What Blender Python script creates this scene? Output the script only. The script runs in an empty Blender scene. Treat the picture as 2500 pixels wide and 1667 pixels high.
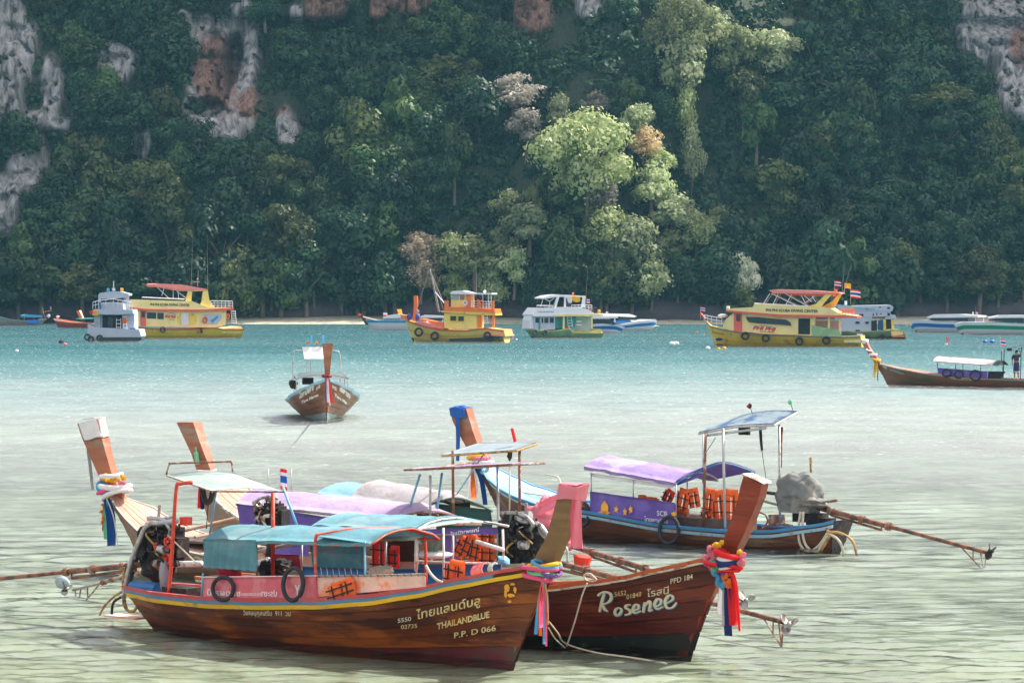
import bpy, math, random
import numpy as np
from mathutils import Vector, Matrix, noise as mnoise
from mathutils.bvhtree import BVHTree

# ---------------------------------------------------------------- camera, world, sun, exposure
SC = bpy.context.scene
COL = SC.collection
F, HC, PX0, PY0 = 7500.0, 5.9, 1250.0, 690.0      # focal length in photo pixels, camera height, horizon
cd = bpy.data.cameras.new('camera'); CAM = bpy.data.objects.new('camera', cd); COL.objects.link(CAM)
cd.sensor_width = 36.0; cd.lens = 36.0 * F / 2500.0
cd.shift_y = -(833.5 - PY0) / 2500.0
cd.clip_start = 1.0; cd.clip_end = 3000.0
CAM.location = (0, 0, HC); CAM.rotation_euler = (math.radians(90), 0, 0)
SC.camera = CAM

SUN_AZ, SUN_EL = math.radians(65), math.radians(50)      # azimuth measured from +Y (ahead) towards +X (right)
W = bpy.data.worlds.new('World'); SC.world = W; W.use_nodes = True
wn = W.node_tree.nodes; wl = W.node_tree.links
bg = wn['Background']
sky = wn.new('ShaderNodeTexSky'); sky.sky_type = 'NISHITA'; sky.sun_disc = False
sky.sun_elevation = SUN_EL; sky.sun_rotation = SUN_AZ
sky.dust_density = 8.0; sky.air_density = 1.2; sky.ozone_density = 1.0
mixw = wn.new('ShaderNodeMix'); mixw.data_type = 'RGBA'
mixw.inputs[0].default_value = 0.37
wl.new(sky.outputs[0], mixw.inputs[6]); mixw.inputs[7].default_value = (11.5, 10.6, 10.9, 1)   # thin white cloud veil
wl.new(mixw.outputs[2], bg.inputs[0]); bg.inputs[1].default_value = 0.12

sl = bpy.data.lights.new('sun', 'SUN'); sl.energy = 5.0; sl.angle = math.radians(0.5); sl.color = (1.0, 0.95, 0.87)
SUNO = bpy.data.objects.new('sun', sl); COL.objects.link(SUNO)
sdir = Vector((math.sin(SUN_AZ)*math.cos(SUN_EL), math.cos(SUN_AZ)*math.cos(SUN_EL), math.sin(SUN_EL)))
SUNO.rotation_euler = sdir.to_track_quat('Z', 'Y').to_euler()
SUNO.location = (0, 0, 200)
vs = SC.view_settings
vs.view_transform = 'Standard'; vs.look = 'None'; vs.gamma = 1.0; vs.use_curve_mapping = False
vs.exposure = 0.68
SC.cycles.max_bounces = 8; SC.cycles.volume_bounces = 0; SC.cycles.transparent_max_bounces = 8

R = random.Random(7)
rng = np.random.default_rng(11)

# ---------------------------------------------------------------- materials
MATS = {}
def mat(name, col, rough=0.6, var=0.18, scale=3.0, col2=None, amt2=0.0, scale2=2.0, bump=0.0, bscale=30.0,
        metal=0.0, stretch=(1, 1, 1), trans=0.0, spec=0.5):
    """procedural material: base colour broken up by noise, optional second colour in patches, bump"""
    if name in MATS: return MATS[name]
    m = bpy.data.materials.new(name); m.use_nodes = True
    n = m.node_tree.nodes; l = m.node_tree.links; b = n['Principled BSDF']
    tc = n.new('ShaderNodeTexCoord'); mp = n.new('ShaderNodeMapping'); mp.inputs['Scale'].default_value = stretch
    l.new(tc.outputs['Object'], mp.inputs[0])
    nz = n.new('ShaderNodeTexNoise'); nz.inputs['Scale'].default_value = scale; nz.inputs['Detail'].default_value = 5
    l.new(mp.outputs[0], nz.inputs[0])
    mr = n.new('ShaderNodeMapRange'); mr.inputs[1].default_value = 0.3; mr.inputs[2].default_value = 0.7
    mr.inputs[3].default_value = 1 - var; mr.inputs[4].default_value = 1 + var
    l.new(nz.outputs[0], mr.inputs[0])
    mx = n.new('ShaderNodeVectorMath'); mx.operation = 'SCALE'; mx.inputs[0].default_value = col[:3]
    l.new(mr.outputs[0], mx.inputs['Scale'])
    out = mx.outputs[0]
    if col2 is not None:
        n2 = n.new('ShaderNodeTexNoise'); n2.inputs['Scale'].default_value = scale2; n2.inputs['Detail'].default_value = 8
        n2.inputs['Roughness'].default_value = 0.65
        l.new(mp.outputs[0], n2.inputs[0])
        r2 = n.new('ShaderNodeMapRange'); r2.interpolation_type = 'SMOOTHSTEP'
        c = 0.66 - 0.32 * amt2
        r2.inputs[1].default_value = c - 0.05; r2.inputs[2].default_value = c + 0.07
        l.new(n2.outputs[0], r2.inputs[0])
        m2 = n.new('ShaderNodeMix'); m2.data_type = 'RGBA'
        l.new(r2.outputs[0], m2.inputs[0]); l.new(out, m2.inputs[6]); m2.inputs[7].default_value = (*col2[:3], 1)
        out = m2.outputs[2]
    l.new(out, b.inputs['Base Color'])
    b.inputs['Roughness'].default_value = rough; b.inputs['Metallic'].default_value = metal
    b.inputs['Specular IOR Level'].default_value = spec
    if bump:
        n3 = n.new('ShaderNodeTexNoise'); n3.inputs['Scale'].default_value = bscale; n3.inputs['Detail'].default_value = 4
        l.new(mp.outputs[0], n3.inputs[0])
        bp = n.new('ShaderNodeBump'); bp.inputs['Strength'].default_value = bump; bp.inputs['Distance'].default_value = 0.03
        l.new(n3.outputs[0], bp.inputs['Height']); l.new(bp.outputs[0], b.inputs['Normal'])
    if trans:
        t = n.new('ShaderNodeBsdfTranslucent'); l.new(out, t.inputs[0])
        ms = n.new('ShaderNodeMixShader'); ms.inputs[0].default_value = trans
        l.new(b.outputs[0], ms.inputs[1]); l.new(t.outputs[0], ms.inputs[2])
        l.new(ms.outputs[0], n['Material Output'].inputs[0])
    MATS[name] = m
    return m

# ---------------------------------------------------------------- objects
def tag(o, label=None, cat=None, group=None, kind=None):
    if label: o['label'] = label
    if cat: o['category'] = cat
    if group: o['group'] = group
    if kind: o['kind'] = kind
    return o
def empty(name, label=None, cat=None, group=None, loc=(0, 0, 0), rz=0.0):
    o = bpy.data.objects.new(name, None); COL.objects.link(o); o.location = loc; o.rotation_euler = (0, 0, rz)
    o.empty_display_size = 0.2
    return tag(o, label, cat, group)
def mesh(name, verts, faces, m, parent=None, smooth=False, uv=None):
    me = bpy.data.meshes.new(name)
    me.from_pydata([tuple(v) for v in verts], [], faces)
    if isinstance(m, (list, tuple)):
        for q in m: me.materials.append(q)
    elif m: me.materials.append(m)
    if smooth: me.polygons.foreach_set('use_smooth', [True]*len(me.polygons))
    me.update()
    o = bpy.data.objects.new(name, me); COL.objects.link(o)
    if parent: o.parent = parent
    return o
def fast_mesh(name, V, Q, m, parent=None, smooth=False, link=True):
    """numpy verts (n,3), quads or tris (k,4|3)"""
    me = bpy.data.meshes.new(name); k = Q.shape[1]
    me.vertices.add(len(V)); me.vertices.foreach_set('co', V.astype(np.float32).ravel())
    me.loops.add(Q.size); me.loops.foreach_set('vertex_index', Q.astype(np.int32).ravel())
    me.polygons.add(len(Q)); me.polygons.foreach_set('loop_start', np.arange(0, Q.size, k, dtype=np.int32))
    me.update(calc_edges=True); me.validate()
    if smooth: me.polygons.foreach_set('use_smooth', [True]*len(me.polygons))
    if m: me.materials.append(m)
    if not link: return me
    o = bpy.data.objects.new(name, me); COL.objects.link(o)
    if parent: o.parent = parent
    return o
def grid_quads(nr, nc):
    a = np.arange((nr-1)*(nc-1)); r = a // (nc-1); c = a % (nc-1); i = r*nc + c
    return np.stack([i, i+1, i+nc+1, i+nc], 1)

# ---------------------------------------------------------------- pixel rays of the surveyed photograph
def ray(px, py):
    return Vector(((px-PX0)/F, 1.0, -(py-PY0)/F))
def wat(px, py, z=0.0):
    """point on the horizontal plane z seen at a pixel"""
    d = ray(px, py); t = (z-HC)/d.z
    return Vector((0, 0, HC)) + d*t
def pt(px, py, dist):
    return Vector((0, 0, HC)) + ray(px, py)*dist
# ================================================================ WATER
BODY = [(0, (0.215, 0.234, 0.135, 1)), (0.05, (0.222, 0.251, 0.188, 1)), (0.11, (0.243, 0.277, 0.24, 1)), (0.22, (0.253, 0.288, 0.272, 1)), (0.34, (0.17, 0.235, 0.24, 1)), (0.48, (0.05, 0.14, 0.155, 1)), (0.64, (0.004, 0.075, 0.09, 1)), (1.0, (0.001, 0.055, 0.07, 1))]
def build_water():
    near, far, shore = 34.0, 456.0, 452.0
    rows = [3.0, 8, 14, 20, 25, 29, 32]
    d = near
    while d < far:
        rows.append(d); d += min(0.115*(d/46.0)**2, 1.6)
    rows.append(far); rows += [far+3, 700.0]
    rows = np.array(rows)
    tin = np.linspace(-0.185, 0.185, 560)
    tout = np.array([0.2, 0.23, 0.28, 0.36, 0.5, 0.8, 1.3, 2.2, 4.0])
    tans = np.concatenate([-tout[::-1], tin, tout])
    X = rows[:, None]*tans[None, :]; Y = np.repeat(rows[:, None], len(tans), 1)
    Z = np.zeros_like(X)
    dx = rows*(tin[1]-tin[0]); dy = np.gradient(rows)
    r2 = np.random.default_rng(3)
    for k in range(150):
        lam = 0.30*(1.7/0.30)**(r2.random()**1.5)
        th = math.radians(-90 + r2.normal()*20)
        kx, ky = math.cos(th)*2*math.pi/lam, math.sin(th)*2*math.pi/lam
        amp = 0.0046*lam**0.75
        ph = r2.random()*6.283
        att = np.clip((lam/(2.2*np.maximum(dx*abs(math.cos(th))*1.2, dy*abs(math.sin(th))))-1.0), 0, 1)
        att = att*np.clip((rows-30)/6, 0, 1)*np.clip((454-rows)/6, 0, 1)
        s = np.sin(kx*X+ky*Y+ph)
        Z += att[:, None]*amp*(s + 0.35*np.cos(2*(kx*X+ky*Y+ph)))
    side = np.clip((0.2-np.abs(tans))/0.012, 0, 1)
    # gusts: patches of stronger and weaker ripple
    g = 0.75+0.45*np.sin(X*0.21+1.3*np.sin(Y*0.11))*np.sin(Y*0.17+X*0.05+1.0)
    Z *= side[None, :]*g
    V = np.stack([X, Y, Z], -1).reshape(-1, 3)
    # the silty body of the sea: olive shallows, middle paled with added sky sheen, turquoise deep water
    mb_ = bpy.data.materials.new('silty_water_body'); mb_.use_nodes = True
    n = mb_.node_tree.nodes; l = mb_.node_tree.links; b = n['Principled BSDF']
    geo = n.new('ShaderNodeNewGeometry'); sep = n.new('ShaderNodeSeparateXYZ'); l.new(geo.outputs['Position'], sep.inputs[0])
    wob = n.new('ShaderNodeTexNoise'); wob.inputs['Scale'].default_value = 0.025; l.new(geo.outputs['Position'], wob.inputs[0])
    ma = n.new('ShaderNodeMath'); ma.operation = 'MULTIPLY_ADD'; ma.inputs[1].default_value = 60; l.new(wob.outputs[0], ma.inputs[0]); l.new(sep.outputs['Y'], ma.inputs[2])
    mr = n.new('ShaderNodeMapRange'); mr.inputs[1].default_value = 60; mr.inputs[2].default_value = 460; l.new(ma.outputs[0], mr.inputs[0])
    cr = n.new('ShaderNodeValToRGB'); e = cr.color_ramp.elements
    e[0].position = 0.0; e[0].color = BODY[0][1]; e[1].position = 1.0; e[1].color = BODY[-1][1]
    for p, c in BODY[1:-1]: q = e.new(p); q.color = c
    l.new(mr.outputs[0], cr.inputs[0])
    n2 = n.new('ShaderNodeTexNoise'); n2.inputs['Scale'].default_value = 0.3; n2.inputs['Detail'].default_value = 5; l.new(geo.outputs['Position'], n2.inputs[0])
    r2_ = n.new('ShaderNodeMapRange'); r2_.inputs[1].default_value = 0.3; r2_.inputs[2].default_value = 0.7; r2_.inputs[3].default_value = 0.8; r2_.inputs[4].default_value = 1.2
    l.new(n2.outputs[0], r2_.inputs[0])
    sc = n.new('ShaderNodeVectorMath'); sc.operation = 'SCALE'; l.new(cr.outputs[0], sc.inputs[0]); l.new(r2_.outputs[0], sc.inputs['Scale'])
    l.new(sc.outputs[0], b.inputs['Base Color']); b.inputs['Roughness'].default_value = 1.0; b.inputs['Specular IOR Level'].default_value = 0.0
    o = mesh('sea_body_sheet', [(-1500, -5, -.15), (1500, -5, -.15), (1500, 462, -.15), (-1500, 462, -.15)], [(0, 1, 2, 3)], mb_); tag(o, kind='structure')  # flat sheet added under the surface to carry the water's body colour
    m = bpy.data.materials.new('sea_water'); m.use_nodes = True
    n = m.node_tree.nodes; l = m.node_tree.links; n.remove(n['Principled BSDF'])
    geo = n.new('ShaderNodeNewGeometry'); sep = n.new('ShaderNodeSeparateXYZ'); l.new(geo.outputs['Position'], sep.inputs[0])
    tc = n.new('ShaderNodeMapping'); tc.inputs['Scale'].default_value = (0.32, 1.0, 1.0); l.new(geo.outputs['Position'], tc.inputs[0])
    prev = None
    for sc_, st, dist in ((14.0, 0.45, 0.012), (5.0, 0.6, 0.034), (1.6, 0.4, 0.05)):      # ripples too small for the mesh
        nz = n.new('ShaderNodeTexNoise'); nz.inputs['Scale'].default_value = sc_; nz.inputs['Detail'].default_value = 2; l.new(tc.outputs[0], nz.inputs[0])
        bp = n.new('ShaderNodeBump'); bp.inputs['Strength'].default_value = st; bp.inputs['Distance'].default_value = dist
        l.new(nz.outputs[0], bp.inputs['Height'])
        if prev: l.new(prev.outputs[0], bp.inputs['Normal'])
        prev = bp
    rr_ = n.new('ShaderNodeMapRange'); rr_.inputs[1].default_value = 40; rr_.inputs[2].default_value = 240; l.new(sep.outputs['Y'], rr_.inputs[0])
    rg = n.new('ShaderNodeValToRGB'); ge = rg.color_ramp.elements; l.new(rr_.outputs[0], rg.inputs[0])
    ge[0].position = 0.03; ge[0].color = (.09, .09, .09, 1); ge[1].position = 1.0; ge[1].color = (.36, .36, .36, 1)
    for p, v in ((0.12, .14), (0.28, .26), (0.5, .34)): q = ge.new(p); q.color = (v, v, v, 1)       # wavelets too fine and far to resolve
    gl = n.new('ShaderNodeBsdfGlossy'); l.new(rg.outputs[0], gl.inputs['Roughness']); l.new(prev.outputs[0], gl.inputs['Normal'])
    tr = n.new('ShaderNodeBsdfTransparent'); tr.inputs[0].default_value = (.97, 1.0, .985, 1)
    fs = n.new('ShaderNodeFresnel'); fs.inputs['IOR'].default_value = 1.36; l.new(prev.outputs[0], fs.inputs['Normal'])
    ms = n.new('ShaderNodeMixShader'); fc = n.new('ShaderNodeValToRGB'); fce = fc.color_ramp.elements; l.new(rr_.outputs[0], fc.inputs[0])
    fce[0].position = 0.0; fce[0].color = (1, 1, 1, 1); fce[1].position = 1.0; fce[1].color = (.24, .24, .24, 1)
    for p, v in ((0.2, .92), (0.4, .74), (0.6, .46), (0.8, .32)): q = fce.new(p); q.color = (v, v, v, 1)      # a choppy sea turns steeper faces to us, which mirror less
    fm_ = n.new('ShaderNodeMath'); fm_.operation = 'MULTIPLY'; l.new(fs.outputs[0], fm_.inputs[0]); l.new(fc.outputs[0], fm_.inputs[1])
    gm = n.new('ShaderNodeMapping'); gm.inputs['Scale'].default_value = (0.012, 0.07, 1.0); l.new(geo.outputs['Position'], gm.inputs[0])      # gusts: bands of rougher water
    gn = n.new('ShaderNodeTexNoise'); gn.inputs['Scale'].default_value = 1.0; gn.inputs['Detail'].default_value = 4; l.new(gm.outputs[0], gn.inputs[0])
    gr = n.new('ShaderNodeMapRange'); gr.inputs[1].default_value = 0.35; gr.inputs[2].default_value = 0.65; gr.inputs[3].default_value = 0.68; gr.inputs[4].default_value = 1.2; l.new(gn.outputs[0], gr.inputs[0])
    f2_ = n.new('ShaderNodeMath'); f2_.operation = 'MULTIPLY'; f2_.use_clamp = True; l.new(fm_.outputs[0], f2_.inputs[0]); l.new(gr.outputs[0], f2_.inputs[1]); rm = n.new('ShaderNodeMapping'); rm.inputs['Scale'].default_value = (1.5, 1.1, 1.0); l.new(geo.outputs['Position'], rm.inputs[0])      # ripple trains beyond the modelled ones
    rn = n.new('ShaderNodeTexNoise'); rn.inputs['Scale'].default_value = 1.0; rn.inputs['Detail'].default_value = 4; rn.inputs['Roughness'].default_value = 0.6; l.new(rm.outputs[0], rn.inputs[0])
    rq = n.new('ShaderNodeMapRange'); rq.inputs[1].default_value = 0.36; rq.inputs[2].default_value = 0.64; rq.inputs[3].default_value = 0.45; rq.inputs[4].default_value = 1.25; l.new(rn.outputs[0], rq.inputs[0])
    f3_ = n.new('ShaderNodeMath'); f3_.operation = 'MULTIPLY'; f3_.use_clamp = True; l.new(f2_.outputs[0], f3_.inputs[0]); l.new(rq.outputs[0], f3_.inputs[1]); l.new(f3_.outputs[0], ms.inputs[0]); l.new(tr.outputs[0], ms.inputs[1]); l.new(gl.outputs[0], ms.inputs[2])
    # foam-white flecks painted in for glints, more of them out in the bay
    fm = n.new('ShaderNodeMapping'); fm.inputs['Scale'].default_value = (1.0, 0.35, 1.0); l.new(geo.outputs['Position'], fm.inputs[0])
    fn = n.new('ShaderNodeTexNoise'); fn.inputs['Scale'].default_value = 3.6; fn.inputs['Detail'].default_value = 3; l.new(fm.outputs[0], fn.inputs[0])
    fr_ = n.new('ShaderNodeMapRange'); fr_.inputs[1].default_value = 0.635; fr_.inputs[2].default_value = 0.71; l.new(fn.outputs[0], fr_.inputs[0])
    fd = n.new('ShaderNodeMapRange'); fd.inputs[1].default_value = 60; fd.inputs[2].default_value = 200; fd.inputs[4].default_value = 0.8; l.new(sep.outputs['Y'], fd.inputs[0])
    fmu = n.new('ShaderNodeMath'); fmu.operation = 'MULTIPLY'; l.new(fr_.outputs[0], fmu.inputs[0]); l.new(fd.outputs[0], fmu.inputs[1])
    df = n.new('ShaderNodeBsdfDiffuse'); df.inputs[0].default_value = (.75, .80, .80, 1)
    m2 = n.new('ShaderNodeMixShader'); l.new(fmu.outputs[0], m2.inputs[0]); l.new(ms.outputs[0], m2.inputs[1]); l.new(df.outputs[0], m2.inputs[2])
    l.new(m2.outputs[0], n['Material Output'].inputs[0])
    o = fast_mesh('sea_water', V, grid_quads(*X.shape), m, smooth=True)
    tag(o, kind='structure')
build_water()

# ================================================================ HILLSIDE
ROCKS = [(0, 130, 84, 160), (130, 215, 28, 80), (290, 150, 52, 40), (445, 70, 20, 34), (540, 190, 88, 160), (592, 150, 44, 150), (700, 315, 30, 56),
         (800, 10, 50, 55), (925, 20, 18, 62), (990, -5, 70, 44), (1300, 12, 52, 72), (1440, 0, 42, 40), (728, 42, 18, 24),
         (75, 400, 48, 64), (12, 505, 42, 76), (350, 350, 24, 44), (120, 300, 60, 26),
         (2450, 30, 118, 120), (2492, 180, 62, 110), (2400, 70, 60, 80)]
def fb(x, y, z, o=4):
    return mnoise.fractal(Vector((x, y, z)), 0.9, 2.1, o)
def rockmask(x, z, y):
    px = PX0 + x*F/y; py = PY0 - (z-HC)*F/y
    best = 0.0
    jx = 14*fb(x*0.25, z*0.12, 3.0, 2); jy = 22*fb(x*0.2+9, z*0.1, 7.0, 2)
    for cx, cy, rx, ry in ROCKS:
        q = math.hypot((px+jx-cx)/rx, (py+jy-cy)/ry)
        best = max(best, 1.25-q)
    return min(max(best*3.0, 0.0), 1.0)
SHORE = 452.0
def shade_cliff_top(x):
    """height of the unseen upper cliff, shaped to shade the slope; a gully cut into it lets a beam of sun through"""
    base = 113 + 8*mnoise.noise(Vector((x*0.07, 2.2, 0))) + 4*mnoise.noise(Vector((x*0.3, 5.2, 0)))
    return base
def sun_slot(x):
    g = 0.0
    for cx, w in ((51.5, 19), (83, 11)):  # slots cut in the unseen cliff to throw the strip of sun
        g = max(g, math.exp(-((x-cx)/w)**6))
    return g
def hill_y(x, z):
    """face of the hill: distance from the camera at height z"""
    n1 = fb(x*0.028, z*0.03, 1.7, 3); n2 = fb(x*0.11, z*0.09, 5.1, 3)
    y = SHORE + 2.0 + 5*mnoise.noise(Vector((x*0.02, 0, 9))) + max(z, 0)*0.56 + 4.5*n1*min(1, max(z, 0)/10+0.3) + 1.6*n2
    # the spur that catches the sun stands out a little
    y -= 3.0*math.exp(-((x-(2+0.5*z))/16.0)**2)*min(1, max(z, 0)/8)
    if z > 47: y = min(y, SHORE + 2 + 47*0.56 + (z-47)*0.06 + 3*n1 + 1.4*n2)  # unseen wall above the frame, steepened to shade the slope
    if z < 3.5: y -= 1.1*math.sin(max(z, 0)/3.5*math.pi) + 0.5*mnoise.noise(Vector((x*0.6, z*0.8, 2)))
    return y
def build_hill():
    xs = np.concatenate([np.arange(-190, -92, 4.0), np.arange(-92, 92, 0.5), np.arange(92, 200, 4.0)])
    zs = np.concatenate([np.arange(-2.5, 60, 0.5), np.linspace(61.5, 118, 26)])
    V = []; M = []; OR = []
    for z in zs:
        for x in xs:
            top = shade_cliff_top(x); zz = min(z, top) if z > 47 else z
            y = hill_y(x, zz)
            mk = rockmask(x, zz, y) if -100 < x < 100 and zz < 62 else (1.0 if zz > 60 else 0.0)
            if mk > 0 and zz < 62:
                fl = abs(mnoise.noise(Vector((x*0.75, z*0.06, 1.0))))+0.5*abs(mnoise.noise(Vector((x*1.9, z*0.12, 4.0))))
                ck = abs(mnoise.noise(Vector((x*0.35, z*0.22, 8.0))))
                y += mk*(-2.4 + 1.7*fl + 0.5*fb(x*0.9, z*0.5, 2.0, 4) + (1.6 if ck < 0.035 else 0.0))
                # the shallow cave in the orange rock
                cpx = PX0+x*F/y; cpy = PY0-(zz-HC)*F/y
                q = math.hypot((cpx-556+0.25*(cpy-160))/30, (cpy-165)/86)+0.25*mnoise.noise(Vector((x*.8, z*.8, 3)))
                if q < 1.0: y += 8.0*min(1, (1.0-q)*6)*(0.55+0.45*(1 if cpx > 548 else 0))
                q = math.hypot((cpx-500)/50, (cpy-262)/24)+0.3*mnoise.noise(Vector((x*.8, z*.8, 5)))
                if q < 1.0: y += 7.0*min(1, (1.0-q)*6)
            if z > 44: y += sun_slot(x)*(z-44)*1.5
            if z > top and z > 47: y += (z-top)*1.3
            qx = PX0+x*F/y; qy = PY0-(zz-HC)*F/y
            OR.append(max(0.0, 1-math.hypot((qx-530)/75, (qy-180)/120), 1-math.hypot((qx-640)/110, (qy-250)/70)*1.3, (0.8 if 740 < qx < 1400 and qy < 110 else 0), 0.75-math.hypot((qx-2500)/70, (qy-110)/90)))
            V.append((x, y, zz - (max(0, z-top)*0.15 if z > top and z > 47 else 0))); M.append(mk)
    nr, nc = len(zs), len(xs)
    m = bpy.data.materials.new('hill_rock_and_soil'); m.use_nodes = True
    n = m.node_tree.nodes; l = m.node_tree.links; b = n['Principled BSDF']; b.inputs['Roughness'].default_value = 0.9
    at = n.new('ShaderNodeAttribute'); at.attribute_name = 'rock'
    geo = n.new('ShaderNodeNewGeometry')
    mp = n.new('ShaderNodeMapping'); mp.inputs['Scale'].default_value = (1.3, 1.3, 0.12); l.new(geo.outputs['Position'], mp.inputs[0])
    def nz(s, det=6, src=mp):
        q = n.new('ShaderNodeTexNoise'); q.inputs['Scale'].default_value = s; q.inputs['Detail'].default_value = det; q.inputs['Roughness'].default_value = 0.62
        l.new(src.outputs[0], q.inputs[0]); return q
    st = nz(0.9); cr = n.new('ShaderNodeValToRGB'); e = cr.color_ramp.elements
    e[0].position = 0.34; e[0].color = (0.06, 0.06, 0.06, 1); e[1].position = 0.72; e[1].color = (0.52, 0.51, 0.49, 1)
    q = e.new(0.52); q.color = (0.30, 0.295, 0.285, 1)
    l.new(st.outputs[0], cr.inputs[0])
    mp2 = n.new('ShaderNodeMapping'); mp2.inputs['Scale'].default_value = (1, 1, 0.5); l.new(geo.outputs['Position'], mp2.inputs[0])
    org = nz(0.13, 4, mp2); ao = n.new('ShaderNodeAttribute'); ao.attribute_name = 'iron_stain'; ad = n.new('ShaderNodeMath'); ad.operation = 'ADD'; l.new(org.outputs[0], ad.inputs[0]); l.new(ao.outputs['Fac'], ad.inputs[1]); mo = n.new('ShaderNodeMapRange'); mo.inputs[1].default_value = 0.64; mo.inputs[2].default_value = 0.92; l.new(ad.outputs[0], mo.inputs[0])
    fine = nz(2.5, 5, mp2); co = n.new('ShaderNodeValToRGB'); e2 = co.color_ramp.elements
    e2[0].position = 0.35; e2[0].color = (0.10, 0.05, 0.04, 1); e2[1].position = 0.68; e2[1].color = (0.34, 0.20, 0.14, 1); l.new(fine.outputs[0], co.inputs[0])
    mx = n.new('ShaderNodeMix'); mx.data_type = 'RGBA'; l.new(mo.outputs[0], mx.inputs[0]); l.new(cr.outputs[0], mx.inputs[6]); l.new(co.outputs[0], mx.inputs[7])
    soil = n.new('ShaderNodeValToRGB'); e3 = soil.color_ramp.elements; e3[0].position = 0.35; e3[0].color = (0.022, 0.03, 0.018, 1); e3[1].position = 0.7; e3[1].color = (0.05, 0.07, 0.035, 1)
    l.new(fine.outputs[0], soil.inputs[0])
    # dark purplish rock along the foot of the hill
    sep = n.new('ShaderNodeSeparateXYZ'); l.new(geo.outputs['Position'], sep.inputs[0])
    ft = n.new('ShaderNodeMapRange'); ft.inputs[1].default_value = 7.5; ft.inputs[2].default_value = 5.5; l.new(sep.outputs['Z'], ft.inputs[0])
    mf = n.new('ShaderNodeMix'); mf.data_type = 'RGBA'; l.new(ft.outputs[0], mf.inputs[0]); l.new(soil.outputs[0], mf.inputs[6]); mf.inputs[7].default_value = (0.075, 0.062, 0.07, 1)
    my = n.new('ShaderNodeMix'); my.data_type = 'RGBA'; l.new(at.outputs['Fac'], my.inputs[0]); l.new(mf.outputs[2], my.inputs[6]); l.new(mx.outputs[2], my.inputs[7])
    l.new(my.outputs[2], b.inputs['Base Color'])
    bp = n.new('ShaderNodeBump'); bp.inputs['Strength'].default_value = 0.8; bp.inputs['Distance'].default_value = 0.5
    l.new(st.outputs[0], bp.inputs['Height']); l.new(bp.outputs[0], b.inputs['Normal'])
    o = fast_mesh('hillside', np.array(V), grid_quads(nr, nc), m, smooth=True)
    a = o.data.attributes.new('iron_stain', 'FLOAT', 'POINT'); a.data.foreach_set('value', OR)
    a = o.data.attributes.new('rock', 'FLOAT', 'POINT'); a.data.foreach_set('value', M)
    tag(o, kind='structure')
    # back and sides so that the mountain is a solid mass
    t = [(x, 520 + 0*x, shade_cliff_top(x)-2) for x in xs[::3]]
    bk = [(x, 700, -3) for x in xs[::3]]
    k = len(t); Vb = t + bk
    o2 = mesh('mountain_back', Vb, [(i, i+1, k+i+1, k+i) for i in range(k-1)], m); tag(o2, kind='structure')
    # beach
    bm = mat('beach_sand', (0.40, 0.38, 0.28), 0.9, 0.12, 0.6, (0.26, 0.26, 0.19), 0.35, 0.8)
    bx = np.arange(-60, 92, 1.5); V = []
    for x in bx:
        w = 3.2 + 1.8*mnoise.noise(Vector((x*0.08, 1, 1))) - (2.5 if x > 66 else 0) - max(0, -38-x)*0.3
        V += [(x, 450.5-max(w, 0.3)-1.5, -0.25), (x, 450.5-max(w, 0.3), 0.05), (x, 451.5, 0.50), (x, 456.5, 1.0)]
    k = len(bx); Q = []
    for i in range(k-1):
        for j in range(3): Q.append((4*i+j, 4*i+4+j, 4*i+5+j, 4*i+1+j))
    o = mesh('beach', V, Q, bm, smooth=True); tag(o, kind='structure')
build_hill()

def hill_hit(px, py):
    """where a line of sight meets the hillside"""
    d = ray(px, py); t = 440.0
    while t < 560:
        p = Vector((0, 0, HC)) + d*t
        if p.y >= hill_y(p.x, p.z): return p
        t += 0.5
    return Vector((0, 0, HC)) + d*500

# ---------------------------------------------------------------- trees
def crown_mesh(name, seed, w, h, nl, leaves, lobes, droop=0.0, size=0.42):
    """a crown of leaf-sized quads gathered on uneven lobes; unit: metres, base at z=0"""
    g = np.random.default_rng(seed); P = []; N = []
    cs = []
    for i in range(lobes):
        th = g.random()*2*math.pi; u = g.random()**0.6; zz = g.random()
        rad = math.sin(math.pi*(0.18+0.72*zz))
        cs.append((math.cos(th)*rad*w*0.36*u*1.25, math.sin(th)*rad*w*0.36*u*1.25, h*(0.15+0.72*zz), w*(0.13+0.12*g.random())))
    cs = np.array(cs); wt = cs[:, 3]**2; wt /= wt.sum()
    idx = g.choice(lobes, leaves, p=wt)
    d = g.normal(size=(leaves, 3)); d[:, 2] = d[:, 2]*0.9+0.30; d /= np.linalg.norm(d, axis=1)[:, None]
    r = cs[idx, 3]*(0.72+0.38*g.random(leaves))*(1+0.25*np.sin(d[:, 0]*7+idx)*np.sin(d[:, 1]*9+idx*2))
    P = cs[idx, :3] + d*r[:, None]*np.array([1, 1, 0.78])
    P[:, 2] -= droop*g.random(leaves)**2*h*0.3
    nrm = d + g.normal(size=(leaves, 3))*0.28; nrm /= np.linalg.norm(nrm, axis=1)[:, None]
    a = np.cross(nrm, g.normal(size=(leaves, 3))); a /= np.linalg.norm(a, axis=1)[:, None]; b_ = np.cross(nrm, a)
    s = size*(0.55+0.8*g.random(leaves))[:, None]*0.5
    V = np.stack([P-a*s-b_*s*0.7, P+a*s*1.1-b_*s*0.2, P+a*s*0.5+b_*s*0.8, P-a*s*0.8+b_*s*0.5], 1).reshape(-1, 3)
    Q = np.arange(leaves*4).reshape(-1, 4)
    return fast_mesh(name, V, Q, None, link=False)
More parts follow.
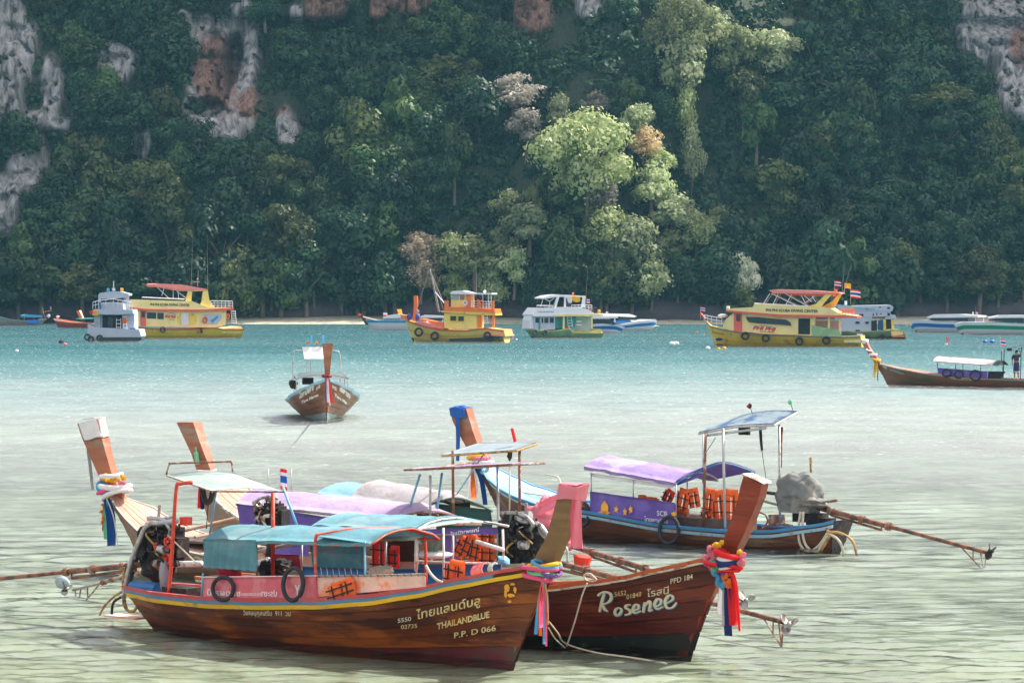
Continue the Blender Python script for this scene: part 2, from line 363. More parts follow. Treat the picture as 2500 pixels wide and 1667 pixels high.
def leaf_mat(name, c1, c2, trans=0.35):
    m = bpy.data.materials.new(name); m.use_nodes = True
    n = m.node_tree.nodes; l = m.node_tree.links; b = n['Principled BSDF']
    tc = n.new('ShaderNodeTexCoord'); nz = n.new('ShaderNodeTexNoise'); nz.inputs['Scale'].default_value = 0.55; nz.inputs['Detail'].default_value = 6
    l.new(tc.outputs['Object'], nz.inputs[0])
    oi = n.new('ShaderNodeObjectInfo')
    cr = n.new('ShaderNodeMapRange'); cr.inputs[1].default_value = 0.35; cr.inputs[2].default_value = 0.65; l.new(nz.outputs[0], cr.inputs[0])
    mx = n.new('ShaderNodeMix'); mx.data_type = 'RGBA'; l.new(cr.outputs[0], mx.inputs[0]); mx.inputs[6].default_value = (*c1, 1); mx.inputs[7].default_value = (*c2, 1)
    rr = n.new('ShaderNodeMapRange'); rr.inputs[3].default_value = 0.6; rr.inputs[4].default_value = 1.55; l.new(oi.outputs['Random'], rr.inputs[0])
    sc = n.new('ShaderNodeVectorMath'); sc.operation = 'SCALE'; l.new(mx.outputs[2], sc.inputs[0]); l.new(rr.outputs[0], sc.inputs['Scale'])
    l.new(sc.outputs[0], b.inputs['Base Color']); b.inputs['Roughness'].default_value = 0.55
    t = n.new('ShaderNodeBsdfTranslucent'); l.new(sc.outputs[0], t.inputs[0])
    ms = n.new('ShaderNodeMixShader'); ms.inputs[0].default_value = trans
    l.new(b.outputs[0], ms.inputs[1]); l.new(t.outputs[0], ms.inputs[2]); l.new(ms.outputs[0], n['Material Output'].inputs[0])
    return m
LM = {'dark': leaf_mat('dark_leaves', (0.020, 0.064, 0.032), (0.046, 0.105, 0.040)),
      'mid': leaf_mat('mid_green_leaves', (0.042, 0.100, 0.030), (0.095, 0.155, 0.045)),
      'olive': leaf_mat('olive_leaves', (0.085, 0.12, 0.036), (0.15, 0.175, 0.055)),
      'fresh': leaf_mat('sunlit_green_leaves', (0.25, 0.32, 0.12), (0.46, 0.50, 0.25), 0.45),  # sunlit look put into this green and the pale one
      'pale': leaf_mat('sunlit_pale_leaves', (0.28, 0.35, 0.17), (0.46, 0.50, 0.29), 0.45),
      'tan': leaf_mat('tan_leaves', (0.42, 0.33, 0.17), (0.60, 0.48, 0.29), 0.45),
      'cream': leaf_mat('cream_sun_tint_leaves', (0.50, 0.41, 0.28), (0.78, 0.66, 0.48), 0.45),  # tan lightened in colour to stand in for sun it misses
      'silver': leaf_mat('silver_sun_tint_leaves', (0.42, 0.45, 0.34), (0.68, 0.70, 0.56), 0.45),  # grey green lightened in colour, in place of missing sun
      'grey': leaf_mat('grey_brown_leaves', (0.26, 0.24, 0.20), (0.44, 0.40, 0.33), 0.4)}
BARK = mat('bark', (0.16, 0.13, 0.10), 0.9, 0.25, 2.0, bump=0.5, bscale=8)
CROWNS = {}
for k in range(9):
    CROWNS[k] = crown_mesh('crown', 100+k, 6.5, 5.6 if k % 3 else 7.4, 0, 2600, 13+2*k, droop=(0.5 if k % 2 else 0.1))
BIG = [crown_mesh('crown', 300+k, 10.0, 8.5, 0, 6500, 34, 0.2, 0.40) for k in range(3)]
COPY = {}
def crown_of(me, kind):
    if (me.name, kind) not in COPY:
        c = me.copy(); c.materials.append(LM[kind]); COPY[(me.name, kind)] = c
    return COPY[(me.name, kind)]
def trunk_mesh(seed):
    g = random.Random(seed); V = []; Fc = []
    def limb(a, b, r0, r1, n=6):
        i0 = len(V); ax = (b-a).normalized(); u = ax.cross(Vector((0.3, 1, 0.2))).normalized(); v = ax.cross(u)
        mid = (a+b)/2 + u*g.uniform(-.2, .2)
        for p, r in ((a, r0), (mid, (r0+r1)/2), (b, r1)):
            for k in range(n): V.append(p+(u*math.cos(6.283*k/n)+v*math.sin(6.283*k/n))*r)
        for s in (0, 1):
            for k in range(n):
                Fc.append((i0+s*n+k, i0+s*n+(k+1) % n, i0+(s+1)*n+(k+1) % n, i0+(s+1)*n+k))
    limb(Vector((0, 0, -2.5)), Vector((0, 0, 2.2)), 0.28, 0.2)
    for k in range(6):
        a = g.uniform(0, 6.28); limb(Vector((0, 0, g.uniform(1.0, 2.2))), Vector((math.cos(a)*g.uniform(1, 2.3), math.sin(a)*g.uniform(1, 2.3), g.uniform(3, 4.6))), 0.13, 0.03, 5)
    me = bpy.data.meshes.new('trunk'); me.from_pydata([tuple(v) for v in V], [], Fc); me.materials.append(BARK); me.update(); return me
TRUNKS = [trunk_mesh(k) for k in range(4)]
def tree(name, p, sw, sh, me, kind, label, group, rz=None, base_h=5.6):
    """p is the centre of the crown"""
    t = empty(name, label, 'tree', group, (p.x, p.y, p.z-sh*base_h*0.5), R.uniform(0, 6.28) if rz is None else rz)
    c = bpy.data.objects.new('crown', crown_of(me, kind)); COL.objects.link(c); c.parent = t; c.scale = (sw, sw, sh)
    tr = bpy.data.objects.new('trunk', R.choice(TRUNKS)); COL.objects.link(tr); tr.parent = t; tr.scale = (sw, sw, sh)
    return t
# trees that the sun (or their colour) picks out of the hillside
FEATURE = [
 (1430, 375, 118, 105, 'fresh', 'B', 'large bright green spreading tree, the broadest sunlit crown in the middle of the hillside'),
 (1655, 60, 78, 80, 'fresh', 'B', 'tall sunlit green tree touching the top edge of the picture'),
 (1665, 160, 62, 70, 'pale', 'S', 'sunlit tree directly under the tall one at the top edge'),
 (1790, 110, 62, 58, 'fresh', 'S', 'sunlit green tree right of the tall one at the top edge'),
 (1895, 118, 70, 52, 'pale', 'S', 'pale sunlit tree that reaches farthest right near the top of the hill'),
 (1815, 215, 60, 55, 'olive', 'S', 'half sunlit olive tree below the pale rightmost sunlit crown'),
 (1845, 300, 58, 70, 'mid', 'S', 'shaded green tree hanging below the half sunlit olive tree'),
 (1250, 222, 66, 40, 'grey', 'S', 'greyish brown flat crowned tree left of and above the broad bright tree'),
 (1285, 312, 50, 42, 'grey', 'S', 'small brownish tree under the flat crowned grey one'),
 (1362, 278, 36, 46, 'pale', 'S', 'narrow pale tree left of and just above the broad bright tree'),
 (1452, 258, 34, 34, 'grey', 'S', 'small grey tree peeping out above the broad bright tree'),
 (1560, 292, 44, 44, 'pale', 'S', 'round pale green tree right of and above the broad bright tree'),
 (1572, 348, 42, 36, 'tan', 'S', 'tan leaved tree at the right shoulder of the broad bright tree'),
 (1678, 262, 36, 58, 'fresh', 'S', 'narrow sunlit tree below the two trees at the top edge'),
 (1690, 372, 34, 60, 'pale', 'S', 'slender pale tree standing alone right of the tan leaved tree'),
 (1592, 452, 62, 55, 'pale', 'S', 'pale grey green tree below the tan leaved tree'),
 (1640, 520, 60, 42, 'pale', 'S', 'wide pale tree beneath the slender pale one'),
 (1700, 560, 52, 42, 'fresh', 'S', 'sunlit green tree below the wide pale tree'),
 (1752, 540, 38, 34, 'fresh', 'S', 'small round sunlit tree at the right edge of the sun beam'),
 (1500, 560, 62, 52, 'fresh', 'S', 'sunlit tree left in the pair above the white dive boat'),
 (1560, 590, 68, 60, 'pale', 'S', 'large pale sunlit tree above the two white speedboats'),
 (1590, 680, 50, 44, 'pale', 'S', 'pale tree low over the water just above the white speedboats'),
 (1292, 545, 66, 44, 'pale', 'S', 'pale sunlit tree below and left of the broad bright tree'),
 (1300, 488, 24, 38, 'fresh', 'S', 'tiny upright sunlit tree under the broad bright tree'),
 (1225, 592, 50, 40, 'fresh', 'S', 'sunlit green tree above the orange fishing boat mast, upper one'),
 (1160, 628, 66, 50, 'fresh', 'S', 'wide sunlit tree right behind the orange fishing boat'),
 (1196, 690, 44, 46, 'pale', 'S', 'pale sunlit tree over the stern of the orange fishing boat'),
 (1110, 690, 36, 34, 'fresh', 'S', 'small sunlit tree over the wheelhouse of the orange fishing boat'),
 (1022, 602, 52, 36, 'cream', 'S', 'tan tree painted as sunlit, top left of the orange fishing boat mast'),
 (1028, 660, 50, 44, 'cream', 'S', 'lower tan tree painted as sunlit just behind the orange fishing boat mast'),
 (1818, 672, 42, 50, 'silver', 'S', 'grey green tree painted as sunlit above the roof of the right yellow dive boat'),
 (1800, 725, 42, 34, 'olive', 'S', 'olive shrub like tree at the foot of the painted grey green tree'),
 (400, 268, 48, 52, 'olive', 'S', 'olive rounded tree left of the orange cave'),
 (870, 290, 60, 60, 'mid', 'S', 'rounded mid green tree in shade below the orange rock patches'),
 (1110, 370, 48, 70, 'mid', 'S', 'pointed mid green tree in shade left of the grey brown trees'),
 (200, 690, 62, 46, 'olive', 'S', 'low rounded olive tree above the far left boats'),
 (480, 590, 60, 50, 'olive', 'S', 'olive tree above the left yellow dive boat mast'),
 (2300, 240, 80, 34, 'olive', 'S', 'flat topped olive tree beside the pale cliff at right'),
 (2060, 560, 70, 60, 'mid', 'S', 'mid green tree above the grey ferry'),
 (2390, 660, 70, 60, 'olive', 'S', 'olive tree above the green striped speedboat'),
 (700, 560, 70, 60, 'olive', 'S', 'broad olive tree midway between the left yellow boat and the tan trees'),
]
FEATURE += [
 (1395, 492, 62, 44, 'mid', 'S', 'shaded green tree hiding the trunk of the broad bright tree, left one'),
 (1448, 545, 48, 44, 'olive', 'S', 'olive tree under the broad bright tree, between it and the pair above the dive boat'),
 (1345, 455, 40, 40, 'mid', 'S', 'mid green tree at the lower left edge of the broad bright tree'),
 (1500, 415, 44, 40, 'fresh', 'S', 'sunlit lobe of green tree at the lower right edge of the broad bright tree'),
 (1740, 60, 40, 40, 'pale', 'S', 'pale sunlit tree between the tall top edge tree and the wide pale ones'),
 (1610, 400, 44, 40, 'fresh', 'S', 'sunlit tree squeezed between the tan tree and the slender pale tree'),
 (1640, 600, 46, 40, 'fresh', 'S', 'sunlit green tree right of the large pale one above the speedboats'),
 (1445, 640, 44, 50, 'mid', 'S', 'shaded green tree just above the white dive boat roof'),
 (1370, 590, 60, 60, 'mid', 'S', 'shaded green mass left of the pair above the white dive boat'),
 (1255, 650, 46, 44, 'pale', 'S', 'pale tree above the stern of the orange fishing boat, right one'),
 (1100, 600, 44, 32, 'fresh', 'S', 'small sunlit tree between the tan trees and the wide sunlit tree'),
 (1250, 500, 46, 34, 'fresh', 'S', 'sunlit bushy tree lower left of the broad bright tree'),
 (1480, 480, 46, 44, 'grey', 'S', 'greyish tree directly under the broad bright tree'),
 (1500, 640, 36, 44, 'pale', 'S', 'pale hanging tree over the roof of the white dive boat'),
 (1540, 230, 40, 36, 'mid', 'S', 'mid green tree above the round pale green tree')]
taken = []; LIT = []
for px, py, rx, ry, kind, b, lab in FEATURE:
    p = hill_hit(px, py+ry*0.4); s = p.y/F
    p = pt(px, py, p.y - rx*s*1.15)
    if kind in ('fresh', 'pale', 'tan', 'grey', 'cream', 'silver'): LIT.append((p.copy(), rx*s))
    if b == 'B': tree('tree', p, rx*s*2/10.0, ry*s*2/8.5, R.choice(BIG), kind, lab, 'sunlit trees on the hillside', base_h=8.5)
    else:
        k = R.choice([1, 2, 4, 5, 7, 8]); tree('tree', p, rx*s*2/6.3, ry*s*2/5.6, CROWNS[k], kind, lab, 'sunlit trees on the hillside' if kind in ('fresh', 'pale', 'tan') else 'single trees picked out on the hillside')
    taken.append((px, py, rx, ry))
# the shaded forest: individual crowns row upon row, nearest and largest as things
def in_beam(p, r):
    """would it stand between the sun and one of the sunlit trees"""
    for c, rf in LIT:
        d = p-c; t = d.dot(sdir)
        if 0.5 < t < 26 and (d-sdir*t).length < r*0.75+rf*0.45: return True
    return False
def in_rock(px, py, grow=1.0):
    return any(math.hypot((px-cx)/(rx+grow), (py-cy)/(ry+grow)) < 1 for cx, cy, rx, ry in ROCKS)
cand = []
rows_ = 15
for j in range(rows_):
    py = 745 - j*52.0
    n_ = 33
    for i in range(n_):
        px = -30 + (i + (j % 2)*0.5 + R.uniform(-.3, .3))*2560/n_
        q = py + R.uniform(-20, 20)
        if q > 702: q = 702 - R.uniform(0, 14)
        if in_rock(px, q-6, 36 if px > 2250 else 24): continue
        if any(math.hypot((px-a)/(c*0.95), (q-b_)/(d*0.95)) < 1 for a, b_, c, d in taken): continue
        cand.append((px, q))
R.shuffle(cand)
COLS = [(160, 'the far left longtails'), (345, 'the white boat seen from astern'), (590, 'the left yellow dive boat'), (700, 'the empty left beach'), (860, 'the approaching longtail'),
        (1000, 'the orange fishing boat bow'), (1230, 'the orange fishing boat wheelhouse'), (1460, 'the white and green dive boat'), (1620, 'the blue and white speedboats'), (1740, 'the pair of large white buoys'),
        (1900, 'the right yellow boat bow'), (2070, 'the right yellow boat stern'), (2215, 'the blue grey ferry'), (2390, 'the blue striped speedboat'), (9999, 'the green striped speedboat')]
ROWS = [(130, 'at top edge above'), (290, 'high on slope above'), (450, 'halfway up slope above'), (610, 'low on slope above'), (999, 'at slope foot behind')]
ADJ = {'dark': 'dark green', 'mid': 'mid green', 'olive': 'olive green'}
rest = []; spec = {}; COPYN = []
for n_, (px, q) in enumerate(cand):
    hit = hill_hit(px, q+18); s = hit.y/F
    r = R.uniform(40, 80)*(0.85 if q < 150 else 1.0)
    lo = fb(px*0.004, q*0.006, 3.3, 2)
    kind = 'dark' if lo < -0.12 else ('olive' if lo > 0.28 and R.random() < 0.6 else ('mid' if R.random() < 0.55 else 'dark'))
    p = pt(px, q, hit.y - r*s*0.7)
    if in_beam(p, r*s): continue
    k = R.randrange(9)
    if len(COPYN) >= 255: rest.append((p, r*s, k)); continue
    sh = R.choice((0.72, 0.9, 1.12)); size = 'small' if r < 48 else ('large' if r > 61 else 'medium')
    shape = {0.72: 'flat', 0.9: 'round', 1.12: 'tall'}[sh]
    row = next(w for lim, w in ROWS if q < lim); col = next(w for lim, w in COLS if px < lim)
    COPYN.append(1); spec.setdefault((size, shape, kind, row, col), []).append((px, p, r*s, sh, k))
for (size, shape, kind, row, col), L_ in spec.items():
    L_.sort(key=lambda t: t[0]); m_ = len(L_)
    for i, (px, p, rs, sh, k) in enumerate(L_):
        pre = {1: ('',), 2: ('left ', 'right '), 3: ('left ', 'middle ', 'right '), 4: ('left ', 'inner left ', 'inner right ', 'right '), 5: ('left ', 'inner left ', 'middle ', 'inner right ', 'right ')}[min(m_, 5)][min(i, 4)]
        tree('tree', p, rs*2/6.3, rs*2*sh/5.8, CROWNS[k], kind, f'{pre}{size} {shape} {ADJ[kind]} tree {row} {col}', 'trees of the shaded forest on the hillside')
# everything between them: undergrowth and the crowns past the countable ones, one mass
def undergrowth():
    g = np.random.default_rng(5); P = []; D = []
    cl = []
    for j in range(2300):
        px = g.uniform(-60, 2560); py = g.uniform(-60, 724)
        if in_rock(px, py, 6) and g.random() < 0.95: continue
        h = hill_hit(px, py); rr = g.uniform(1.0, 2.4)
        if in_beam(h, rr*.8): rr *= 0.75
        cl.append((h.x, h.y-0.3, h.z, rr))
    for p, r, k in rest:
        for q in range(7): cl.append((p.x+g.normal()*r*0.5, p.y+g.normal()*r*0.4, p.z+g.normal()*r*0.4, r*g.uniform(0.35, 0.55)))
    for x in np.arange(-160, 160, 2.0):      # bushes that carry on past both sides
        if abs(x) < 84: continue
        for z in np.arange(5, 52, 2.6):
            cl.append((x+g.normal(), hill_y(x, z)-0.5, z+g.normal(), g.uniform(1.8, 3.2)))
    cl = np.array(cl); n = 62
    idx = np.repeat(np.arange(len(cl)), n); N = len(idx)
    d = g.normal(size=(N, 3)); d[:, 2] += 0.35; d[:, 1] -= 0.5; d /= np.linalg.norm(d, axis=1)[:, None]
    P = cl[idx, :3] + d*(cl[idx, 3]*(0.7+0.4*g.random(N)))[:, None]*np.array([1, 0.8, 0.85])
    nr = d+g.normal(size=(N, 3))*0.5; nr /= np.linalg.norm(nr, axis=1)[:, None]
    a = np.cross(nr, g.normal(size=(N, 3))); a /= np.linalg.norm(a, axis=1)[:, None]; b_ = np.cross(nr, a)
    s = (0.24+0.2*g.random(N))[:, None]
    V = np.stack([P-a*s-b_*s*0.6, P+a*s-b_*s*0.3, P+a*s*0.5+b_*s*0.8, P-a*s*0.7+b_*s*0.6], 1).reshape(-1, 3)
    o = fast_mesh('forest_undergrowth', V, np.arange(N*4).reshape(-1, 4), LM['dark'])  # dark leaf colour puts shade into the gaps between crowns
    tag(o, 'dense green undergrowth and bushes filling the gaps between the hillside trees', 'undergrowth', kind='stuff')
undergrowth()

# ---------------------------------------------------------------- haze
def haze():
    hb = [(-420, -12, -6), (420, -12, -6), (420, 720, -6), (-420, 720, -6), (-420, -12, 125), (420, -12, 125), (420, 720, 125), (-420, 720, 125)]
    m = bpy.data.materials.new('haze'); m.use_nodes = True; n = m.node_tree.nodes; n.remove(n['Principled BSDF'])
    v = n.new('ShaderNodeVolumePrincipled'); v.inputs['Color'].default_value = (0.25, 0.68, 0.95, 1); v.inputs['Density'].default_value = 0.00010
    v.inputs['Anisotropy'].default_value = 0.2
    m.node_tree.links.new(v.outputs[0], n['Material Output'].inputs['Volume'])
    o = mesh('haze', hb, [(0, 3, 2, 1), (4, 5, 6, 7), (0, 1, 5, 4), (1, 2, 6, 5), (2, 3, 7, 6), (3, 0, 4, 7)], m)
    tag(o, 'thin bluish sea haze over the bay', 'haze', kind='stuff')
haze()
# ================================================================ BOAT BUILDING KIT
CR = {'1': (0, 950, .4573), '2': (400, 1150, .38265), '3': (1000, 950, .3189), '4': (1300, 950, .3189), '5': (1250, 1150, .3401),
      '6': (1800, 950, .3189), 'a': (220, 1250, .1913), 'b': (560, 1180, .1913), 'c': (880, 1200, .19134), 'd': (1200, 1150, .1913),
      'f1': (0, 600, .27636), 'f2': (650, 620, .27422), 'f3': (850, 640, .19133), 'f4': (1250, 640, .19133), 'f5': (1650, 640, .2551),
      'f6': (2050, 700, .19133), 'o': (0, 0, 1.0)}
def Q(k, x, y): a, b, s = CR[k]; return (a+x*s, b+y*s)
def QS(k, *p): return [Q(k, x, y) for x, y in p]

class MB:
    """collects shapes into one mesh"""
    def __init__(s): s.v = []; s.f = []
    def add(s, vf):
        v, f = vf; n = len(s.v); s.v += [Vector(q) for q in v]; s.f += [tuple(i+n for i in q) for q in f]; return s
def box(c, sz, rot=None):
    c = Vector(c); v = []
    for x in (-.5, .5):
        for y in (-.5, .5):
            for z in (-.5, .5):
                q = Vector((x*sz[0], y*sz[1], z*sz[2]))
                if rot is not None: q = rot @ q
                v.append(c+q)
    return v, [(0, 1, 3, 2), (4, 6, 7, 5), (0, 4, 5, 1), (2, 3, 7, 6), (0, 2, 6, 4), (1, 5, 7, 3)]
def tube(pts, r, n=6, r2=None, cap=True):
    pts = [Vector(p) for p in pts]; V = []; Fc = []; m = len(pts)
    prev = None
    for i, p in enumerate(pts):
        a = pts[max(i-1, 0)]; b = pts[min(i+1, m-1)]; t = (b-a)
        if t.length < 1e-9: t = Vector((0, 0, 1))
        t.normalize()
        u = t.cross(Vector((0.13, 0.95, 0.21))) if prev is None else prev - t*prev.dot(t)
        if u.length < 1e-6: u = t.cross(Vector((1, 0, 0)))
        u.normalize(); prev = u; w = t.cross(u)
        rr = r if r2 is None else r+(r2-r)*i/(m-1)
        for k in range(n): V.append(p+(u*math.cos(6.28318*k/n)+w*math.sin(6.28318*k/n))*rr)
    for i in range(m-1):
        for k in range(n): Fc.append((i*n+k, i*n+(k+1) % n, (i+1)*n+(k+1) % n, (i+1)*n+k))
    if cap: Fc.append(tuple(range(n-1, -1, -1))); Fc.append(tuple((m-1)*n+k for k in range(n)))
    return V, Fc
def arc(c, u, v, a0, a1, n):
    c = Vector(c); u = Vector(u); v = Vector(v)
    return [c+u*math.cos(a0+(a1-a0)*i/n)+v*math.sin(a0+(a1-a0)*i/n) for i in range(n+1)]
def smooth_path(pts, n=5):
    pts = [Vector(p) for p in pts]; o = []
    for i in range(len(pts)-1):
        p0 = pts[max(i-1, 0)]; p1 = pts[i]; p2 = pts[i+1]; p3 = pts[min(i+2, len(pts)-1)]
        for k in range(n):
            t = k/n; o.append(0.5*((2*p1)+(p2-p0)*t+(2*p0-5*p1+4*p2-p3)*t*t+(3*p1-p0-3*p2+p3)*t**3))
    o.append(pts[-1]); return o
def ring(c, u, v, r, n=20, m=7):
    """closed tyre; u and v are the two half-axis vectors"""
    P = arc(c, u, v, 0, 6.28318, n)[:-1]; V = []; Fc = []; ax = Vector(u).cross(Vector(v)).normalized()
    for p in P:
        o_ = (p-Vector(c)).normalized()
        for k in range(m):
            a = 6.28318*k/m; V.append(p+o_*math.cos(a)*r+ax*math.sin(a)*r)
    for i in range(n):
        for k in range(m): Fc.append((i*m+k, i*m+(k+1) % m, ((i+1) % n)*m+(k+1) % m, ((i+1) % n)*m+k))
    return V, Fc
def blob(c, rx, ry, rz, n=14, amp=0.12, fr=2.2, seed=0.0, flat=None):
    V = []; Fc = []; m = n
    for i in range(n+1):
        th = math.pi*i/n
        for k in range(m):
            ph = 6.28318*k/m
            d = Vector((math.sin(th)*math.cos(ph), math.sin(th)*math.sin(ph), math.cos(th)))
            q = 1+amp*mnoise.noise(d*fr+Vector((seed, 0, 0)))*2 + amp*0.6*abs(mnoise.noise(d*fr*2.3+Vector((0, seed, 3))))
            z = d.z*rz*q
            if flat is not None: z = max(z, flat)
            V.append(Vector(c)+Vector((d.x*rx*q, d.y*ry*q, z)))
    for i in range(n):
        for k in range(m): Fc.append((i*m+k, (i+1)*m+k, (i+1)*m+(k+1) % m, i*m+(k+1) % m))
    return V, Fc
def cyl(a, b, r, n=14): return tube([a, b], r, n)
def loft_rect(sec):
    """sections of (outer, inner, half thickness): a squared timber"""
    V = []; Fc = []
    for o_, i_, h in sec:
        o_ = Vector(o_); i_ = Vector(i_); y = Vector((0, h, 0))
        V += [o_-y, i_-y, i_+y, o_+y]
    for s in range(len(sec)-1):
        for k in range(4): Fc.append((4*s+k, 4*s+(k+1) % 4, 4*s+4+(k+1) % 4, 4*s+4+k))
    Fc.append((0, 1, 2, 3)); e = 4*(len(sec)-1); Fc.append((e+3, e+2, e+1, e))
    return V, Fc
def sheet(fn, nu, nv, th=0.012):
    """cloth: a two-sided sheet from fn(u,v)"""
    P = [[Vector(fn(u/nu, v/nv)) for v in range(nv+1)] for u in range(nu+1)]
    V = []; w = nv+1
    for u in range(nu+1):
        for v in range(nv+1): V.append(P[u][v])
    N = []
    for u in range(nu+1):
        for v in range(nv+1):
            a = P[min(u+1, nu)][v]-P[max(u-1, 0)][v]; b = P[u][min(v+1, nv)]-P[u][max(v-1, 0)]
            c = a.cross(b); N.append(c.normalized() if c.length > 1e-9 else Vector((0, 0, 1)))
    k = len(V); V += [V[i]-N[i]*th for i in range(k)]
    Fc = []
    for u in range(nu):
        for v in range(nv):
            a = u*w+v; Fc.append((a, a+w, a+w+1, a+1)); Fc.append((k+a, k+a+1, k+a+w+1, k+a+w))
    ed = [(u*w, (u+1)*w) for u in range(nu)] + [((u+1)*w+nv, u*w+nv) for u in range(nu)] + [(v+1, v) for v in range(nv)] + [(nu*w+v, nu*w+v+1) for v in range(nv)]
    for a, b in ed: Fc.append((a, b, k+b, k+a))
    return V, Fc
def prism(poly, y0, y1, bev=0.0):
    """side profile [(x,z)] extruded between two lateral planes"""
    n = len(poly); V = [Vector((x, y0, z)) for x, z in poly]+[Vector((x, y1, z)) for x, z in poly]
    Fc = [tuple(range(n)), tuple(range(2*n-1, n-1, -1))]+[(i, n+i, n+(i+1) % n, (i+1) % n) for i in range(n)]
    return V, Fc

class Rig:
    """a boat's own frame: x runs right in the picture along its keel, y away from us, z up; pixel readings of the
    photograph are intersected with its real planes"""
    def __init__(s, name, pL, pR, label, cat, group=None, frac=0.5):
        A = wat(*pL); B = wat(*pR); O = A+(B-A)*frac; O.z = 0
        s.ang = math.atan2(B.y-A.y, B.x-A.x); s.A = A; s.B = B; s.O = O
        s.Mi = Matrix.Rotation(-s.ang, 3, 'Z'); s.Mf = Matrix.Rotation(s.ang, 3, 'Z')
        s.root = empty(name, label, cat, group, O, s.ang); s.off = Vector((0, 0, 0))
        s.len = (B-A).length; s.xl = -s.len*frac; s.xr = s.len*(1-frac)
    def _ray(s, px, py): return s.Mi @ (Vector((0, 0, HC))-s.O), s.Mi @ ray(px, py)
    def at(s, p, y=0.0): c, d = s._ray(*p); return c+d*((y-c.y)/d.y)
    def ax(s, p, x=0.0): c, d = s._ray(*p); return c+d*((x-c.x)/d.x)
    def az(s, p, z=0.0): c, d = s._ray(*p); return c+d*((z-c.z)/d.z)
    def thing(s, name, base, label, cat, group=None):
        t = object.__new__(Rig); t.__dict__.update(s.__dict__); t.off = Vector(base)
        t.root = empty(name, label, cat, group, s.O+s.Mf @ Vector(base), s.ang); return t
    def add(s, name, vf, m, parent=None, smooth=False, label=None):
        v, f = (vf.v, vf.f) if isinstance(vf, MB) else vf
        o = mesh(name, [Vector(q)-s.off for q in v], f, m, parent or s.root, smooth)
        if label: o['label'] = label
        return o
    def solo(s, name, vf, m, label, cat, group=None, smooth=False, base=None):
        """a thing that is one mesh"""
        v, f = (vf.v, vf.f) if isinstance(vf, MB) else vf
        b = Vector(base) if base is not None else sum((Vector(q) for q in v), Vector())/len(v)
        o = mesh(name, [Vector(q)-b for q in v], f, m, None, smooth); o.location = s.O+s.Mf @ b; o.rotation_euler = (0, 0, s.ang)
        return tag(o, label, cat, group)
    def poly(s, pts, y): return [(q.x, q.z) for q in (s.at(p, y) for p in pts)]
    def slab(s, name, pts, y0, y1, m, parent=None, label=None):
        return s.add(name, prism(s.poly(pts, y0), y0, y1), m, parent, label=label)

def interp(x, xs, ys):
    if x <= xs[0]: return ys[0]
    for i in range(1, len(xs)):
        if x <= xs[i]:
            t = (x-xs[i-1])/(xs[i]-xs[i-1]); t = t*t*(3-2*t)*0.35+t*0.65
            return ys[i-1]+(ys[i]-ys[i-1])*t
    return ys[-1]

